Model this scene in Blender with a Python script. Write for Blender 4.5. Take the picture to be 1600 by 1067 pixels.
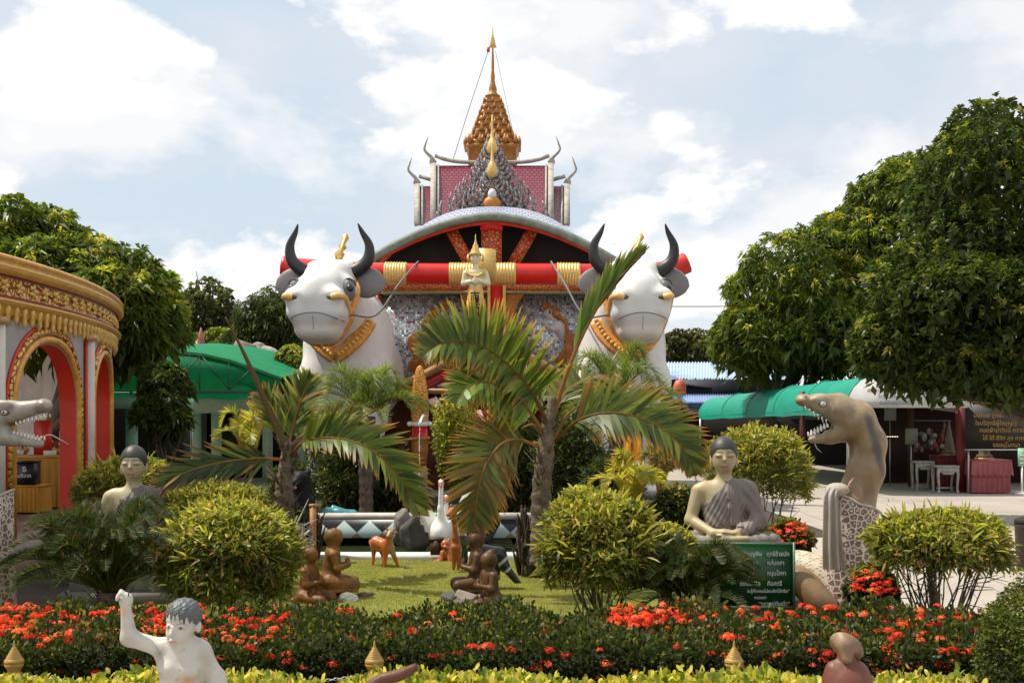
import bpy, math, random
import numpy as np
from mathutils import Vector, Matrix, Euler
for o in list(bpy.data.objects): bpy.data.objects.remove(o)
SC = bpy.context.scene
R = math.radians
# ---------------------------------------------------------------- camera, sky, sun, exposure
CAMZ, FPX, HY = 1.7, 1800.0, 640.0
cam = bpy.data.objects.new('camera', bpy.data.cameras.new('camera')); SC.collection.objects.link(cam)
cam.location = (0, 0, CAMZ); cam.rotation_euler = (R(90), 0, 0)
cam.data.sensor_width = 36; cam.data.lens = 36*FPX/1600; cam.data.shift_y = (HY-533.5)/1600
cam.data.clip_start = .1; cam.data.clip_end = 2000
SC.camera = cam
SC.view_settings.view_transform = 'Standard'; SC.view_settings.look = 'None'
SC.view_settings.exposure = 0.32; SC.view_settings.gamma = 1
SUN_EL, SUN_AZ = 61.0, -78.0      # azimuth measured from +Y (into the picture) towards +X
def sky_world():
    w = bpy.data.worlds.new('World'); SC.world = w; w.use_nodes = True
    nt = w.node_tree; N = nt.nodes; L = nt.links; N.clear()
    out = N.new('ShaderNodeOutputWorld'); bg = N.new('ShaderNodeBackground'); bg.inputs[1].default_value = .80
    sky = N.new('ShaderNodeTexSky'); sky.sky_type = 'NISHITA'; sky.sun_disc = False
    sky.sun_elevation = R(SUN_EL); sky.sun_rotation = R(SUN_AZ); sky.dust_density = 2.5; sky.air_density = 1.0
    bgm = N.new('ShaderNodeVectorMath'); bgm.operation = 'SCALE'; bgm.inputs['Scale'].default_value = 0.10
    L.new(sky.outputs[0], bgm.inputs[0])
    tc = N.new('ShaderNodeTexCoord')
    mp = N.new('ShaderNodeMapping'); mp.inputs['Scale'].default_value = (1, 1, 1.9); mp.inputs['Location'].default_value = (0.35, 0, 0.12)
    L.new(tc.outputs['Generated'], mp.inputs[0])
    def noise(scale, det, rough, dist, loc):
        m = N.new('ShaderNodeMapping'); m.inputs['Location'].default_value = loc; L.new(mp.outputs[0], m.inputs[0])
        n = N.new('ShaderNodeTexNoise'); n.inputs['Scale'].default_value = scale; n.inputs['Detail'].default_value = det
        n.inputs['Roughness'].default_value = rough; n.inputs['Distortion'].default_value = dist; L.new(m.outputs[0], n.inputs[0]); return n.outputs[0]
    def ramp(src, a, b, c0=(0,0,0,1), c1=(1,1,1,1)):
        r = N.new('ShaderNodeValToRGB'); r.color_ramp.elements[0].position = a; r.color_ramp.elements[1].position = b
        r.color_ramp.elements[0].color = c0; r.color_ramp.elements[1].color = c1; L.new(src, r.inputs[0]); return r.outputs[0]
    def mix(f, a, b):
        m = N.new('ShaderNodeMix'); m.data_type = 'RGBA'
        if isinstance(f, float): m.inputs[0].default_value = f
        else: L.new(f, m.inputs[0])
        for s, v in ((6, a), (7, b)):
            if isinstance(v, tuple): m.inputs[s].default_value = v
            else: L.new(v, m.inputs[s])
        return m.outputs[2]
    base = mix(0.84, bgm.outputs[0], (0.73, 0.84, 0.94, 1))
    grey = ramp(noise(2.6, 5, .55, .3, (3.1, 1, 2)), .42, .62)
    c = mix(grey, base, (0.80, 0.83, 0.90, 1))
    c = mix(ramp(noise(3.4, 10, .55, .1, (.3, .2, .1)), .47, .56), c, (0.95, 0.965, 0.985, 1))
    c = mix(ramp(noise(6.0, 10, .52, .05, (5.3, 2.2, 1.1)), .515, .555), c, (1.02, 1.02, 1.02, 1))
    L.new(c, bg.inputs[0]); L.new(bg.outputs[0], out.inputs[0])
sky_world()
sl = bpy.data.lights.new('sun', 'SUN'); sl.energy = 4.4; sl.angle = R(.5); sl.color = (1.0, .93, .80)
so = bpy.data.objects.new('sun', sl); SC.collection.objects.link(so)
_d = Vector((math.sin(R(SUN_AZ))*math.cos(R(SUN_EL)), math.cos(R(SUN_AZ))*math.cos(R(SUN_EL)), math.sin(R(SUN_EL))))
so.rotation_euler = _d.to_track_quat('Z', 'Y').to_euler(); so.location = (-20, 0, 30)

# ---------------------------------------------------------------- helpers
rng = np.random.default_rng(7)
def W(px, py, Y): return np.array([(px-800)/FPX*Y, Y, CAMZ+(HY-py)/FPX*Y])
def U(Y): return Y/FPX                                  # metres per photo pixel at depth Y
def nrm(v): v = np.asarray(v, float); return v/np.maximum(np.linalg.norm(v, axis=-1, keepdims=True), 1e-9)
def frame(t):
    t = nrm(t); up = np.array([0,0,1.]) if abs(t[2]) < .95 else np.array([0,1.,0])
    s = nrm(np.cross(t, up)); return t, s, np.cross(s, t)
def spline(P, n):
    P = np.asarray(P, float); m = len(P)
    if m == 2: return P[0]+(P[1]-P[0])*np.linspace(0, 1, n)[:, None]
    t = np.linspace(0, m-1, n); i = np.clip(t.astype(int), 0, m-2); f = (t-i)[:, None]
    g = lambda k: P[np.clip(k, 0, m-1)]
    p0 = np.where((i == 0)[:, None], 2*g(i)-g(i+1), g(i-1)); p1 = g(i); p2 = g(i+1)
    p3 = np.where((i == m-2)[:, None], 2*g(i+1)-g(i), g(i+2))
    return .5*(2*p1+(p2-p0)*f+(2*p0-5*p1+4*p2-p3)*f**2+(3*p1-p0-3*p2+p3)*f**3)
class G:
    """mesh accumulator: vertices, faces of any size and one colour per vertex"""
    def __init__(s): s.v = []; s.f = {}; s.c = []; s.n = 0
    def add(s, V, *faces, col=(1, 1, 1)):
        V = np.asarray(V, float).reshape(-1, 3)
        for F in faces:
            F = np.asarray(F, np.int64)
            if F.size: s.f.setdefault(F.shape[1], []).append(F+s.n)
        c = np.asarray(col, float)
        if c.ndim == 1: c = np.tile(c, (len(V), 1))
        s.v.append(V); s.c.append(c); s.n += len(V); return s
    def box(s, c, size, rz=0, col=(1, 1, 1), M=None):
        x, y, z = np.asarray(size)/2.
        V = np.array([[i*x, j*y, k*z] for k in (-1, 1) for j in (-1, 1) for i in (-1, 1)])
        if M is not None: V = V@np.asarray(M).T
        elif rz: a, b = math.cos(rz), math.sin(rz); V = V@np.array([[a, -b, 0], [b, a, 0], [0, 0, 1]]).T
        return s.add(V+np.asarray(c), [[0,2,3,1],[4,5,7,6],[0,1,5,4],[1,3,7,5],[3,2,6,7],[2,0,4,6]], col=col)
    def beam(s, a, b, w, h, up=(0, 0, 1), col=(1, 1, 1)):
        a = np.asarray(a, float); b = np.asarray(b, float); t = nrm(b-a); sd = nrm(np.cross(t, up)); u = np.cross(sd, t)
        return s.box((a+b)/2, (np.linalg.norm(b-a), w, h), M=np.stack([t, sd, u], 1), col=col)
    def tube(s, P, r, n=8, k=None, flat=1., upv=None, caps=True, col=(1, 1, 1)):
        P = np.asarray(P, float); P = spline(P, k) if k else P
        r = np.asarray(r, float); m = len(P)
        if r.ndim == 0: r = np.full(m, float(r))
        elif len(r) != m: r = np.interp(np.linspace(0, 1, m), np.linspace(0, 1, len(r)), r)
        T = nrm(np.gradient(P, axis=0)); t, sd, u = frame(T[0])
        if upv is not None: sd = nrm(np.cross(T[0], upv))
        S = []; UU = []
        for i in range(m):
            sd = nrm(sd-T[i]*np.dot(sd, T[i])); S.append(sd); UU.append(np.cross(sd, T[i]))
        S = np.array(S); UU = np.array(UU); a = np.arange(n)*2*math.pi/n
        V = P[:, None]+r[:, None, None]*(np.cos(a)[None, :, None]*S[:, None]+flat*np.sin(a)[None, :, None]*UU[:, None])
        i = np.arange(m-1)[:, None]*n; j = np.arange(n)[None]; q = (j+1) % n
        F = np.stack([i+j, i+q, i+n+q, i+n+j], -1).reshape(-1, 4)
        fs = [F]
        if caps: fs += [np.arange(n)[None, ::-1], (m-1)*n+np.arange(n)[None]]
        cc = np.asarray(col, float)
        if cc.ndim == 2: cc = np.repeat(cc, n, axis=0)
        return s.add(V.reshape(-1, 3), *fs, col=cc)
    def lathe(s, prof, c=(0, 0, 0), n=24, col=(1, 1, 1), sq=(1, 1), gear=None):
        prof = np.asarray(prof, float); m = len(prof); a = np.arange(n)*2*math.pi/n
        g = np.ones(n) if gear is None else gear(a)
        V = np.stack([prof[:, :1]*np.cos(a)*g*sq[0], prof[:, :1]*np.sin(a)*g*sq[1], np.repeat(prof[:, 1:2], n, 1)], -1)
        i = np.arange(m-1)[:, None]*n; j = np.arange(n)[None]; q = (j+1) % n
        F = np.stack([i+j, i+q, i+n+q, i+n+j], -1).reshape(-1, 4)
        return s.add(V.reshape(-1, 3)+np.asarray(c), F, np.arange(n)[None, ::-1], (m-1)*n+np.arange(n)[None], col=col)
    def prism(s, pts, o, ux, uy, th, col=(1, 1, 1)):
        """outline in the plane (ux,uy) from o, given thickness th along ux x uy"""
        pts = np.asarray(pts, float); ux = np.asarray(ux, float); uy = np.asarray(uy, float); w = nrm(np.cross(ux, uy))*th
        A = np.asarray(o)+pts[:, :1]*ux+pts[:, 1:2]*uy; n = len(pts); j = np.arange(n); q = (j+1) % n
        ar = np.sum(pts[:, 0]*pts[q, 1]-pts[q, 0]*pts[:, 1])
        F1 = j[None, ::-1]; F2 = (n+j)[None]; F3 = np.stack([j, q, q+n, j+n], 1)
        if ar < 0: F1 = F1[:, ::-1]; F2 = F2[:, ::-1]; F3 = F3[:, ::-1]
        return s.add(np.vstack([A, A+w]), F1, F2, F3, col=col)
    def ball(s, c, r, n=12, m=8, col=(1, 1, 1), M=None):
        r = np.ones(3)*np.asarray(r); t = np.linspace(0.001, math.pi-.001, m); a = np.arange(n)*2*math.pi/n
        V = np.stack([np.sin(t)[:, None]*np.cos(a), np.sin(t)[:, None]*np.sin(a), np.repeat(-np.cos(t)[:, None], n, 1)], -1).reshape(-1, 3)*r
        if M is not None: V = V@np.asarray(M).T
        i = np.arange(m-1)[:, None]*n; j = np.arange(n)[None]; q = (j+1) % n
        F = np.stack([i+j, i+q, i+n+q, i+n+j], -1).reshape(-1, 4)
        return s.add(V+np.asarray(c), F, np.arange(n)[None, ::-1], (m-1)*n+np.arange(n)[None], col=col)
    def grid(s, P, col=(1, 1, 1)):
        """surface through an (a,b,3) array of points"""
        P = np.asarray(P, float); a, b = P.shape[:2]; i = np.arange(a-1)[:, None]*b; j = np.arange(b-1)[None]
        c = np.asarray(col, float)
        if c.ndim == 3: c = c.reshape(-1, 3)
        return s.add(P.reshape(-1, 3), np.stack([i+j, i+j+1, i+b+j+1, i+b+j], -1).reshape(-1, 4), col=c)
    def slab(s, P, th, col=(1, 1, 1)):
        """grid surface given real thickness (th = offset vector)"""
        P = np.asarray(P, float); a, b = P.shape[:2]; Q = P+np.asarray(th)
        s.grid(P, col); s.grid(Q[:, ::-1], col if np.ndim(col) == 1 else np.asarray(col)[:, ::-1])
        for e in ((P[0], Q[0]), (Q[-1], P[-1]), (Q[:, 0], P[:, 0]), (P[:, -1], Q[:, -1])):
            s.grid(np.stack(e, 0), (1, 1, 1) if np.ndim(col) > 1 else col)
        return s
    def build(s, name, m, parent=None, smooth=True, loc=None, rz=0, **tags):
        V = np.vstack(s.v) if s.v else np.zeros((0, 3)); C = np.vstack(s.c)
        me = bpy.data.meshes.new(name); me.vertices.add(len(V)); me.vertices.foreach_set('co', V.astype(np.float32).ravel())
        lo, st, nf, p = [], [], 0, 0
        for k, L in s.f.items():
            F = np.vstack(L); lo.append(F.ravel()); st.append(p+np.arange(len(F))*k); p += F.size; nf += len(F)
        if nf:
            lo = np.concatenate(lo); st = np.concatenate(st)
            me.loops.add(len(lo)); me.loops.foreach_set('vertex_index', lo.astype(np.int32))
            me.polygons.add(nf); me.polygons.foreach_set('loop_start', st.astype(np.int32))
            if smooth: me.polygons.foreach_set('use_smooth', np.ones(nf, bool))
        me.update(calc_edges=True)
        a = me.color_attributes.new('Col', 'FLOAT_COLOR', 'POINT')
        a.data.foreach_set('color', np.hstack([C, np.ones((len(C), 1))]).astype(np.float32).ravel())
        me.materials.append(m)
        if smooth == 'auto': me.set_sharp_from_angle(angle=R(38))
        o = bpy.data.objects.new(name, me); SC.collection.objects.link(o)
        if loc is not None: o.location = loc
        o.rotation_euler.z = rz
        if parent is not None: o.parent = parent
        for k, v in tags.items(): o[k] = v
        return o
def thing(name, label, cat, loc=(0, 0, 0), rz=0, group=None, scale=None):
    o = bpy.data.objects.new(name, None); SC.collection.objects.link(o); o.location = loc; o.rotation_euler.z = rz
    if scale is not None: o.scale = scale if hasattr(scale, '__len__') else (scale,)*3
    o['label'] = label; o['category'] = cat
    if group: o['group'] = group
    return o
def tag(o, label, cat, group=None):
    o['label'] = label; o['category'] = cat
    if group: o['group'] = group
    return o
def dup(o, parent=None, loc=None, rz=None, label=None, scale=None):
    c = o.copy(); SC.collection.objects.link(c); c.parent = parent
    if loc is not None: c.location = loc
    if rz is not None: c.rotation_euler.z = rz
    if label: c['label'] = label
    if scale is not None: c.scale = (scale,)*3 if not hasattr(scale, '__len__') else scale
    for ch in [x for x in SC.objects if x.parent == o]: dup(ch, c)
    return c

# ---------------------------------------------------------------- materials
MATS = {}
def lin(c):
    c = np.asarray(c, float)/255.; return tuple(np.where(c <= .04045, c/12.92, ((c+.055)/1.055)**2.4))
def mat(name, col=(.5, .5, .5), rough=.6, metal=0., var=.15, vscale=6., bump=0., bscale=30., attr=False, spec=.5,
        col2=None, c2scale=2.5, c2amt=.5, trans=0., tcol=None, emit=None, alpha=None, coat=0., sheen=0.):
    """procedural paint: base colour (or the vertex colour), broken up by two noises, with optional second colour, bump and translucency"""
    m = bpy.data.materials.new(name); m.use_nodes = True; nt = m.node_tree; N = nt.nodes; L = nt.links; N.clear(); MATS[name] = m
    out = N.new('ShaderNodeOutputMaterial'); b = N.new('ShaderNodeBsdfPrincipled')
    tc = N.new('ShaderNodeTexCoord'); obj = tc.outputs['Object']
    def noise(sc, det=5, ro=.6):
        n = N.new('ShaderNodeTexNoise'); n.inputs['Scale'].default_value = sc; n.inputs['Detail'].default_value = det; n.inputs['Roughness'].default_value = ro
        L.new(obj, n.inputs[0]); return n.outputs[0]
    def mrange(src, a, b_, c, d):
        n = N.new('ShaderNodeMapRange'); L.new(src, n.inputs[0])
        for i, v in enumerate((a, b_, c, d)): n.inputs[i+1].default_value = v
        return n.outputs[0]
    def mixc(f, a, b_, mode='MIX'):
        x = N.new('ShaderNodeMix'); x.data_type = 'RGBA'; x.blend_type = mode
        if isinstance(f, float): x.inputs[0].default_value = f
        else: L.new(f, x.inputs[0])
        for s_, v in ((6, a), (7, b_)):
            if isinstance(v, tuple): x.inputs[s_].default_value = v[:3]+(1,)
            else: L.new(v, x.inputs[s_])
        return x.outputs[2]
    c = tuple(col)
    if attr:
        a = N.new('ShaderNodeAttribute'); a.attribute_name = 'Col'; c = a.outputs['Color']
    if col2 is not None: c = mixc(mrange(noise(c2scale, 8, .65), .5-.18*(1-.5*c2amt)+.04, .66, 0, c2amt), c, tuple(col2))
    if var:
        v = N.new('ShaderNodeCombineColor'); r_ = mrange(noise(vscale), .3, .7, 1-var, 1+var*.5)
        for i in range(3): L.new(r_, v.inputs[i])
        c = mixc(1.0, c, v.outputs[0], 'MULTIPLY')
    if isinstance(c, tuple): b.inputs['Base Color'].default_value = c+(1,)
    else: L.new(c, b.inputs['Base Color'])
    b.inputs['Roughness'].default_value = rough; b.inputs['Metallic'].default_value = metal
    b.inputs['Specular IOR Level'].default_value = spec; b.inputs['Coat Weight'].default_value = coat
    if emit: b.inputs['Emission Color'].default_value = tuple(emit[:3])+(1,); b.inputs['Emission Strength'].default_value = emit[3]
    if bump:
        bp = N.new('ShaderNodeBump'); bp.inputs['Strength'].default_value = 1; bp.inputs['Distance'].default_value = bump
        L.new(noise(bscale, 4, .6), bp.inputs['Height']); L.new(bp.outputs[0], b.inputs['Normal'])
    sh = b.outputs[0]
    if trans:
        t = N.new('ShaderNodeBsdfTranslucent'); tcc = mixc(.55, c, tuple(tcol or (1, 1, .1)), 'MULTIPLY') if not isinstance(c, tuple) else c
        if isinstance(tcc, tuple): t.inputs[0].default_value = tcc+(1,)
        else:
            g = N.new('ShaderNodeVectorMath'); g.operation = 'SCALE'; g.inputs['Scale'].default_value = 1.9; L.new(tcc, g.inputs[0]); L.new(g.outputs[0], t.inputs[0])
        mx = N.new('ShaderNodeMixShader'); mx.inputs[0].default_value = trans; L.new(sh, mx.inputs[1]); L.new(t.outputs[0], mx.inputs[2]); sh = mx.outputs[0]
    if alpha is not None:
        tr = N.new('ShaderNodeBsdfTransparent'); mx = N.new('ShaderNodeMixShader'); mx.inputs[0].default_value = alpha
        L.new(tr.outputs[0], mx.inputs[1]); L.new(sh, mx.inputs[2]); sh = mx.outputs[0]
    L.new(sh, out.inputs[0]); return m
M_leaf = mat('leaf_paint', attr=True, rough=.42, var=0, spec=.32, trans=.42, tcol=(1, 1, .25))
M_leaf_soft = mat('leaf_matte', attr=True, rough=.6, var=0, spec=.25, trans=.3, tcol=(1, 1, .3))
M_petal = mat('petal', attr=True, rough=.6, var=0, spec=.2, trans=.3, tcol=(1, .6, .5))
M_bark = mat('bark', (.16, .12, .085), .9, var=.5, vscale=14, bump=.01, bscale=40, col2=(.07, .055, .04))
M_paint = mat('painted_plaster', attr=True, rough=.5, var=.12, vscale=9, bump=.002, bscale=60)
M_attr_gloss = mat('gloss_paint', attr=True, rough=.28, var=.08, vscale=7)
M_white = mat('white_plaster', (.78, .77, .77), .55, var=.10, vscale=2.2, bump=.004, bscale=25, col2=(.60, .59, .56), c2amt=.35)
M_gold = mat('gold_paint', (.42, .18, .035), .45, .15, var=.35, vscale=9, bump=.01, bscale=22, col2=(.28, .11, .02), c2scale=14, c2amt=.6)
M_goldb = mat('gold_leaf', (.74, .48, .15), .35, .25, var=.25, vscale=20, bump=.006, bscale=50)
M_red = mat('red_enamel', (.60, .012, .008), .35, var=.15, vscale=3, spec=.5)
M_dark = mat('dark_void', (.012, .009, .008), .8, var=.3)  # near-black; on interior back walls it stands in for deep shade
M_rope = mat('grey_rope', (.16, .15, .15), .8)
M_steel = mat('steel', (.45, .46, .47), .35, .8)
M_rock = mat('rock', attr=True, rough=.9, var=.4, vscale=5, bump=.03, bscale=9)

# ---------------------------------------------------------------- signed-distance sculpting
def rotm(e): return np.array(Euler([R(a) for a in e]).to_matrix())
def seg(P, a, b, r1, r2):
    a = np.asarray(a, np.float32); b = np.asarray(b, np.float32); ba = b-a; h = np.clip(((P-a)@ba)/max(ba@ba, 1e-9), 0, 1)
    return np.linalg.norm(P-a-h[:, None]*ba, axis=1)-(r1+(r2-r1)*h)
def ell(P, c, r, e=None):
    q = P-np.asarray(c, np.float32)
    if e is not None: q = q@rotm(e).astype(np.float32)
    r = np.asarray(r, np.float32); k0 = np.linalg.norm(q/r, axis=1); k1 = np.linalg.norm(q/(r*r), axis=1)
    return k0*(k0-1)/np.maximum(k1, 1e-6)
def rbox(P, c, h, r=.02, e=None):
    q = P-np.asarray(c, np.float32)
    if e is not None: q = q@rotm(e).astype(np.float32)
    q = np.abs(q)-(np.asarray(h, np.float32)-r); return np.linalg.norm(np.maximum(q, 0), axis=1)+np.minimum(q.max(1), 0)-r
def smin(a, b, k):
    if k <= 0: return np.minimum(a, b)
    h = np.maximum(k-np.abs(a-b), 0)/k; return np.minimum(a, b)-h*h*k*.25
def field(prims):
    """list of ('c',a,b,r1,r2[,k]) / ('e',c,r[,k[,euler]]) / ('b',c,half[,k[,round[,euler]]]); a leading '-' subtracts; ('m',...) mirrors in x"""
    def f(P):
        P = np.asarray(P, np.float32); d = None
        for p in prims:
            op = p[0]; neg = op[0] == '-'; op = op.lstrip('-'); mir = op.endswith('m'); t = op[0]
            Q = P
            if mir: Q = P*np.array([1, 1, 1], np.float32); Q[:, 0] = np.abs(Q[:, 0])
            k = .03
            if t == 'c': v = seg(Q, *p[1:5]); k = p[5] if len(p) > 5 else k
            elif t == 'e': v = ell(Q, p[1], p[2], p[4] if len(p) > 4 else None); k = p[3] if len(p) > 3 else k
            elif t == 'f': v = p[1](Q); k = p[2] if len(p) > 2 else k
            else: v = rbox(Q, p[1], p[2], p[4] if len(p) > 4 else .02, p[5] if len(p) > 5 else None); k = p[3] if len(p) > 3 else k
            d = v if d is None else (-smin(-d, v, k) if neg else smin(d, v, k))
        return d
    return f
def nets(f, lo, hi, h, B=6):
    """surface nets on a sparse grid -> vertices, quads"""
    lo = np.asarray(lo, float); n = np.ceil((np.asarray(hi)-lo)/h/B).astype(int)*B+1
    nb = (n-1)//B
    cb = np.stack(np.meshgrid(*[lo[i]+(np.arange(nb[i])+.5)*B*h for i in range(3)], indexing='ij'), -1)
    dc = f(cb.reshape(-1, 3)).reshape(nb); near = np.abs(dc) < B*h*1.55
    m = np.zeros(n, bool); D = np.ones(n, np.float32)
    big = np.repeat(np.repeat(np.repeat(near, B, 0), B, 1), B, 2); sg = np.repeat(np.repeat(np.repeat(dc, B, 0), B, 1), B, 2)
    D[:-1, :-1, :-1] = np.where(sg > 0, 1, -1)
    for a in (0, 1):
        for b in (0, 1):
            for c in (0, 1): m[a:n[0]-1+a, b:n[1]-1+b, c:n[2]-1+c] |= big
    I = np.argwhere(m); D[m] = f(lo+I*h)
    s = D < 0
    C = np.zeros(n-1, int); X = np.zeros(tuple(n-1)+(3,), np.float32); K = np.zeros(n-1, np.float32)
    cor = [(a, b, c) for a in (0, 1) for b in (0, 1) for c in (0, 1)]
    sl = lambda q: tuple(slice(q[i], n[i]-1+q[i]) for i in range(3))
    for q in cor:
        for ax in range(3):
            if q[ax]: continue
            q2 = list(q); q2[ax] = 1
            d0, d1 = D[sl(q)], D[sl(q2)]; x = (d0 < 0) != (d1 < 0)
            t = np.where(x, d0/np.where(x, d0-d1, 1), 0)
            for i in range(3): X[..., i] += np.where(x, (t if i == ax else q[i]), 0)
            K += x
    act = K > 0; idx = -np.ones(n-1, int); idx[act] = np.arange(act.sum())
    V = lo+(np.argwhere(act)+X[act]/K[act][:, None])*h
    Q = []
    for ax in range(3):
        u, v = (ax+1) % 3, (ax+2) % 3
        a = [slice(None)]*3; a[ax] = slice(0, -1); b = [slice(None)]*3; b[ax] = slice(1, None)
        s0, s1 = s[tuple(a)], s[tuple(b)]; E = np.argwhere(s0 != s1)
        E = E[(E[:, u] > 0) & (E[:, v] > 0) & (E[:, u] < n[u]-1) & (E[:, v] < n[v]-1)]
        if not len(E): continue
        eu = np.zeros(3, int); eu[u] = 1; ev = np.zeros(3, int); ev[v] = 1
        g = lambda e: idx[e[:, 0], e[:, 1], e[:, 2]]
        q = np.stack([g(E-eu-ev), g(E-ev), g(E), g(E-eu)], 1)
        fl = s1[E[:, 0], E[:, 1], E[:, 2]]; q[fl] = q[fl][:, ::-1]; Q.append(q[(q >= 0).all(1)])
    return V, np.vstack(Q)
def sculpt(g, f, lo, hi, h, color=(1, 1, 1), xf=None):
    V, Q = nets(f, lo, hi, h)
    c = color(V) if callable(color) else color
    if xf is not None: V = xf(V)
    g.add(V, Q, col=c); return g
def blend(c, mask, col):
    m = np.clip(mask, 0, 1)[:, None]; return c*(1-m)+np.asarray(col)*m
# ---------------------------------------------------------------- foliage helpers
def rdir(n): return nrm(rng.normal(size=(n, 3)))
def leafs(g, P, D, L, Wd, col, Nn=None, droop=.25, k=2, fold=.15):
    """one bent blade per row: base P, direction D, length L, width Wd"""
    n = len(P); L = np.broadcast_to(np.asarray(L, float), (n,))[:, None]; Wd = np.broadcast_to(np.asarray(Wd, float), (n,))[:, None]
    D = nrm(D); Nn = rdir(n) if Nn is None else Nn
    S = nrm(np.cross(D, Nn)); Z = np.cross(S, D); dz = np.array([0, 0, -1.])
    col = np.broadcast_to(np.asarray(col, float), (n, 3))*np.array([1.16, 1.0, .8])
    if k == 1:
        M = P+D*L*.45+dz*L*droop*.2; T = P+D*L*(1-droop*.3)+dz*L*droop
        V = np.stack([P, M+S*Wd/2+Z*Wd*fold, T, M-S*Wd/2+Z*Wd*fold], 1); i = np.arange(n)[:, None]*4
        g.add(V.reshape(-1, 3), i+np.array([[0, 1, 2, 3]]), col=np.repeat(col, 4, 0))
    else:
        A = P+D*L*.3+dz*L*droop*.08; B = P+D*L*.7+dz*L*droop*.45; T = P+D*L*(1-droop*.3)+dz*L*droop
        V = np.stack([P, A+S*Wd/2+Z*Wd*fold, A-S*Wd/2+Z*Wd*fold, B+S*Wd*.42+Z*Wd*fold, B-S*Wd*.42+Z*Wd*fold, T], 1); i = np.arange(n)[:, None]*6
        g.add(V.reshape(-1, 3), i+np.array([[0, 1, 2]]), i+np.array([[3, 5, 4]]), i+np.array([[1, 3, 4, 2]]), col=np.repeat(col, 6, 0))
def pick(cols, n, jit=.25):
    cols = np.asarray(cols, float); c = cols[rng.integers(0, len(cols), n)]
    return c*(1+rng.uniform(-jit, jit, (n, 1)))
def clumpy(c, r, n, s, flat=.8, low=-.5):
    """n sub-clumps riding on an envelope ellipsoid"""
    c = np.asarray(c, float); r = np.asarray(r, float); out = [(c, r*.72)]
    while len(out) < n:
        d = rdir(1)[0]
        if d[2] < low: continue
        q = s*rng.uniform(.7, 1.35); out.append((c+d*(r-q*.75)*rng.uniform(.85, 1.02), np.array([q, q, q*flat])))
    return out
def crown(g, cl, nwh, L, Wd, cols, per=10, droop=.45, tops=None, spread=1.0, k=1, inner=.25, clumpcol=.25, up=.15):
    C = np.array([c for c, r in cl]); Rr = np.array([r for c, r in cl]); a = (Rr[:, 0]*Rr[:, 2]); pr = a/a.sum()
    w = rng.choice(len(cl), nwh, p=pr); d = rdir(nwh); d[:, 2] = np.where(d[:, 2] < -.3, -d[:, 2]*.6, d[:, 2]); d = nrm(d)
    rad = rng.uniform(.80, 1.06, nwh); P = C[w]+d*Rr[w]*rad[:, None]; N_ = nrm(d/Rr[w])
    keep = np.ones(nwh, bool)
    for j in range(len(cl)):
        v = np.linalg.norm((P-C[j])/Rr[j], axis=1); keep &= ~((v < .72) & (w != j))
    P, N_, w = P[keep], N_[keep], w[keep]; n = len(P)
    cc = pick(cols, n, .2)*(1+rng.uniform(-clumpcol, clumpcol, len(cl)))[w][:, None]
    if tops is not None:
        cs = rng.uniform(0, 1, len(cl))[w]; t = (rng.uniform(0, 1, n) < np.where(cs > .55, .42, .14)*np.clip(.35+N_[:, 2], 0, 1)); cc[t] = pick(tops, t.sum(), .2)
    Pn = np.repeat(P, per, 0); D = nrm(np.repeat(N_, per, 0)*.55+rdir(n*per)*spread+np.array([0, 0, up]))
    leafs(g, Pn, D, L*rng.uniform(.65, 1.2, n*per), Wd*rng.uniform(.8, 1.2, n*per), np.repeat(cc, per, 0)*rng.uniform(.8, 1.2, (n*per, 1)), droop=droop, k=k)
    m = int(n*per*inner)
    if m:
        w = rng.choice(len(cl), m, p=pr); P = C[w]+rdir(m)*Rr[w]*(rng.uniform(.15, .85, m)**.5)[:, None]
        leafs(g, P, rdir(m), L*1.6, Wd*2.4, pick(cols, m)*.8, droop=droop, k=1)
def limbs(g, base, cl, r0, n=10, fork=.35, wob=.15):
    base = np.asarray(base, float); C = np.array([c for c, r in cl]); ctr = C.mean(0)
    f = base+(ctr-base)*fork+np.array([rng.uniform(-.1, .1), 0, 0])
    g.tube([base, base+(f-base)*.5+rng.normal(0, .04, 3), f], [r0*1.3, r0, r0*.8], 10, k=8)
    for j in rng.choice(len(cl), min(n, len(cl)), replace=False):
        e = C[j]; m = (f+e)/2+rng.normal(0, wob, 3)+np.array([0, 0, -.1]); g.tube([f, m, e], [r0*.55, r0*.3, r0*.1], 7, k=8)
        for _ in range(3): g.tube([m, e+rng.normal(0, .4, 3)*cl[j][1][0]], [r0*.22, r0*.05], 5, k=4)
def tree(name, label, env, base, r0, nwh, L, Wd, cols, tops=None, group=None, nc=26, cs=.8, per=10, droop=.45, low=-.5, extra=(), **kw):
    cl = []
    for (c, r) in env: cl += clumpy(c, r, nc, cs, low=low)
    cl += [(np.asarray(c, float), np.asarray(r, float)) for c, r in extra]
    o = thing(name, label, 'tree', base, group=group); b = np.asarray(base, float); cl = [(c-b, r) for c, r in cl]
    g = G(); limbs(g, (0, 0, 0), cl, r0); g.build('trunk', M_bark, o)
    g = G(); crown(g, cl, nwh, L, Wd, cols, per, droop, tops, **kw); g.build('crown', M_leaf, o, smooth=False); return o
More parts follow.
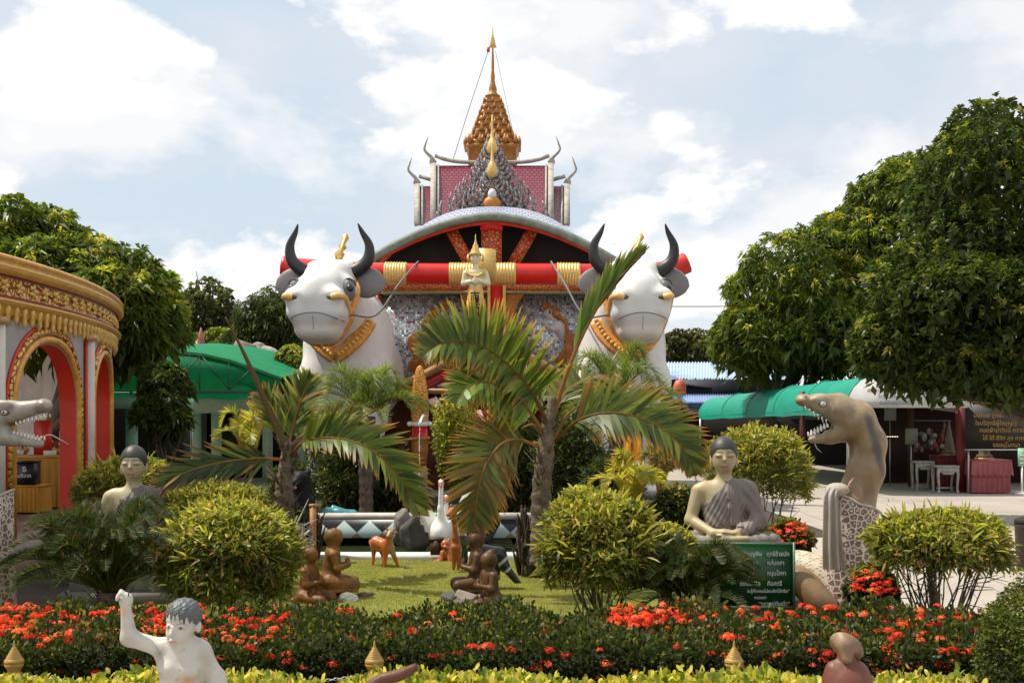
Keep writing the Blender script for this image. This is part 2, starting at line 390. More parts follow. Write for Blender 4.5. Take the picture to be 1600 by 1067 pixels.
def bush(name, label, c, r, base_z, nst, nleaf, L, Wd, cols, tops=None, group=None, stemcol=None, up=.55, fill=.35, cat='bush', bottom=-.35, droop=.25):
    """clipped ball of narrow leaves on thin bare stems"""
    c = np.asarray(c, float); r = np.asarray(r, float)*np.ones(3); o = thing(name, label, cat, (c[0], c[1], base_z), group=group); b = np.array([c[0], c[1], base_z])
    g = G(); ctr = c-b
    for i in range(nst):
        d = rdir(1)[0]; d[2] = abs(d[2])*.8-.25; e = ctr+d*r*.88; a = np.array([rng.normal(0, r[0]*.16), rng.normal(0, r[1]*.16), 0])
        m = a+(e-a)*.5+rng.normal(0, r[0]*.07, 3); g.tube([a, m, e], [.009, .006, .003], 5, k=6, col=(.3, .22, .15))
        for _ in range(2): f = m+(e-m)*rng.uniform(0, .8); g.tube([f, f+nrm(d+rng.normal(0, .5, 3))*r[0]*.35], [.004, .002], 4)
    g.build('stems', M_bark, o, smooth=True)
    n = int(nleaf*1.5); d = rdir(n); d[:, 2] = np.where(d[:, 2] < bottom, -d[:, 2], d[:, 2]); sd = int(abs(c[0])*97) % 1000; q1 = noise3(d, 2.4, sd); q2 = noise3(d, 6.5, sd+1)
    ok = (q1*.6+q2 > -.62) | (rng.uniform(size=n) < .25); d, q1, q2 = d[ok], q1[ok], q2[ok]; n = len(d); bump_ = 1+.21*q1+.11*q2
    rad = np.where(rng.uniform(size=n) < fill, rng.uniform(.35, .92, n), rng.uniform(.90, 1.04, n)); P = ctr+d*r*(rad*bump_)[:, None]
    D = nrm(d*.42+rdir(n)*1.15+np.array([0, 0, up*.55])); cc = pick(cols, n, .3)
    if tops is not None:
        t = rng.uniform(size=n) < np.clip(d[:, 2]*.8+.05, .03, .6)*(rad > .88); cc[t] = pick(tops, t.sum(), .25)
    g = G(); cc = cc*(1+.35*np.clip(q2, -1, 1))[:, None]; w_ = rng.uniform(size=n) < .035; cc[w_] = (.34, .24, .10); leafs(g, P, D, L*.68*rng.uniform(.4, 1.4, n), Wd*rng.uniform(.6, 1.4, n), cc, droop=droop, k=2)
    m = n//160; d = rdir(m); d[:, 2] = np.abs(d[:, 2]); leafs(g, ctr+d*r, nrm(d+rdir(m)*.5+np.array([0, 0, .4])), L*1.3, Wd*.9, pick(tops if tops is not None else cols, m), droop=.1)
    g.build('foliage', M_leaf, o, smooth=False); return o
def frond(g, gs, P, rl, n, L, Wd, cols, side=.75, fwd=.55, up=.35, grav=.35, n1=(0, 0, 1), prof=None, tipcol=None, start=.16, both=(1, -1), r0=.018, rcol=(.30, .16, .04), segs=4, jit=.12, tw=0., brown=.05):
    """feather frond: rachis through P, n leaflets a side; strips of `segs` pieces that droop"""
    Q = spline(P, 60); T = nrm(np.gradient(Q, axis=0)); n1 = nrm(np.asarray(n1, float))
    gs.tube(Q[::3], np.linspace(r0, r0*.2, 20), 6, col=rcol)
    t = np.linspace(start, .995, n); ii = t*59; i0 = np.clip(ii.astype(int), 0, 58); f = (ii-i0)[:, None]
    Bp = Q[i0]*(1-f)+Q[i0+1]*f; Tt = nrm(T[i0]*(1-f)+T[i0+1]*f)
    for sgn in both:
        S = nrm(np.cross(Tt, n1))*sgn; Uu = nrm(np.cross(S*sgn, Tt)); pr = np.sin(np.clip(t*1.02+.06, 0, 1)**.85*math.pi)**.55 if prof is None else prof(t)
        ln = L*pr*rng.uniform(.88, 1.08, n); fw = fwd+.55*np.clip(t-.5, 0, 1)
        D = nrm(S*side+Tt*fw[:, None]+Uu*up+rng.normal(0, jit, (n, 3)))
        col = pick(cols, n, .34); bw = rng.uniform(size=n) < brown; col[bw] = np.array([.30, .17, .06])*rng.uniform(.6, 1.2, (bw.sum(), 1)); V = []; cc = []; s_ = np.linspace(0, 1, segs+1); wv = nrm(np.cross(D, np.cross(Tt, D)+Uu*tw))
        p = Bp.copy(); d = D.copy()
        for j, s in enumerate(s_):
            w = Wd*(.55+.6*math.sin(min(1, s*1.35+.15)*math.pi*.75))*(1-s**3)*1.0+.0006
            wv = nrm(Tt-d*np.sum(Tt*d, 1, keepdims=True)) ; wv = nrm(wv+Uu*tw)
            V.append(p-wv*w/2); V.append(p+wv*w/2)
            k = col.copy()
            if tipcol is not None: k = k*(1-s**8)+np.asarray(tipcol)*s**8
            cc += [k, k]
            d = nrm(d+np.array([0, 0, -grav/segs])); p = p+d*(ln/segs)[:, None]
        V = np.stack(V, 1); cc = np.stack(cc, 1); m = 2*(segs+1); i = np.arange(n)[:, None]*m
        fs = [i+np.array([[2*j, 2*j+1, 2*j+3, 2*j+2]]) for j in range(segs)]
        g.add(V.reshape(-1, 3), *fs, col=cc.reshape(-1, 3))
def hedge(name, label, x0, x1, y0, y1, z0, z1, n, L, Wd, cols, tops=None, topfrac=.5, cat='hedge', wav=.03, k=2, core=(.03, .028, .012), up=.5, droop=.15, rise=0.):
    """clipped hedge: leaves over the top and faces, a dark twiggy body behind them"""
    o = thing(name, label, cat, ((x0+x1)/2, (y0+y1)/2, z0)); b = np.array([(x0+x1)/2, (y0+y1)/2, z0])
    g = G(); nx = max(4, int((x1-x0)/.12)); e = .08
    xs = np.linspace(x0+e, x1-e, nx); q = np.linspace(0, 1, 9)
    sec = np.array([[y0+e, z0], [y0+e, z1-e*1.6], [y0+e*1.8, z1-e], [(y0+y1)/2, z1-e*.8+rise/2], [y1-e*1.8, z1-e+rise], [y1-e, z1-e*1.6+rise], [y1-e, z0]])
    Pg = np.zeros((nx, len(sec), 3)); Pg[..., 0] = xs[:, None]; Pg[..., 1:] = sec[None]; Pg += rng.normal(0, .012, Pg.shape); g.grid(Pg-b)
    g.build('twigs', mat(name+'_twigs', core, .95, var=.5, vscale=30, bump=.02), o)
    u = rng.uniform(size=n); X = rng.uniform(x0, x1, n); ft = topfrac
    top = u < ft; Y = np.where(top, rng.uniform(y0, y1, n), np.where(rng.uniform(size=n) < .8, y0, y1)); Z = np.where(top, z1, rng.uniform(z0, z1, n))
    wv = wav*(np.sin(X*5.1+Y*3)+.6*np.sin(X*11.3+1.3)+.5*np.sin(Y*9)); Z = Z+np.where(top, wv+rise*(Y-y0)/(y1-y0), 0); Y = Y+np.where(top, 0, rng.normal(0, .02, n)+wv*.6)
    P = np.stack([X, Y, Z], 1)+rng.normal(0, .022, (n, 3)); N_ = np.where(top[:, None], np.array([0, 0, 1.]), np.array([0, -1., .35]))
    D = nrm(N_*.7+rdir(n)*.8+np.array([0, 0, up])); cc = pick(cols, n, .3)
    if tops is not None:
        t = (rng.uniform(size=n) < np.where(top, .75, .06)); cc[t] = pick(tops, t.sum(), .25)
    g = G(); leafs(g, P-b, D, L*rng.uniform(.6, 1.25, n), Wd*rng.uniform(.8, 1.2, n), cc, droop=droop, k=k); g.build('foliage', M_leaf, o, smooth=False); return o, b
def ixora(g, P, r, n=26):
    """rounded heads of small four-petalled orange-red flowers"""
    m = len(P); r = np.broadcast_to(r, (m,)); hc = pick([(.78, .12, .035), (.70, .07, .025), (.85, .22, .08), (.60, .03, .02)], m, .12); d = rdir(m*n); d[:, 2] = np.abs(d[:, 2])*.9+.05; d[:, 1] -= .1; d = nrm(d)
    Q = np.repeat(P, n, 0)+d*np.repeat(r, n)[:, None]*np.array([1, 1, .75])*rng.uniform(.75, 1.05, (m*n, 1)); s = np.repeat(r, n)*rng.uniform(.26, .4, m*n)
    t, u = nrm(np.cross(d, rdir(m*n))), None; u = np.cross(d, t); cc = np.repeat(hc, n, 0)*rng.uniform(.75, 1.35, (m*n, 1)); c2 = np.repeat(cc, 4, 0)
    for a, b_ in ((t, u), (u, t)):
        V = np.stack([Q-a*s[:, None], Q-b_*s[:, None]*.32+d*s[:, None]*.2, Q+a*s[:, None], Q+b_*s[:, None]*.32+d*s[:, None]*.2], 1)
        g.add(V.reshape(-1, 3), np.arange(m*n)[:, None]*4+np.array([[0, 1, 2, 3]]), col=c2)
# ---------------------------------------------------------------- setting: ground, lawn, pond
M_conc = mat('concrete', (.40, .35, .30), .85, var=.12, vscale=.6, bump=.004, bscale=40, col2=(.29, .25, .21), c2scale=.5, c2amt=.6)
M_soil = mat('soil', (.055, .040, .028), .95, var=.4, vscale=3, bump=.02, bscale=18)
M_lawn = mat('lawn_turf', (.17, .19, .025), .9, var=.35, vscale=3.5, bump=.006, bscale=60, col2=(.10, .12, .02), c2scale=1.5)
def joints(m, sx, sy, dark):
    nt = m.node_tree; N = nt.nodes; L = nt.links; b = [x for x in N if x.type == 'BSDF_PRINCIPLED'][0]; src = b.inputs['Base Color'].links[0].from_socket; tc = N.new('ShaderNodeTexCoord'); k = N.new('ShaderNodeTexBrick'); k.offset = 0; k.inputs['Scale'].default_value = 1
    k.inputs['Brick Width'].default_value = sx; k.inputs['Row Height'].default_value = sy; k.inputs['Mortar Size'].default_value = .012; L.new(tc.outputs['Object'], k.inputs[0]); x = N.new('ShaderNodeMix'); x.data_type = 'RGBA'; L.new(k.outputs['Fac'], x.inputs[0]); L.new(src, x.inputs[6]); x.inputs[7].default_value = dark+(1,); L.new(x.outputs[2], b.inputs['Base Color'])
joints(M_conc, 2.4, 2.4, (.16, .14, .12))
g = G(); xs = [-300, -3.15, 1.45, 300]; ys = [-20, 13.24, 15.3, 600]
V = [(x, y, 0) for y in ys for x in xs]; F = [[j*4+i, j*4+i+1, j*4+i+5, j*4+i+4] for j in range(3) for i in range(3) if (i, j) != (1, 1)]
g.add(V, F).build('ground', M_conc, smooth=False, kind='structure')
def bed(name, pts, z, m, hole=None):
    g = G(); g.add([(x, y, z) for x, y in pts], [list(range(len(pts)))]); return g.build(name, m, smooth=False, kind='structure')
bed('garden_soil', [(-9, 5.5), (4.3, 5.5), (3.35, 8.5), (2.95, 10.5), (2.6, 12.9), (-6.0, 12.9), (-6.3, 9)], .006, M_soil)
bed('garden_bed', [(-6.0, 15.36), (4.4, 15.36), (4.2, 22.5), (-7.5, 22.5)], .008, M_soil)
bed('lawn', [(-3.6, 7.6), (1.6, 7.6), (1.5, 12.94), (-3.6, 12.94)], .012, M_lawn)
n = 90000; X = rng.uniform(-3.0, 1.2, n); Y = rng.uniform(8.2, 12.93, n); p = np.stack([X, Y, np.full(n, .012)], 1)
g = G(); t = (np.sin(X*2.1+Y*1.3)+np.sin(X*5.3-Y*3.1)+rng.normal(0, .8, n)) > .7; c = pick([(.24, .26, .03), (.30, .32, .04), (.19, .23, .03)], n); c[t] = pick([(.38, .36, .07), (.30, .27, .08)], t.sum())
leafs(g, p, nrm(rdir(n)*.45+np.array([0, 0, 1])), rng.uniform(.012, .032, n), .005, c, droop=.3, k=1)
g.build('lawn_grass', M_leaf_soft, smooth=False, kind='stuff', label='bright short mown grass on the lawn before the pond')
# pond
g = G(); a, b, c_, d = -3.15, 1.45, 13.24, 15.3
g.add([(a, c_, 0), (b, c_, 0), (b, d, 0), (a, d, 0), (a, c_, -.6), (b, c_, -.6), (b, d, -.6), (a, d, -.6)], [[0, 1, 5, 4], [1, 2, 6, 5], [2, 3, 7, 6], [3, 0, 4, 7], [4, 5, 6, 7]])
g.build('pond_basin', mat('basin', (.10, .11, .07), .9), smooth=False, kind='structure')
mw = mat('pond_water', (.035, .045, .018), .07, var=.3, vscale=2, bump=.006, bscale=9, spec=.6)
g = G(); g.add([(a, c_, -.1), (b, c_, -.1), (b, d, -.1), (a, d, -.1)], [[0, 1, 2, 3]]).build('pond_water', mw, smooth=False, kind='structure')
g = G(); g.box((-.85, 13.09, .035), (4.9, .26, .07)).build('pond_kerb', mat('pale_tile', (.66, .70, .64), .5, var=.12, vscale=7), smooth=False, kind='structure')
# tiled pond wall with diamonds
w = thing('pond_wall', 'low tiled wall with pale blue and black diamonds behind the pond', 'wall', (-.85, 15.3, -.1))
def diamond_mat():
    m = mat('diamond_tiles', (.5, .5, .5), .35, var=.15, vscale=8); nt = m.node_tree; N = nt.nodes; L = nt.links
    b = [x for x in N if x.type == 'BSDF_PRINCIPLED'][0]; tc = N.new('ShaderNodeTexCoord'); s = N.new('ShaderNodeSeparateXYZ'); L.new(tc.outputs['Object'], s.inputs[0])
    def M(op, a, b_=None):
        x = N.new('ShaderNodeMath'); x.operation = op
        for i, v in enumerate((a, b_)):
            if v is None: continue
            if isinstance(v, (int, float)): x.inputs[i].default_value = v
            else: L.new(v, x.inputs[i])
        return x.outputs[0]
    px = M('PINGPONG', M('ADD', s.outputs[0], 50.), .17); h = M('SUBTRACT', s.outputs[2], .02)
    ah = M('MULTIPLY', M('ABSOLUTE', M('SUBTRACT', h, .15)), 1.05); inside = M('LESS_THAN', M('ADD', px, ah), .17); up = M('GREATER_THAN', h, .15)
    def mx(f, a, b_):
        x = N.new('ShaderNodeMix'); x.data_type = 'RGBA'; L.new(f, x.inputs[0])
        for k, v in ((6, a), (7, b_)):
            if isinstance(v, tuple): x.inputs[k].default_value = v+(1,)
            else: L.new(v, x.inputs[k])
        return x.outputs[2]
    L.new(mx(inside, mx(up, (.30, .20, .16), (.012, .014, .02)), (.42, .55, .56)), b.inputs['Base Color']); return m
G().box((0, .06, .17), (4.55, .12, .34)).build('tiled_face', diamond_mat(), w, smooth=False)
G().box((0, .07, .385), (4.6, .22, .07)).build('cap', mat('wall_cap', (.50, .47, .43), .6, var=.2), w, smooth=False)
# ---------------------------------------------------------------- statues
class Loc:
    """places points given at photo scale for one depth, relative to the statue's own base"""
    def __init__(s, px, py, Y, ds=1.): s.ds = ds; s.Y = Y; s.b = W(px, py, Y); s.u = U(Y)
    def __call__(s, px, py, dy=0): return W(px, py, s.Y)+np.array([0, dy*s.ds, 0])-s.b
    def c(s, a, b, r1, r2, k=.03, m='c'): return (m, s(*a), s(*b), r1*s.u, r2*s.u, k)
    def e(s, a, r, k=.03, e=None, m='e'): return (m, s(*a), np.array(r)*s.u, k, e)
def trace(f, O, D, n=50):
    P = np.array(O, float).reshape(-1, 3); D = nrm(np.broadcast_to(np.asarray(D, float), P.shape))
    for _ in range(n): P = P+D*(f(P)*.7)[:, None]
    return P
def noise3(V, s, seed=0):
    r = np.random.default_rng(seed); o = 0
    for i in range(5): w = r.normal(size=3)*s*(1.5**i); o = o+np.sin(V@w+r.uniform(0, 6))/(1.3**i)
    return o/3
WHT = (.70, .69, .68)
def bull(name, label, x, Y, yaw, hx, ring_side):
    o = thing(name, label, 'statue', (x, Y, 0), group='giant white bulls yoked to the cart shrine'); S = 1.0
    piv = np.array([hx, -1.0, 4.22], np.float32); RM = rotm((0, 0, yaw)).astype(np.float32)
    head = field([('e', (0, .05, -.30), (.47, .52, .50)), ('b', (0, -.02, -.08), (.34, .30, .17), .22, .13), ('c', (0, -.15, -.26), (0, -.95, -.50), .42, .39, .15), ('b', (0, -1.0, -.74), (.50, .34, .30), .14, .22), ('b', (0, -.90, -1.08), (.38, .34, .24), .12, .2),
        ('e', (0, -.55, -.80), (.50, .5, .42), .2), ('e', (0, -.80, -1.14), (.34, .34, .22), .12), ('em', (.40, -.38, -.40), (.18, .24, .24), .15), ('em', (.30, .1, .05), (.16, .16, .14), .15),
        ('-em', (.34, -1.42, -.60), (.12, .16, .07), .05, (0, 0, 20)), ('em', (.36, -1.20, -.55), (.15, .14, .11), .14)])
    inv = lambda P: (P-piv)@RM
    out = lambda P: np.asarray(P)@RM.T+piv
    body = field([('e', (0, .75, 2.7), (.90, 1.25, 1.25)), ('e', (0, 2.7, 2.45), (.93, 2.0, 1.05), .5), ('c', (0, .6, 3.3), (hx*.8, -.6, 3.72), .72, .50, .4), ('e', (0, .95, 3.75), (.38, .6, .38), .4),
        ('cm', (.52, .15, 2.2), (.50, .05, 1.05), .42, .23, .3), ('cm', (.50, .05, 1.05), (.50, .12, .12), .20, .19, .1), ('em', (.50, .0, .09), (.25, .3, .16), .08),
        ('cm', (.55, 3.9, 2.2), (.52, 4.1, 1.05), .50, .24, .3), ('cm', (.52, 4.1, 1.05), (.52, 4.0, .12), .20, .19, .1), ('em', (.52, 3.95, .09), (.25, .3, .16), .08),
        ('e', (0, .0, 2.55), (.30, .42, .9), .35), ('f', lambda P: head(inv(P)), .22)])
    trunk = field([('e', (0, .75, 2.7), (.90, 1.25, 1.25)), ('c', (0, .6, 3.3), (hx*.8, -.6, 3.72), .72, .50, .4), ('e', (0, .0, 2.55), (.30, .42, .9), .35)])
    ecp = trace(lambda P: head(P), [(1.2, -.42, -.36)], (-1, .05, 0))[0]
    def colr(V):
        q = inv(V); c = np.tile(np.array(WHT), (len(V), 1)); a = np.abs(q[:, 0])
        eye = 0*a-1 if True else 1-np.linalg.norm((np.stack([a, q[:, 1], q[:, 2]], 1)-ecp)/(.3, .20, .26), axis=1); c = blend(c, eye*9, (.16, .16, .17))
        hoof = (.2-V[:, 2])*20; c = blend(c, hoof, (.1, .1, .1)); c = blend(c, (noise3(V*np.array([2.2, 2.2, .35]), 4, 3)-.15)*.55, (.50, .475, .44)); c = blend(c, (noise3(V, 9, 13)-.55)*.9, (.42, .39, .35))
        ch = np.clip((-.98-q[:, 2])*5, 0, .5)*(q[:, 1] < -.3); c = blend(c, ch*1.2, (.66, .58, .50)); return c
    g = G(); sculpt(g, body, (-1.15, -.9, -.02), (1.15, 5.1, 4.6), .055, colr)
    # finer head over the same field
    g2 = G(); sculpt(g2, lambda P: body(P), (hx-.95, -2.75, 2.55), (hx+.95, -.62, 4.75), .03, colr)
    Vb = np.vstack(g.v); keep = ~((Vb[:, 1] < -.66))
    F = np.vstack(g.f[4]); F = F[keep[F].all(1)]; g.f = {4: [F]}; g.add(np.vstack(g2.v), np.vstack(g2.f[4]), col=np.vstack(g2.c))
    g.build('body', M_white_attr, o)
    hf = lambda P: head(P)
    for s in (-1, 1):
        P = [(s*.30, .0, -.04), (s*.52, .02, .04), (s*.70, .0, .20), (s*.73, -.03, .46), (s*.61, -.10, .70), (s*.55, -.16, .84)]
        G().tube(out(P), [.125, .125, .11, .08, .045, .012], 14, k=26, col=(.022, .022, .024)).build('horn', M_horn, o)
        t = np.linspace(0, 1, 16); cen = np.array([(s*(.40+.62*q), .12-.08*q, -.16-.10*q) for q in t]); wd = .27*np.abs(np.sin(np.clip(t*.98+.02, 0, 1)**.85*math.pi))**.55+.02
        gg = G(); gg.tube(out(cen), wd, 16, flat=.18, upv=(0, -1, .1), col=(.20, .185, .185)); gg.build('ear', M_paint, o)
        G().ball(out((s*.475, -.60, -.40)), (.125, .15, .215), 18, 12, col=(.15, .15, .16)).build('eye_patch', M_paint, o)
        G().ball(out((s*.515, -.70, -.39)), (.07, .065, .075), 14, 10, col=(.02, .016, .016)).build('eye', M_attr_gloss, o)
        gg = G(); a = np.linspace(0, 2*math.pi, 22); gg.tube(out([(s*(.51+.085*math.cos(q)), -.705+.055*abs(math.cos(q))+.02*abs(math.sin(q)), -.39+.10*math.sin(q)) for q in a]), .014, 6, caps=False, col=(.26, .26, .27)); gg.tube(out([(s*(.49+.12*math.cos(q)), -.69+.10*abs(math.cos(q))**2, -.37+.16*math.sin(q)) for q in np.linspace(.2, 2.9, 12)]), .012, 6, col=(.07, .07, .075)); gg.build('eyelid', M_paint, o)
    mp = trace(hf, [(q, -2.2, -.86-.60*q*q) for q in np.linspace(-.46, .46, 21)], (0, 1, 0)); G().tube(out(mp), .010, 6, k=40, col=(.26, .21, .20)).build('mouth', M_paint, o)
    gg = G(); mc = trace(hf, [(0, -2.2, z) for z in np.linspace(-.90, -1.14, 6)], (0, 1, 0)); gg.tube(out(mc), .007, 5, col=(.35, .33, .33)); gg.build('chin_crease', M_paint, o)
    # nose rope, harness, reins
    for s in (-1, 1):
        P = trace(hf, [(s*.34, -2, -.60), (s*.46, -2, -.58)], (0, 1, 0)).tolist(); Q = trace(hf, [(s*1.4, -1.05, -.60), (s*1.4, -.85, -.72), (s*1.4, -.70, -.86)], (-s, 0, 0)).tolist()
        G().ball(out(trace(hf, [(s*.36, -2, -.60)], (0, 1, 0))[0]), (.11, .03, .045), col=(.10, .07, .04)).build('nostril', M_paint, o)
        P[0] = [P[0][0], P[0][1]-.01, P[0][2]]; P[1][1] -= .03
        G().tube(out(np.array(P+Q)), [.058, .062, .062, .055, .05], 10, k=22, col=(.80, .48, .17)).build('nose_rope', M_attr_gloss, o)
        th = np.linspace(.02, 1.75, 14); Or = [(s*math.sin(q)*2, -.62+.06*q, -.85-math.cos(q)*2) for q in th]
        st = trace(hf, Or, [(-s*math.sin(q), 0, math.cos(q)) for q in th]); up = trace(hf, [(s*1.4, -.56, -.62), (s*1.4, -.4, -.42), (s*1.3, -.12, -.2)], [(-s, 0, 0)]*3)
        gg = G(); gg.tube(out(np.vstack([st, up[1:]])), .07, 8, k=40, flat=.35, upv=(0, -1, 0), col=(.80, .36, .06)); gg.build('halter_strap', M_goldp, o)
    # breast collar: two flat gold bands meeting under the throat
    for s in (-1, 1):
        pp = trace(trunk, [(hx*.6+s*q, -2.6, z) for q, z in ((.60, 3.36), (.46, 3.10), (.24, 2.86), (.0, 2.68))], (0, 1, 0)); pp[:, 1] -= .12
        gg = G(); gg.tube(pp, .15, 8, k=16, flat=.25, upv=(0, -1, .2), col=(.80, .36, .06)); Sx = spline(pp, 12)
        for q in Sx: gg.ball(q+(0, -.04, 0), .05, 8, 5, col=(.88, .50, .12))
        gg.build('breast_collar', M_goldp, o)
    pts = [out((ring_side*.56, -.75, -.86)), out((ring_side*.95, -.5, -.72)), out((ring_side*1.25, .2, -.1)), np.array((ring_side*1.35, .72, 4.62))]
    G().tube(np.array(pts)+np.array([[0, 0, 0], [0, 0, -.12], [0, 0, -.1], [0, 0, 0]]), .018, 6, k=20).build('rein', M_rope, o)
    # gold flame ornament behind the poll
    q = np.array([(0, 0), (.10, .04), (.16, .16), (.12, .20), (.20, .28), (.16, .34), (.24, .46), (.20, .56), (.10, .48), (.12, .38), (.04, .34), (.06, .24), (-.03, .18)])
    gg = G().prism(q*np.array([1, 1.0]), (hx+.02, -.35, 4.46), (1, 0, 0), (0, 0, 1), .05); gg.tube([(hx+.05, -.33, 4.2), (hx+.04, -.33, 4.5)], .03, 6); gg.build('crest_ornament', M_goldb, o)
    return o
M_white_attr = mat('white_statue', attr=True, rough=.55, var=.05, vscale=1.5, bump=.003, bscale=18, col2=(.60, .575, .54), c2scale=1.1, c2amt=.30)
M_horn = mat('black_horn', attr=True, rough=.45, var=.2, vscale=12)
M_goldp = mat('amber_gold', attr=True, rough=.42, var=.3, vscale=16, bump=.012, bscale=24, col2=(.40, .12, .02), c2scale=10, c2amt=.5)
bull('bull_statue', 'giant white bull statue at the left end of the red yoke, muzzle turned left', -3.2, 22.0, -4, -.12, 1)
bull('bull_statue', 'giant white bull statue at the right end of the red yoke, behind an upright frond', 2.12, 22.0, 1, .10, -1)

# seated robed figures
SKIN = (.42, .335, .19)
def buddha(name, label, loc, rz, skin, robe, cushion=True):
    o = thing(name, label, 'statue', loc, rz)
    arms = [('c', (-.215, .02, .46), (-.285, 0, .21), .064, .050), ('c', (-.285, 0, .21), (-.10, -.21, .115), .050, .034)]
    prims = [('e', (0, 0, .785), (.110, .120, .140)), ('e', (0, -.022, .695), (.078, .085, .075), .05), ('em', (.108, .012, .735), (.013, .028, .050), .012), ('em', (.106, .008, .69), (.012, .016, .026), .01),
        ('c', (0, -.110, .785), (0, -.134, .738), .008, .015, .02), ('em', (.045, -.098, .772), (.030, .020, .016), .012), ('e', (0, -.098, .682), (.028, .020, .010), .008), ('e', (0, -.098, .662), (.02, .016, .012), .01),
        ('c', (0, .01, .66), (0, .02, .50), .062, .078, .03), ('c', (-.16, .02, .475), (.16, .02, .475), .075, .075, .05), ('e', (0, .01, .38), (.185, .12, .16), .06), ('e', (0, 0, .19), (.155, .125, .16), .08)]+arms+[
        ('c', (.215, .02, .46), (.285, 0, .21), .064, .050), ('c', (.285, 0, .21), (.10, -.21, .115), .050, .034),
        ('cm', (.08, .0, .05), (.40, -.12, .05), .075, .055, .06), ('c', (.40, -.13, .05), (-.04, -.27, .045), .055, .038, .03), ('c', (-.40, -.13, .045), (.06, -.24, .04), .055, .038, .03),
        ('c', (-.02, -.275, .07), (.17, -.285, .08), .034, .026, .02), ('c', (.10, -.21, .115), (.03, -.245, .112), .036, .030), ('c', (-.10, -.21, .115), (-.02, -.25, .128), .036, .030)]
    for i in range(4):
        y = -.215-.021*i; prims += [('c', (.04, y, .108), (-.075-.01*math.sin(i+.6), y-.004, .106), .0115, .0085, .006), ('c', (-.03, y-.004, .132), (.075+.01*math.sin(i+.6), y-.006, .126), .0115, .0085, .006)]
    prims += [('c', (.06, -.21, .13), (.01, -.232, .150), .013, .010, .008), ('c', (-.06, -.21, .14), (-.012, -.232, .152), .013, .010, .008)]
    f = field(prims)
    def colr(V):
        c = np.tile(np.array(skin), (len(V), 1)); x, y, z = V.T; a = np.abs(x); fr = y < -.04
        br = np.abs(z-(.800-.30*(a-.045)**2/.045+.004))<.0045; c = blend(c, br*fr*(a > .012)*(a < .085)*.85, (.06, .05, .045))
        ln = np.abs(z-(.762+.10*(a-.045)**2/.03))<.0042; c = blend(c, ln*fr*(a > .018)*(a < .074)*.9, (.04, .035, .03))
        lp = ((x/.032)**2+((z-.676)/.014)**2 < 1)*fr; c = blend(c, lp*.9, (.42, .09, .06)); c = blend(c, (noise3(V, 9, 5)-.35)*.8, np.array(skin)*.72); return c
    g = G(); sculpt(g, f, (-.52, -.36, -.04), (.52, .2, .95), .0105, colr, None)
    hb = G(); sculpt(hb, f, (-.15, -.18, .60), (.15, .16, .95), .0052, colr); Vb = np.vstack(g.v); F = np.vstack(g.f[4]); F = F[(Vb[:, 2] < .612)[F].all(1)]; g.f = {4: [F]}; g.add(np.vstack(hb.v), np.vstack(hb.f[4]), col=np.vstack(hb.c))
    g.build('body', M_paint, o)
    def hair(P):
        d = ell(P, (0, .006, .797), (.118, .128, .139)); hl = .828-.10*np.clip((P[:, 1]+.10)/.08, 0, 1)-.03*np.clip((P[:, 1]+.02)/.1, 0, 1)+.03*np.clip(1-np.abs(P[:, 0])/.05, 0, 1)*0
        return np.maximum(d, (hl-P[:, 2])*.6)
    G_ = G(); sculpt(G_, hair, (-.14, -.15, .66), (.14, .16, .96), .006, (.035, .033, .03)); G_.build('hair', M_paint, o)
    torso = field([('c', (-.13, .02, .475), (.165, .02, .475), .08, .085, .05), ('e', (0, .01, .38), (.19, .128, .17), .06), ('e', (0, 0, .19), (.162, .135, .17), .08), ('c', (.215, .02, .46), (.292, 0, .21), .072, .066, .05),
        ('c', (.292, 0, .21), (.14, -.18, .125), .064, .050, .03)])
    legs = field([('cm', (.08, .0, .05), (.40, -.12, .05), .078, .058, .06), ('c', (.40, -.13, .05), (.10, -.245, .045), .058, .042, .03), ('c', (-.40, -.13, .045), (-.12, -.22, .04), .058, .042, .03)])
    def robef(P):
        x, y, z = P.T; fold = .003*np.sin((x*.75+z*.66)*95+3*np.sin(z*9+x*4))+.003*np.sin((x-z*.5)*160); d = torso(P)-.010-fold
        pl = -(.74*(x-.035)-.675*(z-.575))-.004*np.sin(z*60); d = np.maximum(d, pl); ra = np.minimum(seg(P, *arms[0][1:]), seg(P, *arms[1][1:])); d = np.maximum(d, .006-ra)
        band = np.maximum(np.abs((x-.075)+(z-.35)*.12)-.045-.006*np.sin(z*45), np.maximum(np.abs(z-.36)-.19, torso(P)-.024-.004*np.sin(x*260)))
        d = np.minimum(d, np.maximum(band, -y-1)); d = np.where(y > .02, np.maximum(d, 0*d), d)
        lg = legs(P)-.006-.004*np.sin(x*70+y*50); return np.minimum(d, lg)
    gr = G(); sculpt(gr, robef, (-.55, -.38, -.05), (.55, .22, .62), .0088, lambda V: blend(np.tile(np.array(robe), (len(V), 1)), (noise3(V, 7, 2)+.1)*.7, np.array(robe)*1.55)); gr.build('robe', M_robe, o)
    return o
M_robe = mat('robe_paint', attr=True, rough=.6, var=.2, vscale=12, bump=.003, bscale=45)
b1 = W(1131, 850, 10.0); buddha('seated_monk_statue', 'seated monk statue in a grey robe meditating behind the green sign', tuple(b1), R(-6), SKIN, (.19, .158, .142))
b2 = W(209, 857, 10.4); buddha('seated_monk_statue', 'seated monk statue in a grey robe behind the cycad near the round pavilion', tuple(b2), R(4), (.44, .36, .22), (.17, .150, .145))
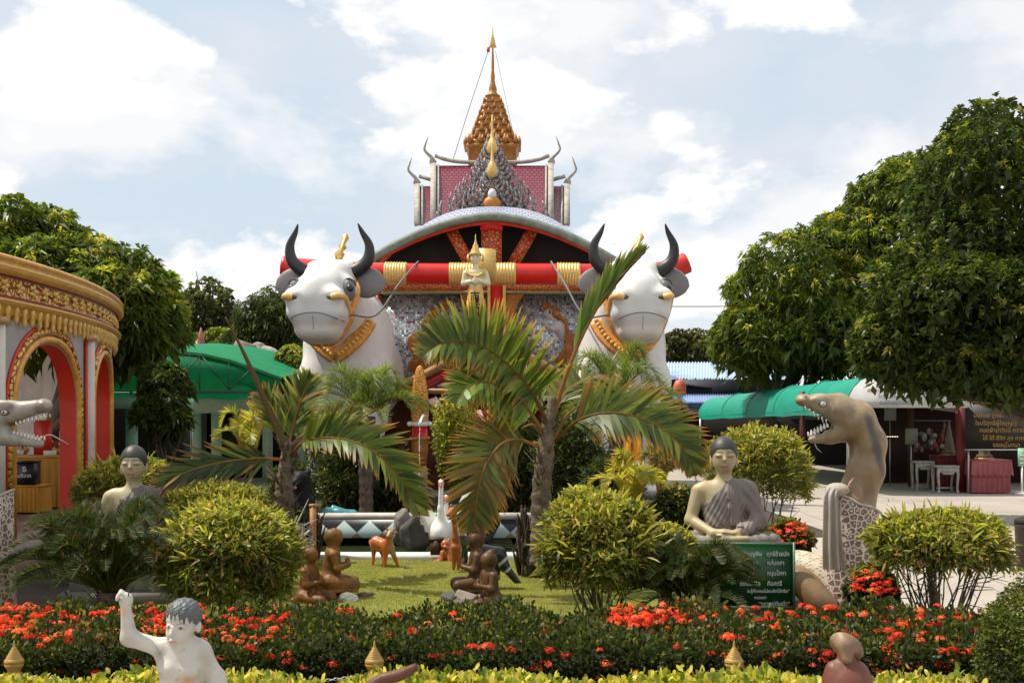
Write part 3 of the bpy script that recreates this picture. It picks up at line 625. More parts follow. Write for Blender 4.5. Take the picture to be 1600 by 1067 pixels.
for b, nm in ((b1, 'white plinth under the seated monk beside the green sign'), (b2, 'white plinth under the seated monk near the round pavilion')):
    g = G(); g.box((0, .0, .15), (1.0, .62, b[2]-.13+.0)); g.box((0, 0, .3+.02), (0, 0, 0)); z = b[2]-.03
    g = G(); g.box((0, 0, (z-.08)/2), (.92, .60, z-.08)); g.box((0, 0, z-.04), (1.02, .68, .075)); g.box((0, 0, .05), (1.04, .70, .1)); tag(g.build('plinth', mat('plinth%d' % len(MATS), (.22, .20, .17), .8, var=.35), smooth=False, loc=(b[0], b[1]-.02, .006)), nm, 'plinth')

# laughing-jawed snakes with lace shawls
M_snake = mat('snake_paint', attr=True, rough=.42, var=.2, vscale=7, bump=.003, bscale=40, col2=(.20, .13, .07), c2scale=3, c2amt=.45)
def lace_mat():
    m = mat('lace', (.60, .50, .44), .85, var=.1); nt = m.node_tree; N = nt.nodes; L = nt.links; b = [x for x in N if x.type == 'BSDF_PRINCIPLED'][0]
    tc = N.new('ShaderNodeTexCoord'); v = N.new('ShaderNodeTexVoronoi'); v.feature = 'DISTANCE_TO_EDGE'; v.inputs['Scale'].default_value = 19; v.inputs['Randomness'].default_value = .7; L.new(tc.outputs['Object'], v.inputs[0])
    v2 = N.new('ShaderNodeTexVoronoi'); v2.inputs['Scale'].default_value = 19; v2.inputs['Randomness'].default_value = .7; L.new(tc.outputs['Object'], v2.inputs[0])
    w1 = N.new('ShaderNodeMath'); w1.operation = 'LESS_THAN'; w1.inputs[1].default_value = .09; L.new(v.outputs['Distance'], w1.inputs[0]); w2 = N.new('ShaderNodeMath'); w2.operation = 'LESS_THAN'; w2.inputs[1].default_value = .22; L.new(v2.outputs['Distance'], w2.inputs[0])
    mx = N.new('ShaderNodeMath'); mx.operation = 'MAXIMUM'; L.new(w1.outputs[0], mx.inputs[0]); L.new(w2.outputs[0], mx.inputs[1])
    c = N.new('ShaderNodeMix'); c.data_type = 'RGBA'; L.new(mx.outputs[0], c.inputs[0]); c.inputs[6].default_value = (.20, .13, .09, 1); c.inputs[7].default_value = (.62, .52, .46, 1); L.new(c.outputs[2], b.inputs['Base Color']); return m
M_lace = lace_mat(); M_sheer = mat('sheer_cloth', (.48, .43, .39), .8, var=.12, vscale=5, trans=.25, bump=.004, bscale=40)
def shawl(o, L, cx, rad, y0, y1, tilt, drape):
    """wrapped lace from y0 down to y1 plus a hanging end"""
    u = L.u; a = np.linspace(0, 2*math.pi, 49); t = np.linspace(0, 1, 22); P = np.zeros((22, 49, 3))
    for i, s in enumerate(t):
        r = rad(s)*u+.012; c = L(cx(s), y0+(y1-y0)*s); P[i, :, 0] = c[0]+r*np.cos(a)+.006*np.sin(a*9+s*3); P[i, :, 1] = c[1]+r*.95*np.sin(a); P[i, :, 2] = c[2]+(-tilt*u*np.cos(a))*(1-s)+.008*np.sin(a*5)*(1-s)
    G().grid(P).build('shawl', M_lace, o); G().tube(P[0], .011, 6, caps=False, col=(1, 1, 1)).build('shawl_hem', M_sheer, o)
    pts, w = drape; Q = spline([L(*p) for p in pts], 20); k = np.linspace(-1, 1, 23); D = np.zeros((20, 23, 3))
    for i in range(20): s = i/19; D[i] = Q[i]; D[i, :, 0] += k*w*u*(.6+.5*s); D[i, :, 1] += .022*np.sin(k*9+s*2)*(.4+s)+.03*k*k
    G().slab(D, (0, .004, 0)).build('shawl_end', M_sheer, o)
def snakecol(dark, base=(.27, .19, .105)):
    def f(V):
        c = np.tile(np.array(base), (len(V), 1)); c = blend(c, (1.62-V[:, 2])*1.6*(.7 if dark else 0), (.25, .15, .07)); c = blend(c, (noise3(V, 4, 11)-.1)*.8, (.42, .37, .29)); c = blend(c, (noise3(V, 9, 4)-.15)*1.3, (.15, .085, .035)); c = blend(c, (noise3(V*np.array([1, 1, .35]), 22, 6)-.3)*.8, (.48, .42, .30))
        for (a, b, r) in dark:
            d = seg(V.astype(np.float32), a, b, r, r*.8); c = blend(c, -d/r*1.6, (.07, .06, .055))
        return c
    return f
def teeth(o, P, dirs, L, name='tooth'):
    for p, d in zip(P, dirs):
        g = G(); g.tube([p, np.asarray(p)+nrm(d)*L*.6, np.asarray(p)+nrm(d)*L], [L*.28, L*.2, .001], 6, col=(.75, .72, .66)); g.build(name, M_attr_gloss, o)
L = Loc(1318, 950, 9.5); o = thing('snake_statue', 'rearing brown snake statue with open jaws and lace shawl, right of the monk', 'statue', tuple(L.b))
pr = [L.c((1314, 955), (1322, 870), 24, 27, .08), L.c((1322, 870), (1333, 790), 27, 31, .08), L.c((1333, 790), (1353, 735), 31, 27, .06), L.c((1353, 735), (1357, 692), 27, 26, .06), L.c((1357, 692), (1340, 655), 26, 27, .06),
    L.c((1334, 655), (1308, 638), 30, 22, .05), L.c((1308, 636), (1280, 630), 21, 14, .05), L.c((1280, 630), (1254, 625), 14, 8.5, .04), L.e((1253, 625), (10, 15, 8), .03), L.e((1278, 624, -.07), (13, 6, 7), .03), L.e((1278, 624, .07), (13, 6, 7), .03),
    L.e((1312, 640), (20, 27, 19), .05), L.c((1322, 672), (1296, 680), 19, 13, .04), L.c((1298, 682), (1268, 687), 11, 5.5, .03), L.e((1335, 660, -.1), (22, 8, 12), .03, (0, 15, 0)),
    ('-b', L(1272, 660), np.array([22, 30, 7.5])*L.u, .02, .02, (0, 38, 0)), ('-e', L(1290, 664), np.array([16, 12, 6])*L.u, .02, (0, 38, 0))]
f = field(pr); dk = [(L(1350, 655, -.15), L(1362, 700, -.15), 11*L.u), (L(1362, 700, -.15), L(1374, 740, -.12), 12*L.u)]
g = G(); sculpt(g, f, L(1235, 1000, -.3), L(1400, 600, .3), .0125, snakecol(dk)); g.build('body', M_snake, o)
for s in (-1, 1):
    e = trace(f, [L(1281, 631, s*.5)], (0, -s, 0))[0]; g = G(); g.ball(e, (.034, .012, .027), col=(.08, .07, .06)); g.ball(e+(0, s*.004, 0), (.026, .014, .021), col=(.62, .60, .55)); g.ball(e+(0, s*.010, 0), (.010, .012, .012), 10, 6, col=(.25, .25, .28)); g.build('eye', M_attr_gloss, o)
    e = trace(f, [L(1256, 620, s*.3)], (0, -s, 0))[0]; G().ball(e, .009, 8, 6, col=(.03, .02, .02)).build('nostril', M_paint, o)
for s in (-1, 1):
    P = [L(1266+i*5.0, 682-i*2.9, s*.045) for i in range(6)]; teeth(o, P, [(-.2, 0, 1)]*6, .042)
    P = [L(1256+i*6.5, 634+i*4.2, s*.05) for i in range(6)]; teeth(o, P, [(-.1, 0, -1)]*6, .028)
G().tube([L(1272, 690), L(1276, 700), L(1284, 707)], [.006, .004, .002], 5, col=(.5, .45, .38)).build('whisker', M_paint, o)
def scalecol(base): return lambda V: base
# tail coils with an incised net of scales
m = mat('snake_scales', (.50, .42, .31), .5, var=.2, vscale=9, bump=.003); nt = m.node_tree; N = nt.nodes; LK = nt.links; b = [x for x in N if x.type == 'BSDF_PRINCIPLED'][0]
a_ = N.new('ShaderNodeAttribute'); a_.attribute_name = 'Col'; LK.new(a_.outputs['Color'], b.inputs['Base Color'])
def coil(pts, r, o, name='coil', base=(.52, .44, .33), k=70, n=64):
    C = spline(pts, k); g = G(); g.tube(C, r, n, col=(1, 1, 1)); V = np.vstack(g.v); i = np.arange(k)[:, None]; j = np.arange(n)[None]
    a = (i*2+j) % 12; b_ = (i*2-j) % 12; top = np.ones((k, n)); ln = ((a < 1) | (b_ < 1)); c = np.where(ln[..., None], (.13, .09, .05), base).reshape(-1, 3); g.c = [c]; g.build(name, m, o)
coil([L(1318, 935, .0), L(1290, 905, .12), L(1255, 893, .25), L(1215, 905, .3), L(1170, 935, .3)], [.17, .16, .15, .13, .12], o)
G().tube([L(1300, 960, -.16), L(1272, 935, -.2), L(1245, 905, -.06), L(1205, 915, .05), L(1170, 960, .05)], [.10, .115, .12, .11, .09], 20, k=40, col=(.22, .13, .06)).build('coil', M_snake, o)
shawl(o, L, lambda s: 1333-15*s, lambda s: 37-5*s, 783, 938, 16, ([(1298, 758, -.16), (1290, 772, -.20), (1290, 810, -.20), (1291, 850, -.20), (1294, 885, -.19)], 16))
G().ball(L(1303, 764, -.10), (.10, .09, .06), 16, 10).build('shawl_fold', M_sheer, o)
G().tube([L(1312, 770, -.16), L(1318, 752, -.17), L(1324, 745, -.17)], [.012, .014, .004], 6, flat=.4, col=(.7, .4, .3)).build('ribbon', M_paint, o)
# left snake, head thrust in from the left
L = Loc(-30, 955, 8.9); o = thing('snake_statue', 'pale snake statue baring its teeth before the round pavilion, thin tongue out', 'statue', tuple(L.b))
pr = [L.c((-32, 960), (-32, 870), 45, 42, .08), L.c((-32, 870), (-45, 780), 42, 36, .08), L.c((-45, 780), (-62, 720), 36, 33, .06), L.c((-62, 720), (-52, 672), 33, 32, .06), L.c((-52, 672), (-20, 655), 32, 30, .05), L.c((-20, 650), (15, 645), 27, 19, .05),
    L.c((15, 645), (66, 634), 17, 10, .04), L.e((70, 634), (11, 16, 10), .03), L.e((10, 632, -.09), (18, 6, 7), .03), L.c((-10, 676), (22, 684), 20, 13, .04), L.c((22, 684), (62, 693), 11, 7, .03), ('-b', L(50, 665), np.array([34, 30, 8])*L.u, .02, .02, (0, 4, 0))]
pr[-1] = ('-f', lambda P, L=L: np.maximum(np.maximum(-(P[:, 0]-L(20, 0)[0]), (P[:, 2]-L(0, 652)[2]-(-(P[:, 0]-L(20, 0)[0])*-.18+0)*1.0+.09)*.9), -(P[:, 2]-L(0, 676)[2]+(P[:, 0]-L(20, 0)[0])*.22)*.9), .01)
f = field(pr); g = G(); sculpt(g, f, L(-110, 1000, -.32), L(95, 600, .32), .012, snakecol([], (.36, .34, .29))); g.build('body', M_snake, o)
for s in (-1, 1):
    e = trace(f, [L(16, 644, s*.5)], (0, -s, 0))[0]; g = G(); g.ball(e, (.04, .014, .026), col=(.10, .08, .07)); g.ball(e+(0, s*.006, 0), (.026, .014, .018), col=(.55, .5, .48)); g.ball(e+(0, s*.012, 0), (.01, .012, .012), 10, 6, col=(.05, .04, .05)); g.build('eye', M_attr_gloss, o)
    teeth(o, [L(26+i*5.6, 678.0+i*1.5, s*.05) for i in range(8)], [(.1, 0, 1)]*8, .030); teeth(o, [L(30+i*6.2, 659-i*1.7, s*.055) for i in range(8)], [(.1, 0, -1)]*8, .028)
G().tube([L(52, 690, -.02), L(78, 679, -.03), L(92, 684, -.03), L(110, 694, -.03)], [.004, .003, .003, .001], 5, k=14, col=(.7, .66, .6)).build('tongue', M_paint, o)
shawl(o, L, lambda s: -32+6*s, lambda s: 47-1*s, 800, 950, -34, ([(-2, 762, -.22), (6, 800, -.25), (6, 850, -.25), (6, 940, -.25)], 12))
# ---------------------------------------------------------------- boy statue in the foreground
L = Loc(285, 1335, 4.4, .8); o = thing('boy_statue', 'weathered white boy statue with grey hair raising one fist, front left', 'statue', tuple(L.b)); u = L.u
pr = [L.e((286, 964, 0), (25, 27, 27), .02), L.e((282, 986, -.022), (20, 20, 20), .02), L.e((310, 978, .0), (5, 5, 10), .01), L.c((277, 976, -.080), (276, 985, -.090), 2.0, 3.6, .012), L.e((277, 995, -.081), (6, 3, 1.8), .008), L.e((277, 998.5, -.079), (5, 3, 2.0), .008),
    L.e((271, 975, -.061), (5.5, 3, 3), .012), L.e((290, 976, -.074), (5.5, 3, 3), .012), L.c((287, 1003, .01), (286, 1022, .02), 17, 19, .02), L.e((282, 1035, .01), (38, 24, 26), .05), L.c((258, 1014, .02), (310, 1018, .02), 14, 15, .04),
    L.e((282, 1085, .01), (36, 25, 50), .05), L.e((282, 1135, .01), (38, 28, 40), .05), L.e((266, 1042, -.05), (14, 10, 9), .03), L.e((300, 1044, -.05), (14, 10, 9), .03),
    L.c((254, 1014, .02), (202, 996, .0), 14, 12.5, .03), L.c((202, 996, .0), (199, 948, -.02), 12.5, 8, .02), L.e((199, 937, -.02), (11, 9, 11), .01),
    L.c((312, 1018, .02), (337, 1062, .03), 14.5, 12.5, .03), L.c((337, 1062, .03), (360, 1112, -.02), 12, 8.5, .03), L.e((363, 1122, -.02), (9, 7, 11), .02),
    L.c((266, 1150, .01), (264, 1245, .0), 20, 14, .03), L.c((302, 1150, .01), (304, 1245, .0), 20, 14, .03), L.c((264, 1245, .0), (262, 1325, .02), 14, 10, .03), L.c((304, 1245, .0), (306, 1325, .02), 14, 10, .03), L.e((262, 1328, -.02), (12, 20, 7), .02), L.e((306, 1328, -.02), (12, 20, 7), .02)]
for i in range(4): y_ = -.012-.0085*i+.0*i; pr += [L.c((202, 931+i*.6, y_-.004), (192+i*.6, 922+i*1.2, y_-.012), 3.6, 3.2, .004), L.c((192+i*.6, 922+i*1.2, y_-.012), (186+i*.8, 930+i*1.4, y_-.016), 3.0, 2.3, .003)]
pr += [L.c((204, 940, -.040), (197, 931, -.056), 3.8, 3.0, .006), L.e((201, 932, -.02), (8, 9, 7), .008)]
f = field(pr)
def colr(V):
    c = np.tile((.52, .49, .44), (len(V), 1)); c = blend(c, (noise3(V, 24, 5)-.0)*.9, (.38, .35, .30)); c = blend(c, (noise3(V, 60, 15)-.5)*1.2, (.20, .17, .14)); px = (V[:, 0]/u)+285+0; py = 1335-V[:, 2]/u
    r = lambda x, y, a: 1.3-np.hypot(px-x, py-y)/a
    c = blend(c, r(252, 1018, 13)*.6*(noise3(V, 60, 1)*.5+.6), (.12, .10, .09)); c = blend(c, r(298, 1060, 12)*.8, (.50, .26, .13)); c = blend(c, r(198, 955, 9)*.5, (.50, .30, .18)); c = blend(c, r(196, 994, 11)*.3, (.45, .3, .2))
    fr = V[:, 1] < -.024
    for (x, y) in ((271, 975), (290, 976)):
        c = blend(c, (np.abs(py-(y-7+(px-x)**2*.05)) < 1.1)*fr*(np.abs(px-x) < 10)*.75, (.2, .18, .17)); c = blend(c, (((px-x)/5.5)**2+((py-y)/2.2)**2 < 1)*fr*.6, (.20, .19, .18)); c = blend(c, (((px-x)/2)**2+((py-y)/2)**2 < 1)*fr*1., (.05, .05, .05))
    c = blend(c, (((px-277)/6)**2+((py-996.5)/2.6)**2 < 1)*fr*.7, (.42, .22, .17)); return c
g = G(); sculpt(g, f, L(170, 1340, -.2), L(385, 905, .2), .0042, colr); g.build('body', M_paint, o)
def hair(P):
    x = P[:, 0]/u+285; z = 1335-P[:, 2]/u; d = ell(P, L(287, 961, .003), np.array([27.5, 29, 27.5])*u); line = 966+6*np.sin(x*.9)+4*np.sin(x*.37)+12*np.clip((x-296)/14, 0, 1.6)-2+np.clip((P[:, 1]+.016)/.048, 0, 1)*26-6*np.exp(-((x-277)/7)**2)
    return np.maximum(d-.0025*np.sin(P[:, 0]*260+5*np.sin(P[:, 2]*70))*np.sin(P[:, 2]*230), (z-line)*u*.6)
g = G(); sculpt(g, hair, L(255, 1005, -.13), L(325, 925, .14), .0036, lambda V: blend(np.tile((.085, .09, .095), (len(V), 1)), noise3(V, 40, 2)*.6, (.20, .21, .22))); g.build('hair', M_paint, o)
g = G(); [g.tube([L(206, 928, -.05), L(208+i, 920, -.06), L(211+i*2, 915+i, -.07)], [.003, .0025, .001], 5, col=(.06, .05, .05)) for i in range(1)]; g.build('wire_stub', M_paint, o)

# straw-hatted figure at the bottom right
L = Loc(1325, 1345, 4.3, .82); o = thing('hatted_figure_statue', 'small brown figure statue under a drooping tan hat, bottom right', 'statue', tuple(L.b))
f = field([L.c((1324, 1335), (1324, 1080), 38, 34, .05), L.e((1325, 1062), (34, 26, 30), .05), L.e((1322, 1018), (13, 13, 15), .02), L.c((1322, 1028), (1323, 1045), 9, 12, .03), L.c((1302, 1044), (1296, 1090), 11, 10, .03), L.c((1340, 1046), (1352, 1095), 12, 10, .03)])
g = G(); sculpt(g, f, L(1275, 1345, -.2), L(1375, 1000, .2), .006, lambda V: blend(np.tile((.14, .04, .022), (len(V), 1)), noise3(V, 20, 4)*.8, (.13, .05, .03))); g.build('body', M_paint, o)
fh = field([('e', L(1322, 1004, -.0), np.array([19, 21, 13])*L.u, .02, (0, 30, 0)), ('e', L(1324, 1011, .01), np.array([29, 24, 6])*L.u, .02, (-48, 42, 0)), L.c((1318, 1010, -.02), (1319, 1026, -.04), 10, 8, .03)])
g = G(); sculpt(g, fh, L(1290, 1050, -.15), L(1360, 980, .15), .006, lambda V: blend(np.tile((.20, .12, .07), (len(V), 1)), noise3(V, 18, 4)*.8, (.30, .21, .13))); g.build('hat', M_paint, o)

# four kneeling carved children, brown
M_wood = mat('carved_brown', attr=True, rough=.50, spec=.3, var=.3, vscale=14, bump=.004, bscale=35, col2=(.09, .045, .018), c2scale=7, c2amt=.7)
def kneeler(name, label, px, py, Y, rz, s, col, bun):
    b = W(px, py, Y); o = thing(name, label, 'statue', tuple(b), rz, group='kneeling carved children at the lawn edge', scale=s)
    pr = [('e', (0, .02, .575), (.095, .105, .10)), ('c', (0, .02, .50), (0, .03, .42), .055, .075, .04), ('c', (-.07, .03, .40), (.07, .03, .40), .06, .06, .04), ('e', (0, .03, .27), (.105, .095, .17), .05), ('e', (0, .05, .12), (.135, .12, .10), .05),
        ('cm', (.12, .02, .40), (.145, -.02, .25), .045, .035, .03), ('cm', (.145, -.02, .25), (.04, -.14, .28), .035, .028, .03), ('cm', (.10, .06, .10), (.13, -.20, .08), .075, .06, .05), ('cm', (.12, -.20, .05), (.09, .18, .05), .05, .045, .03), ('b', (0, 0, .012), (.19, .24, .014), .02, .012),
        ('e', (0, -.13, .30), (.035, .03, .06), .02)]
    if bun: pr += [('e', (0, .05, .665), (.05, .05, .035), .02), ('e', (-.03, .08, .64), (.045, .045, .04), .01)]
    else: pr += [('-c', (0, -.06, .68), (0, .12, .655), .012, .01, .015), ('-c', (-.07, .03, .66), (.07, .06, .66), .008, .008, .012)]
    f = field(pr); g = G(); hf = lambda P: f(P)
    def colr(V): c = np.tile(np.array(col), (len(V), 1)); c = blend(c, (noise3(V, 14, px)-.1), np.array(col)*.35); c = blend(c, (noise3(V, 26, px+3)-.35), np.minimum(np.array(col)*2.1, .5)); c = blend(c, (np.sin(V[:, 2]*150+4*V[:, 0]) > .86)*(V[:, 2] > .10)*(V[:, 2] < .42)*.35, np.array(col)*.3); c = blend(c, (V[:, 2] > .53)*(V[:, 1] > -.02)*.55, np.array(col)*.4); return c
    sculpt(g, hf, (-.24, -.28, -.02), (.24, .27, .74), .011, colr); g.build('body', M_wood, o)
    g = G(); vf = lambda P: np.maximum(np.maximum(field(pr[2:5])(P)-.008, np.abs(P[:, 2]-.30)-.17), -P[:, 1]+.02-(np.abs(P[:, 0])-.04)*3)
    sculpt(g, vf, (-.2, -.15, .08), (.2, .2, .52), .011, tuple(np.array(col)*.75)); g.build('vest', M_wood, o); return o
kneeler('kneeling_child_statue', 'smaller brown kneeling child statue, left one of the pair beside the round bush', 486, 945, 10.15, R(70), .76, (.24, .09, .02), True)
kneeler('kneeling_child_statue', 'taller brown kneeling child statue on a low stone, facing right with smooth head', 524, 922, 10.4, R(100), .84, (.28, .12, .028), False)
kneeler('kneeling_child_statue', 'dark kneeling child statue behind the black bird, in the back of its pair', 741, 922, 10.5, R(-80), .80, (.12, .055, .022), False)
kneeler('kneeling_child_statue', 'dark kneeling child statue with curly head, front one right of the lawn', 762, 950, 10.1, R(-62), .74, (.13, .06, .022), True)
def rock(label, px, py, Y, w, h, d, col, seed, sq=.5, tilt=0):
    b = W(px, py, Y); r = np.random.default_rng(seed); g = G(); pl = nrm(r.normal(size=(14, 3))); of = r.uniform(.62, .95, 14); sz = np.array([w, d, h])/2
    def f(P): q = P/sz; return np.maximum((q@pl.T.astype(np.float32)-of).max(1), np.linalg.norm(q, axis=1)-1.05)*sz.min()
    hh = max(w, h, d)/26; sculpt(g, f, -sz*1.1, sz*1.1, hh, lambda V: blend(np.tile(np.array(col), (len(V), 1)), noise3(V/max(w, h), 6, seed)*.7, np.array(col)*.45), lambda V: V+np.array([0, 0, sz[2]*.75]))
    q = tag(g.build('rock', M_rock, loc=tuple(b), smooth='auto'), label, 'rock'); q.rotation_euler.y = tilt; return q
rock('low brown plinth rock under the taller kneeling child', 520, 950, 10.45, .36, .20, .3, (.16, .10, .07), 1)
rock('pale grey flat slab leaning beside the kneeling pair', 545, 952, 10.15, .19, .19, .10, (.36, .34, .31), 2)
rock('reddish brown jagged rock right of the pale slab', 570, 948, 10.5, .22, .19, .25, (.17, .11, .085), 3)
rock('small dark stone at the foot of the kneeling pair', 527, 962, 9.9, .20, .10, .15, (.12, .10, .09), 4)
rock('black and grey jagged rock at the lawn edge, left of the curly child', 702, 948, 10.2, .20, .15, .2, (.10, .095, .095), 5)
rock('tan grey boulder under the dark kneeling pair', 727, 952, 10.15, .24, .22, .25, (.26, .22, .18), 6)
rock('grey rounded stone in front of the curly kneeling child', 772, 957, 9.9, .16, .10, .15, (.28, .25, .21), 7)
rock('dark plinth rock under the rear dark child', 745, 945, 10.55, .34, .18, .3, (.10, .07, .05), 8)

# deer
M_deer = mat('deer_paint', attr=True, rough=.35, var=.12, vscale=9)
L = Loc(603, 887, 12.45); o = thing('deer_statue', 'small orange deer statue with antlers standing on the lawn by the pond', 'statue', tuple(L.b))
pr = [L.c((588, 848, .02), (606, 853, -.05), 10.5, 9.5, .04), L.c((606, 850, -.06), (612, 836, -.10), 8, 5, .04), L.e((612, 831, -.12), (5, 7, 5.5), .02), L.c((611, 832, -.14), (609, 835, -.19), 4, 2.4, .02),
    L.c((584, 852, .06), (582, 867, .10), 6.5, 3.2, .03), L.c((582, 867, .10), (581, 886, .07), 3.0, 2.2, .01), L.c((592, 854, .08), (597, 870, .12), 6, 3.2, .03), L.c((597, 870, .12), (598, 886, .10), 3, 2.2, .01),
    L.c((604, 858, -.08), (603, 872, -.09), 5.5, 3.3, .03), L.c((603, 872, -.09), (602, 887, -.1), 3.2, 2.3, .01), L.c((612, 856, -.06), (618, 871, -.05), 5.5, 3.2, .03), L.c((618, 871, -.05), (624, 886, -.06), 3.1, 2.2, .01), L.e((578, 847, .06), (3, 4, 4), .02)]
f = field(pr); g = G()
def colr(V):
    x, y, z = (V/L.u).T; c = np.tile((.50, .13, .022), (len(V), 1)); c = blend(c, (x-2)/7*(z > 18), (.40, .24, .11)); c = blend(c, (noise3(V, 30, 3)-.1), (.36, .08, .015)); c = blend(c, (6-z)/3, (.25, .14, .07)); c = blend(c, (x < -2)*(z > 46)*(noise3(V, 60, 9) > .55)*1., (.8, .7, .5)); return c
sculpt(g, f, L(570, 892, -.28), L(632, 815, .22), .008, colr); g.build('body', M_deer, o)
for s in (-1, 1):
    g = G(); g.tube([L(612+s*3, 828, -.11), L(613+s*8, 822, -.10), L(613+s*6, 813, -.10)], [.010, .008, .003], 6, k=8, col=(.28, .10, .03)); g.tube([L(613+s*7, 821, -.10), L(613+s*11, 816, -.12)], [.006, .002], 5, col=(.28, .10, .03)); g.build('antler', M_deer, o)
    G().tube([L(612+s*4, 831, -.11), L(612+s*9, 829, -.10), L(612+s*13, 831, -.10)], [.012, .022, .004], 8, flat=.3, col=(.50, .22, .09)).build('ear', M_deer, o)
    G().ball(L(612+s*3.6, 830.5, -.155), .008, 8, 6, col=(.01, .01, .01)).build('eye', M_attr_gloss, o)
# taller slim fawn statue seen behind the kneelers
L = Loc(712, 888, 12.0); o = thing('fawn_statue', 'slim orange fawn statue standing upright behind the dark kneeling children', 'statue', tuple(L.b))
f = field([L.c((712, 858, .05), (712, 840, 0), 8, 6, .03), L.c((712, 845, 0), (710, 812, -.02), 5, 3.8, .03), L.e((708, 798, -.05), (7, 9, 6.5), .02), L.c((706, 798, -.08), (701, 802, -.16), 5, 3, .02), L.c((710, 812, -.02), (709, 800, -.03), 4.5, 5, .02),
    L.c((708, 855, -.02), (709, 888, -.03), 4, 2.4, .02), L.c((716, 855, -.02), (716, 888, 0), 4, 2.4, .02), L.c((709, 862, .1), (709, 888, .12), 4, 2.4, .02), L.c((717, 862, .1), (718, 888, .13), 4, 2.4, .02), L.c((712, 855, .0), (713, 858, .12), 8, 8, .02)])
g = G(); sculpt(g, f, L(690, 892, -.25), L(728, 785, .25), .009, lambda V: blend(np.tile((.42, .12, .025), (len(V), 1)), noise3(V, 18, 3)*.8, (.24, .07, .02))); g.build('body', M_deer, o)
for s in (-1, 1): G().tube([L(709+s*3, 794, -.04), L(711+s*6, 789, -.02), L(713+s*7, 787, -.02)], [.010, .016, .003], 7, flat=.4, col=(.32, .09, .02)).build('ear', M_deer, o)
# green duck-like bird beyond the fawn
L = Loc(722, 880, 12.4); o = thing('duck_statue', 'dark green and white duck statue behind the fawn statue', 'statue', tuple(L.b))
f = field([L.e((724, 846, .05), (10, 17, 12), .03), L.c((722, 842, -.04), (722, 815, -.06), 6, 4.6, .03), L.e((719, 808, -.08), (8, 9, 7), .02), L.c((714, 809, -.1), (704, 808, -.13), 3, 2.2, .015), L.c((722, 856, .02), (721, 878, 0), 4, 3, .02), L.c((727, 856, .06), (728, 878, .05), 4, 3, .02)])
g = G(); sculpt(g, f, L(698, 884, -.25), L(740, 795, .3), .009, lambda V: blend(blend(np.tile((.02, .045, .035), (len(V), 1)), (noise3(V, 16, 3)-.1), (.10, .16, .13)), (np.abs(V[:, 2]/L.u-47) < 3)*1., (.35, .35, .33))); g.build('body', M_attr_gloss, o)
G().ball(L(715, 805, -.135), .008, 8, 6, col=(.3, .15, .02)).build('eye', M_attr_gloss, o)
# sitting puppy-like statue on the kerb
L = Loc(697, 880, 12.95); o = thing('bear_cub_statue', 'small orange sitting cub statue on the pond kerb below the swan', 'statue', tuple(L.b)+(), 0)
f = field([L.e((697, 867, 0), (10, 10, 12), .02), L.e((696, 850, -.01), (8, 8, 8), .02), L.c((692, 862, -.06), (690, 874, -.1), 4, 3.4, .02), L.c((702, 862, -.06), (704, 874, -.1), 4, 3.4, .02), L.c((690, 875, 0), (681, 877, -.1), 5.5, 4, .03), L.c((704, 875, 0), (713, 877, -.08), 5.5, 4, .03), L.e((696, 853, -.06), (4, 4, 3), .01), L.e((690, 843.5, 0), (2.6, 2, 2.8), .01), L.e((702, 843.5, 0), (2.6, 2, 2.8), .01)])
g = G(); sculpt(g, f, L(670, 884, -.2), L(722, 836, .15), .008, lambda V: blend(np.tile((.44, .13, .035), (len(V), 1)), noise3(V, 22, 3)*.8, (.28, .07, .02))); g.build('body', M_deer, o)
for s in (-1, 1): G().ball(L(696+s*3, 849, -.066), .007, 8, 6, col=(.01, .01, .01)).build('eye', M_attr_gloss, o)
g = G(); g.box((0, 0, .08), (.13, .14, .16)); g.box((0, 0, .175), (.16, .17, .03)); tag(g.build('wooden_post_block', mat('dark_wood', (.06, .025, .015), .6, var=.4, vscale=14), smooth=False, loc=tuple(W(682, 880, 13.0)*np.array([1, 1, 0])+np.array([0, .0, .07]))), 'short dark wooden block on the kerb beside the orange cub', 'wooden block')
# black bird with ringed tail
L = Loc(778, 905, 10.9); o = thing('hornbill_statue', 'glossy black hornbill statue with white ringed tail drooping to the right', 'statue', tuple(L.b))
f = field([L.c((758, 862, 0), (778, 868, 0), 12, 13, .05), L.c((778, 866, 0), (788, 884, -.02), 12, 8, .04), L.c((788, 884, -.02), (812, 912, -.05), 7.5, 4, .03), L.c((768, 876, .0), (767, 904, .0), 6, 4.5, .03), L.c((776, 878, .05), (777, 904, .06), 6, 4.5, .03), L.e((752, 862, -.02), (9, 9, 9), .04)])
def colr(V):
    c = np.tile((.012, .016, .024), (len(V), 1)); x = V[:, 0]/L.u+775; y = 905-V[:, 2]/L.u; s = (x-778)*.66+(y-868)*.75
    for a, w_ in ((9, 2.2), (24, 1.8)): c = blend(c, (np.abs(s-a) < w_)*(x > 776)*.95, (.55, .56, .57))
    return c
g = G(); sculpt(g, f, L(735, 910, -.25), L(822, 838, .25), .008, colr); g.build('body', M_attr_gloss, o)

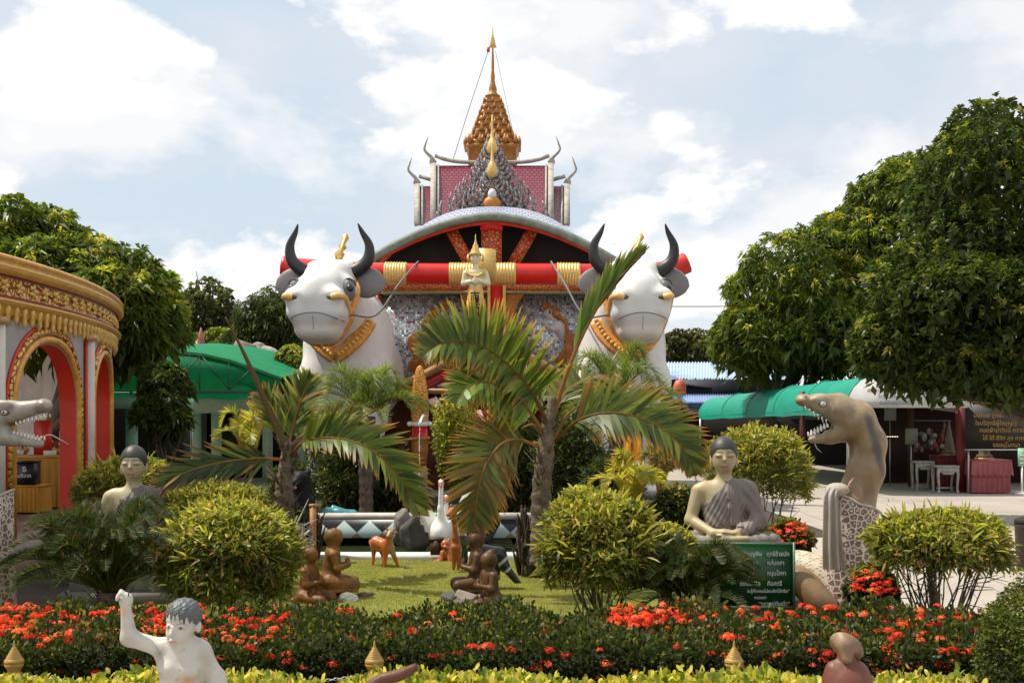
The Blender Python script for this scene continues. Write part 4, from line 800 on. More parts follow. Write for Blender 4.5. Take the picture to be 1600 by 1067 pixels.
# swans in the pond
M_swan = mat('swan_white', attr=True, rough=.45, var=.08, vscale=8)
WW = (.80, .79, .74)
def swan(name, label, px, py, Y, s, wings=True):
    L = Loc(px, py, Y); o = thing(name, label, 'statue', tuple(L.b), group='white swan statues in the pond'); q = lambda x, y, d=0: L(px+(x-692)*s, py+(y-855)*s, d)
    u = L.u*s
    f = field([('e', q(689, 827), np.array([17, 30, 22])*u, .05), ('c', q(690, 820, -.1), q(690, 790, -.14), 9*u, 4.8*u, .05), ('c', q(690, 790, -.14), q(690.5, 752, -.16), 4.4*u, 3.4*u, .03), ('e', q(690.5, 749, -.18), np.array([4.6, 7.5, 5])*u, .02), ('c', q(690, 838, .0), q(690, 856, .05), 12*u, 9*u, .04)])
    g = G(); sculpt(g, f, q(660, 868, -.45), q(720, 738, .35), .011*max(s, .7), WW); g.build('body', M_swan, o)
    G().tube([q(690.5, 751, -.22), q(690.5, 756, -.29)], [3.2*u, 1.2*u], 10, col=(.55, .07, .02)).build('beak', M_attr_gloss, o)
    for e in (-1, 1): G().ball(q(690.5+e*4, 748, -.215), 1.1*u, 8, 6, col=(.01, .01, .01)).build('eye', M_attr_gloss, o)
    if wings:
        for outl in ([(652, 766), (659, 773), (668, 786), (676, 799), (684, 806), (692, 820), (690, 840), (680, 846), (676, 838), (671, 838), (669, 829), (664, 828), (662, 818), (657, 816), (656, 806), (652, 803), (653, 793), (648, 790), (651, 780), (647, 774)],
                     [(752, 745), (744, 749), (733, 758), (722, 772), (713, 790), (706, 806), (694, 818), (694, 838), (703, 840), (708, 832), (713, 832), (716, 823), (722, 820), (724, 811), (730, 808), (731, 799), (737, 795), (737, 786), (743, 781), (742, 772), (748, 766), (746, 758)]):
            P = np.array([q(x, y) for x, y in outl]); c = P.mean(0); g = G(); n = len(P); V = np.vstack([P+[0, .02, 0], P+[0, .05, 0], [c+[0, -.03, 0]], [c+[0, .09, 0]]]); j = np.arange(n); k = (j+1) % n
            g.add(V, np.stack([j, k, np.full(n, 2*n)], 1), np.stack([k+n, j+n, np.full(n, 2*n+1)], 1), np.stack([j, j+n, k+n, k], 1), col=WW)
            g.build('wing', M_swan, o, smooth='auto')
    return o
swan('swan_statue', 'large white swan statue spreading its raised wings in the pond', 692, 858, 13.9, 1.0)
swan('swan_statue', 'second white swan statue, its neck just right of the big one', 700, 862, 14.4, .82, True)
# black bear, teal dragon
L = Loc(470, 822, 14.3); L.b[2] = 0; o = thing('bear_statue', 'sitting black bear statue with open pink mouth beside the left palm', 'statue', tuple(L.b))
yb = 640+1.7*FPX/14.3
f = field([L.e((470, 748, -.02), (14, 15, 13), .03), L.c((466, 753, -.10), (461, 755, -.2), 8, 5, .03), L.c((472, 765, 0), (474, 800, 0), 15, 21, .06), L.c((474, 800, 0), (474, yb-6, 0), 21, 22, .05), L.c((462, 780, -.05), (456, 800, -.2), 8, 6, .03), L.c((486, 782, -.05), (490, 806, -.15), 8, 6, .03), L.e((459, 737, .03), (5, 4, 5), .02), L.e((481, 738, .03), (5, 4, 5), .02), ('-e', L(462, 760, -.2), np.array([5, 14, 3])*L.u, .01)])
g = G(); sculpt(g, f, L(440, yb+4, -.4), L(505, 728, .25), .016, (.004, .0038, .004)); g.build('body', mat('bear_fur', attr=True, rough=.55, spec=.2, var=.3, vscale=30, bump=.004, bscale=45), o)
G().ball(L(463, 760, -.17), np.array([.04, .09, .028]), col=(.55, .15, .16)).build('tongue', M_paint, o)
for s in (-1, 1): G().ball(L(467+s*6, 746, -.115), .013, 8, 6, col=(.10, .07, .05)).build('eye', M_attr_gloss, o)
L = Loc(530, 812, 15.5); L.b[2] = .33; o = thing('dragon_statue', 'small teal dragon statue lying on the tiled pond wall', 'statue', tuple(L.b))
z0 = lambda x, y, d=0: L(x, y, d)
f = field([L.c((505, 806), (512, 799), 6, 6, .03), L.c((512, 799), (530, 801), 6, 8, .04), L.c((530, 802), (552, 803), 8, 7, .04), L.c((552, 803), (556, 809), 6, 4, .03), L.e((505, 806), (6, 6, 5), .02), L.c((528, 797, .05), (520, 793, .05), 5, 4, .02), L.c((520, 806, -.05), (517, 812, -.06), 4, 3, .02), L.c((545, 806, -.05), (545, 812, -.06), 4, 3, .02)])
g = G(); sculpt(g, f, L(494, 818, -.2), L(565, 785, .2), .011, lambda V: blend(np.tile((.06, .26, .30), (len(V), 1)), noise3(V, 16, 8)*1., (.03, .10, .12))); g.build('body', M_attr_gloss, o)
for s in (-1, 1): G().ball(L(502, 804, s*.055), .01, 8, 6, col=(.5, .45, .2)).build('eye', M_attr_gloss, o)
# pond rocks, stumps, driftwood
for a in [('dark grey rough rock in the pond left of the big swan', 652, 855, 14.2, .42, .50, .4, (.10, .09, .08), 21), ('jagged grey rock standing by the pond wall near the deer', 629, 848, 14.6, .30, .50, .3, (.20, .18, .16), 22), ('black rock behind the swan wings', 716, 842, 14.9, .60, .62, .4, (.035, .03, .026), 23),
          ('dark rock at the wall right of the swans', 757, 842, 14.9, .50, .55, .4, (.04, .035, .03), 24), ('low wet rock in the pond under the swan', 700, 868, 13.9, .50, .16, .4, (.06, .055, .04), 25), ('dark rocks heaped at the left end of the pond', 455, 865, 13.2, .55, .45, .5, (.09, .075, .06), 26)]: rock(*a)
def stump(label, px, Y, w, h, cols, n, seed):
    r = np.random.default_rng(seed); b = W(px, 640, Y); o = thing('tree_stump', label, 'stump', (b[0], Y, 0)); g = G()
    for i in range(n):
        a = r.uniform(0, 6.28); q = r.uniform(.25, .5)*w; z = r.uniform(0, h*.75); x, y = math.cos(a)*q, math.sin(a)*q; l = r.uniform(.12, .3)*h/.5
        g.tube([(x, y, z), (x*1.2, y*1.2, z+l*.5), (x*(.9+r.uniform(0, .8)), y*(1+r.uniform(0, .6)), z+l)], [.028*w/.4, .022*w/.4, .006], 5, k=5, flat=.5, col=cols[r.integers(len(cols))])
    g.build('old_leaf_bases', M_rock, o); G().tube([(0, 0, 0), (0, 0, h*.5), (.02, 0, h*.95)], [w*.42, w*.36, w*.22], 14, k=10, col=cols[0]).build('trunk', M_rock, o); return o
stump('dark shaggy palm stump at the right end of the lawn', 836, 11.7, .34, .62, [(.05, .035, .025), (.09, .06, .045), (.03, .02, .015)], 120, 3)
stump('dark brown stump behind the kneeling pair left of the pond', 481, 12.6, .28, .50, [(.045, .025, .015), (.08, .04, .02)], 90, 4)
G().box((0, 0, .33), (.06, .06, .66)).box((0, 0, .67), (.075, .075, .03)).box((0, 0, .05), (.09, .09, .1)).build('wooden_post', mat('post_wood', (.42, .20, .07), .6, var=.3, vscale=14), smooth=False, loc=tuple(W(489, 640, 12.4)*np.array([1, 1, 0]))); tag(bpy.data.objects['wooden_post'], 'short orange brown post beside the dark stump', 'post')
g = G(); r = np.random.default_rng(5)
for i in range(16):
    p = np.array([r.uniform(-.15, .15), r.uniform(-.1, .1), r.uniform(.0, .35)]); g.tube([p, p+r.normal(0, .07, 3)+[0, 0, .08], p+r.normal(0, .14, 3)+[.05, 0, .12]], [.016, .012, .003], 6, k=8, col=(.42, .39, .36))
tag(g.build('driftwood', M_rock, loc=tuple(W(468, 640, 12.2)*np.array([1, 1, 0])+[0, 0, .10])), 'tangle of bleached grey driftwood behind the kneeling pair', 'driftwood')
G().tube([(-.11, 0, -.05), (-.04, 0, .0), (.03, 0, .02), (.10, .02, .05)], [.032, .027, .024, .016], 10, k=14, col=(.13, .05, .03)).build('branch_stub', M_wood, loc=tuple(W(612, 1062, 4.65))); tag(bpy.data.objects['branch_stub'], 'brown curved branch poking out of the yellow hedge, bottom centre', 'branch')

# finial posts and chain
GP = [(-565, 5.6), (22, 5.6), (585, 5.6), (1147, 5.6), (1722, 5.6)]
M_post = mat('ochre_paint', (.46, .27, .05), .42, var=.25, vscale=16, col2=(.25, .13, .03), c2scale=8, bump=.002, bscale=60)
prof = [(.055, 0), (.055, .04), (.032, .06), (.030, .62), (.034, .645), (.026, .655), (.030, .668), (.037, .680), (.042, .697), (.041, .712), (.034, .722)]
for i in range(7): r_ = .032-i*.0036; prof += [(r_, .724+i*.0075), (r_+.001, .728+i*.0075), (r_-.003, .7305+i*.0075)]
prof += [(.006, .782), (.0045, .795), (.0008, .812)]
prof = [(a*1.12, b_*.70 if b_ < .6 else .58-(.812-b_)*.86*1.12) for a, b_ in prof]
tops = []
first = None
for i, (px, Y) in enumerate(GP):
    b = W(px, 640, Y); tops.append(np.array([b[0], Y, .418]))
    if not 0 <= px <= 1600: continue
    o = thing('finial_post', ['ochre spired finial post left of the boy statue', 'ochre spired finial post in front of the hedge, centre', 'ochre spired finial post at the right, left of the hatted figure'][[22, 585, 1147].index(px)], 'post', (b[0], Y, 0), group='finial posts carrying the chain')
    G().lathe(prof[:9], n=24).build('post', M_post, o); G().lathe(prof[8:], n=24).build('finial', M_post, o)
M_chain = mat('chain_steel', (.45, .44, .42), .4, .7)
for i in range(4):
    a, b_ = tops[i], tops[i+1]; t = np.linspace(0, 1, 90); P = a+(b_-a)*t[:, None]; P[:, 2] -= .07*4*t*(1-t); g = G(); vis = (P[:, 0] > -2.7) & (P[:, 0] < 2.7)
    for j in np.where(vis)[0][:-1]:
        th = np.linspace(0, 2*math.pi, 9); d = P[j+1]-P[j]; s_ = np.array([0, 0, 1.]) if j % 2 else np.array([0, 1., 0]); g.tube(P[j]+.5*d+np.cos(th)[:, None]*d*.72+np.sin(th)[:, None]*s_*.006, .0022, 4, caps=False)
    if vis.any(): tag(g.build('chain', M_chain), ['steel chain left of the leftmost finial post', 'steel chain passing behind the boy statue', 'steel chain between the centre and right finial posts', 'steel chain right of the rightmost finial post'][i], 'chain')

# green sign
M_sign = mat('sign_green', (.004, .055, .012), .35, var=.25, vscale=4); M_lett = mat('sign_lettering', (.62, .66, .58), .6); M_frame = mat('sign_frame', (.12, .22, .14), .45, .3, var=.3, vscale=20)
def text(name, s, size, m, parent, loc, align='LEFT', rot=(R(90), 0, 0), ext=.001, xs=1.):
    c = bpy.data.curves.new(name, 'FONT'); c.body = s; c.size = size; c.align_x = align; c.extrude = ext; c.offset = size*.012; c.resolution_u = 3
    t = bpy.data.objects.new('tmp', c); SC.collection.objects.link(t); dg = bpy.context.evaluated_depsgraph_get(); me = bpy.data.meshes.new_from_object(t.evaluated_get(dg)); bpy.data.objects.remove(t)
    o = bpy.data.objects.new(name, me); SC.collection.objects.link(o); me.materials.clear(); me.materials.append(m); o.parent = parent; o.location = loc; o.rotation_euler = rot; o.scale = (xs, 1, 1); return o
L = Loc(1157, 948, 9.35); u = L.u; zb = -L.b[2]; o = thing('verse_sign', 'dark green framed board with white Thai verses below the seated monk', 'sign', tuple(L.b))
q = lambda px, py, dy=0: L(px, py, dy)
a, b_ = q(1078, 948), q(1240, 849); G().box((a+b_)/2, (b_[0]-a[0], .016, b_[2]-a[2])).build('board', M_sign, o, smooth=False)
g = G(); c = (a+b_)/2
for x in (a[0], b_[0]): g.box((x, 0, c[2]), (.018, .034, b_[2]-a[2]+.018))
for z in (a[2], b_[2]): g.box((c[0], 0, z), (b_[0]-a[0]-.018, .032, .018))
g.build('frame', M_frame, o, smooth=False)
for x in (a[0]+.1, b_[0]-.1): G().box((x, .03, (a[2]+zb)/2+.1), (.03, .03, a[2]-zb+.2)).build('leg', M_frame, o, smooth=False)
rows = [(866, [(1112, 'สตรี'), (1154, 'เปรียบงูพิษ'), (1197, 'ฤทธิ์ร้ายนัก')]), (880, [(1112, 'ลึกหลัก'), (1155, 'แม่ขุนพล'), (1198, 'หล่นถลา')]), (896, [(1156, 'ก็มีคุณ'), (1198, 'หนุนโลกา')]), (912, [(1155, 'แม่นั่นหรือ'), (1198, 'คือสตรี')])]
for y, rr in rows:
    for x, s in rr: text('lettering', s, .050, M_lett, o, q(x, y+2, -.0125), xs=.84)
text('lettering', 'จะสู้สั่งสอนไม่ละเลิศได้หรือ”', .036, M_lett, o, q(1233, 925, -.0125), 'RIGHT', xs=.9)
text('lettering', 'หลวงตา', .034, M_lett, o, q(1197, 935, -.0125), 'RIGHT', xs=.9); text('lettering', '“หลวงปู่ปั่นเปิ่ล”', .042, M_lett, o, q(1234, 945, -.0125), 'RIGHT', xs=.95)
# ---------------------------------------------------------------- buildings
def pattern_mat(name, c1, c2, scale, rough=.5, metal=0., dist=.12, bump=.01, feature='F1'):
    """carved scroll relief: voronoi cells of c1 on a ground of c2"""
    m = mat(name, c1, rough, metal, var=.25, vscale=12); nt = m.node_tree; N = nt.nodes; L = nt.links; b = [x for x in N if x.type == 'BSDF_PRINCIPLED'][0]
    tc = N.new('ShaderNodeTexCoord'); v = N.new('ShaderNodeTexVoronoi'); v.feature = 'DISTANCE_TO_EDGE'; v.inputs['Scale'].default_value = scale; v.inputs['Randomness'].default_value = .8; L.new(tc.outputs['Object'], v.inputs[0])
    r = N.new('ShaderNodeMapRange'); L.new(v.outputs[0], r.inputs[0]); r.inputs[1].default_value = dist*.4; r.inputs[2].default_value = dist
    x = N.new('ShaderNodeMix'); x.data_type = 'RGBA'; L.new(r.outputs[0], x.inputs[0]); x.inputs[6].default_value = tuple(c2)+(1,); src = b.inputs['Base Color'].links[0].from_socket; L.new(src, x.inputs[7]); L.new(x.outputs[2], b.inputs['Base Color'])
    bp = N.new('ShaderNodeBump'); bp.inputs['Distance'].default_value = bump; L.new(v.outputs[0], bp.inputs['Height']); L.new(bp.outputs[0], b.inputs['Normal']); return m
def mosaic_mat():
    m = mat('mirror_mosaic', (.4, .45, .5), .25, .30, var=0.02); nt = m.node_tree; N = nt.nodes; L = nt.links; b = [x for x in N if x.type == 'BSDF_PRINCIPLED'][0]
    tc = N.new('ShaderNodeTexCoord'); sc = N.new('ShaderNodeVectorMath'); sc.operation = 'SCALE'; sc.inputs['Scale'].default_value = 21; L.new(tc.outputs['Object'], sc.inputs[0])
    fl = N.new('ShaderNodeVectorMath'); fl.operation = 'FLOOR'; L.new(sc.outputs[0], fl.inputs[0]); fr = N.new('ShaderNodeVectorMath'); fr.operation = 'FRACTION'; L.new(sc.outputs[0], fr.inputs[0])
    wn = N.new('ShaderNodeTexWhiteNoise'); L.new(fl.outputs[0], wn.inputs[0]); rp = N.new('ShaderNodeValToRGB'); L.new(wn.outputs[0], rp.inputs[0]); e = rp.color_ramp; e.interpolation = 'CONSTANT'; e.elements[0].color = (.30, .35, .40, 1); e.elements[1].position = .22; e.elements[1].color = (.44, .50, .56, 1)
    for p, c in ((.45, (.58, .64, .70)), (.66, (.74, .78, .82)), (.80, (.80, .84, .88)), (.86, (.06, .16, .16)), (.92, (.40, .06, .06)), (.945, (.22, .26, .30))): k = e.elements.new(p); k.color = c+(1,)
    s = N.new('ShaderNodeSeparateXYZ'); L.new(fr.outputs[0], s.inputs[0])
    def gt(sock):
        x = N.new('ShaderNodeMath'); x.operation = 'GREATER_THAN'; L.new(sock, x.inputs[0]); x.inputs[1].default_value = .14; return x.outputs[0]
    mm = N.new('ShaderNodeMath'); mm.operation = 'MULTIPLY'; L.new(gt(s.outputs[0]), mm.inputs[0]); L.new(gt(s.outputs[2]), mm.inputs[1])
    x = N.new('ShaderNodeMix'); x.data_type = 'RGBA'; L.new(mm.outputs[0], x.inputs[0]); x.inputs[6].default_value = (.26, .27, .27, 1); L.new(rp.outputs[0], x.inputs[7]); L.new(x.outputs[2], b.inputs['Base Color'])
    sb = N.new('ShaderNodeVectorMath'); sb.operation = 'SUBTRACT'; L.new(wn.outputs['Color'], sb.inputs[0]); sb.inputs[1].default_value = (.5, .5, .5); ss = N.new('ShaderNodeVectorMath'); ss.operation = 'SCALE'; ss.inputs['Scale'].default_value = .35; L.new(sb.outputs[0], ss.inputs[0])
    ge = N.new('ShaderNodeNewGeometry'); ad = N.new('ShaderNodeVectorMath'); L.new(ge.outputs['Normal'], ad.inputs[0]); L.new(ss.outputs[0], ad.inputs[1]); no = N.new('ShaderNodeVectorMath'); no.operation = 'NORMALIZE'; L.new(ad.outputs[0], no.inputs[0]); L.new(no.outputs[0], b.inputs['Normal']); return m
def tile_mat(name, c1, c2, sx, sy, rough=.3):
    m = mat(name, c1, rough, var=.15, vscale=3); nt = m.node_tree; N = nt.nodes; L = nt.links; b = [x for x in N if x.type == 'BSDF_PRINCIPLED'][0]; tc = N.new('ShaderNodeTexCoord'); mp = N.new('ShaderNodeMapping'); mp.inputs['Rotation'].default_value = (R(90), 0, 0); L.new(tc.outputs['Object'], mp.inputs[0])
    k = N.new('ShaderNodeTexBrick'); k.inputs['Scale'].default_value = 1; k.inputs['Brick Width'].default_value = sx; k.inputs['Row Height'].default_value = sy; k.inputs['Mortar Size'].default_value = .012; k.inputs['Color1'].default_value = tuple(c1)+(1,); k.inputs['Color2'].default_value = tuple(c2)+(1,); k.inputs['Mortar'].default_value = tuple(np.array(c1)*.25)+(1,)
    L.new(mp.outputs[0], k.inputs[0]); L.new(k.outputs[0], b.inputs['Base Color']); bp = N.new('ShaderNodeBump'); bp.inputs['Distance'].default_value = .03; bp.invert = True; L.new(k.outputs['Fac'], bp.inputs['Height']); L.new(bp.outputs[0], b.inputs['Normal']); return m
M_redgold = pattern_mat('red_gold_scroll', (.62, .24, .04), (.34, .02, .01), 17, dist=.20)
M_goldrel = pattern_mat('gold_scroll', (.72, .32, .05), (.30, .07, .01), 20, .4, .15, dist=.09)
M_mosaic = mosaic_mat(); M_blue = tile_mat('violet_glazed_tiles', (.36, .39, .56), (.46, .48, .62), .13, .09); M_greenrim = mat('mossy_rim', (.22, .26, .22), .7, var=.35, vscale=6, col2=(.10, .13, .10))
CX = -.43
o = thing('cart_shrine', 'ox cart shrine with curved violet tiled roof and mirror mosaic panels behind the bulls', 'building', (CX, 24, 0)); B = np.array([CX, 24., 0])
def wp(px, py, Y): return W(px, py, Y)-B
S = np.linspace(-1, 1, 49)
def arch(t, off=0.):
    Y = 23.6+4.6*t; ex = 1.75+1.0*min(1, t*1.6); h = .84+.72*math.sin(min(1, t*1.15)*math.pi/2)-.5*max(0, t-.85)/.15; hw = 2.47+.12*t
    return np.stack([S*(hw+off), np.full(49, Y-24), 4.76+(h+off)*(1-np.abs(S)**ex)-off*.3*np.abs(S)], 1)
T = np.linspace(0, 1, 22); P = np.stack([arch(t, .10) for t in T]); Q = np.stack([arch(t) for t in T])
G().grid(P).build('roof', M_blue, o)
g = G(); g.grid(Q[:, ::-1]); g.grid(np.stack([Q[0], P[0]])); g.tube(P[0]*.5+Q[0]*.5+[0, -.03, 0], .092, 8, caps=True); g.grid(np.stack([P[-1], Q[-1]])); g.build('roof_rim', M_greenrim, o)
sil = [Q[0][i]+[0, -.0, -.05] for i in range(2, 47)]
g = G(); g.tube([p+[0, .12, 0] for p in sil], .05, 6); g.build('arch_trim', mat('red_trim', (.62, .05, .02), .5, var=.3), o)
V = np.array([p+np.array([0, .75, .16 if abs(p[0]) < 2.2 else 0]) for p in Q[0][::2]]); G().add(V, [list(range(len(V)))]).build('attic_wall', M_dark, o, smooth=False)
G().beam(wp(768, 348, 23.85), wp(768, 416, 23.85), .42, .16, up=(0, 1, 0)).build('king_post', M_redgold, o, smooth=False)
G().box(wp(768, 354, 23.84)+np.array([0, -.02, 0]), (.46, .2, .18)).build('post_cap', M_red, o, smooth=False)
for a, b_ in (((703, 357), (736, 416)), ((834, 357), (800, 416))): G().beam(wp(a[0], a[1], 23.95), wp(b_[0], b_[1], 23.95), .24, .14, up=(0, 1, 0)).build('brace', M_redgold, o, smooth=False)
G().beam(wp(592, 411, 23.8), wp(620, 380, 23.8), .16, .1, up=(0, 1, 0)).build('brace', M_redgold, o, smooth=False)
for x in (641, 692, 841, 892): G().beam(wp(x, 368, 24.6), wp(x, 420, 24.6), .05, .05, up=(0, 1, 0)).build('mullion', mat('dark_red', (.10, .015, .01), .6), o, smooth=False)
# front wall: frieze, mosaic panels, carved centre bracket, base
G().box((0, .18, wp(0, 449, 24.2)[2]), (4.75, .3, .20)).build('frieze', M_redgold, o, smooth=False)
G().box((0, .12, wp(0, 457.5, 24.1)[2]), (4.6, .3, .05)).build('frieze_moulding', mat('moss_gold', (.28, .24, .10), .5, var=.4, vscale=20), o, smooth=False)
zt = wp(0, 459, 24.3)[2]
for x0, x1 in ((594, 738), (796, 928)):
    a = wp(x0, 0, 24.3)[0]; b_ = wp(x1, 0, 24.3)[0]; G().box(((a+b_)/2, .40, (zt+2.1)/2), (b_-a, .12, zt-2.1)).build('mosaic_panel', M_mosaic, o, smooth=False)
for x in (590, 932): a = wp(x, 0, 24.3)[0]; G().box((a, .34, (zt+.2)/2), (.16, .22, zt+.1)).build('corner_post', M_redgold, o, smooth=False)
out_ = [(640, 444), (666, 447), (707, 449), (717, 458), (728, 474), (733, 492), (733, 600), (770, 600), (770, 444)]
for m_ in (0, 1):
    pts = [((x if not m_ else 1537-x), y) for x, y in out_]; pp = np.array([wp(x, y, 24.15)[[0, 2]] for x, y in pts]); G().prism(pp, (0, .22, 0), (1, 0, 0), (0, 0, 1), -.10).build('carved_bracket', M_goldrel, o, smooth=False)
G().beam(wp(776, 600, 23.9), wp(776, 444, 23.9), .30, .14, up=(0, 1, 0)).build('centre_post', M_red, o, smooth=False)
for s in (-1, 1): G().beam(wp(776+s*12, 600, 23.85), wp(776+s*12, 444, 23.85), .06, .16, up=(0, 1, 0)).build('post_edging', M_goldb, o, smooth=False)
G().box((0, 2.2, 1.06), (4.75, 3.5, 2.12)).build('base', mat('dark_red_wall', (.12, .03, .02), .6, var=.3), o, smooth=False)
G().box((0, 2.4, 3.4), (4.7, 3.6, 2.5)).build('body_wall', mat('brown_wall', (.10, .06, .04), .7), o, smooth=False)
G().box((0, -.02, 2.08), (4.95, 1.0, .10)).build('step', mat('gold_ledge', (.45, .22, .05), .5, var=.4), o, smooth=False)
# painted reliefs of kneeling figures on the panels
gold = [[(701, 469), (699, 478), (699, 489), (696, 484), (690, 482), (684, 484), (684, 493), (681, 497), (675, 497), (672, 488), (670, 476), (674, 485), (677, 477), (680, 484), (684, 479), (690, 474), (697, 472)],
        [(672, 491), (664, 496), (660, 503), (658, 513), (655, 520), (645, 522), (638, 528), (636, 538), (640, 548), (648, 556), (640, 566), (636, 580), (650, 582), (668, 572), (680, 566), (668, 548), (663, 534), (664, 506), (672, 500), (676, 497)]]
white = [[(683, 484), (690, 483), (697, 487), (697, 492), (693, 498), (685, 501), (677, 499), (680, 497), (684, 493)], [(665, 506), (672, 501), (682, 504), (687, 510), (697, 503), (703, 496), (705, 499), (698, 510), (688, 520), (680, 520), (672, 532), (664, 534)]]
for mir in (0, 1):
    fx = (lambda x: 1547-x) if mir else (lambda x: x); par = None
    for k, (L_, m_, n_) in enumerate(((white, mat('relief_white%d' % mir, (.62, .58, .58), .5, var=.2), 'relief_skin'), (gold, mat('relief_orange%d' % mir, (.48, .19, .04), .45, var=.4, vscale=12), 'relief_costume'))):
        for q, pl in enumerate(L_):
            pp = np.array([wp(fx(x), y, 24.35)[[0, 2]] for x, y in pl]); G().prism(pp, (0, .335-.012*k-.006*q, 0), (1, 0, 0), (0, 0, 1), .05*(-1 if 0 else -1)).build(n_, m_, o, smooth=False)
    G().ball(wp(fx(688), 487.5, 24.2), (.02, .02, .05), 8, 6, col=(.02, .02, .02)).build('relief_brow', M_paint, o)
# yoke
Yk = 22.65; o = thing('cart_yoke', 'long red yoke beam with gold bands across the necks of both bulls', 'yoke', tuple(W(760, 428, Yk))); B = W(760, 428, Yk)
kp = [(441, 416), (470, 420), (560, 426), (700, 428), (860, 428), (985, 429), (1035, 425), (1056, 418), (1074, 410)]; C = [W(x, y, Yk)-B for x, y in kp]; C = spline(C, 60)
oct_ = lambda g, P, r, m=8: g.tube(P, r, 8, flat=.95, upv=(0, 0, 1))
g = G(); g.tube(C, .205, 8); g.build('beam', M_red, o, smooth=False)
Cx = C[:, 0]
for x0, x1 in ((601, 636), (702, 742), (768, 806), (870, 906), (1040, 1052)):
    a = W(x0, 0, Yk)[0]-B[0]; b_ = W(x1, 0, Yk)[0]-B[0]; n = max(5, int((b_-a)/.055)); xs_ = np.linspace(a, b_, n*4+1); P = np.stack([np.interp(xs_, Cx, C[:, i]) for i in range(3)], 1); r = .222+.010*np.sin(np.arange(n*4+1)*math.pi/2-.7)
    G().tube(P, r, 8).build('gold_band', M_goldb, o, smooth=False)
# praying deity figure on the cart pole
DY = 19.2; u = U(DY); Bd = W(743, 505, DY); o = thing('deity_statue', 'small white and gold praying deity with pointed crown on the cart pole', 'statue', tuple(Bd)); q = lambda x, y, d=0: W(x, y, DY)-Bd+np.array([0, d, 0])
def dc(a, b_, r1, r2, k=.03): return ('c', q(*a), q(*b_), r1*u, r2*u, k)
f = field([('e', q(743, 404), np.array([8.5, 8.5, 10.5])*u), dc((743, 412), (743, 424), 4.5, 5.5), dc((731, 427), (755, 427), 6, 6), ('e', q(743, 437), np.array([12, 8, 14])*u), dc((728, 428), (725, 443), 5.5, 4.5), dc((725, 443), (740, 440, -.12), 4.3, 3), dc((758, 428), (762, 443), 5.5, 4.5), dc((762, 443), (746, 440, -.12), 4.3, 3), dc((743, 443, -.13), (743, 431, -.15), 3.6, 1.8), dc((743, 446), (743, 456), 10, 11)])
g = G(); sculpt(g, f, q(712, 470, -.35), q(775, 388, .2), .018, (.72, .62, .40)); g.build('body', M_paint, o)
for s in (-1, 1): G().ball(q(743+s*3, 403, -.088), np.array([1.3, .8, .6])*u, 8, 5, col=(.1, .06, .04)).build('eye', M_paint, o)
G().lathe([(9.6*u, q(0, 400)[2]), (9.8*u, q(0, 396)[2]), (7*u, q(0, 393)[2]), (7.2*u, q(0, 391)[2]), (4.5*u, q(0, 387)[2]), (4.6*u, q(0, 385)[2]), (2.2*u, q(0, 380)[2]), (.9*u, q(0, 374)[2]), (.2*u, q(0, 366)[2])], n=18).build('crown', M_goldb, o)
for s in (-1, 1):
    G().prism(np.array([(0, 0), (4, 2), (5, 8), (2, 14), (1, 8)])*u*[s, 1], q(743+s*9, 410, .0), (1, 0, 0), (0, 0, 1), .03).build('ear_flap', M_goldb, o)
    G().tube([q(743+s*14, 421, -.06), q(743+s*10, 429, -.10), q(743, 434, -.14)], [2*u, 2.6*u, 2.2*u], 8, k=8).build('necklace', M_goldb, o)
    G().tube([q(743+s*21, 434, 0), q(743+s*12.5, 436, 0)], 1.6*u, 8).build('armlet', M_goldb, o)
f = field([dc((743, 455), (743, 480), 12, 14, .05), dc((743, 480), (743, 508), 14, 12.5, .05)]); g = G(); sculpt(g, f, q(722, 530, -.4), q(765, 440, .4), .022, (.72, .42, .09)); g.build('robe', mat('robe_gold', attr=True, rough=.4, var=.25, vscale=12), o)
M_ink = mat('ink', (.02, .02, .018), .6)
for i, s in enumerate('吉祥如妙'): text('lettering', s, .19, M_ink, o, tuple(q(743, 473+i*8.6+(5 if i > 1 else 0), -.30)), 'CENTER', ext=.05, xs=.85)
G().tube([q(743, 505), q(744, 530, .4), q(752, 565, 1.2), q(762, 600, 2.8), q(766, 610, 4.2)], [13*u, 10*u, 9*u, 9*u, 9*u], 14, k=20, col=(.45, .02, .012)).build('pole', M_attr_gloss, o)
for s in (-1, 1): G().prism(np.array([(0, 0), (10, 4), (14, 14), (9, 12), (4, 24), (0, 10)])*u*[s, 1], q(743, 525, -.26), (1, 0, 0), (0, 0, 1), .06).build('flame_scroll', M_goldb, o)
G().box(q(757, 408, .55), (.36, .3, .5)).box(q(757, 392, .55), (.26, .24, .2)).build('rear_finial', M_goldb, o, smooth=False)
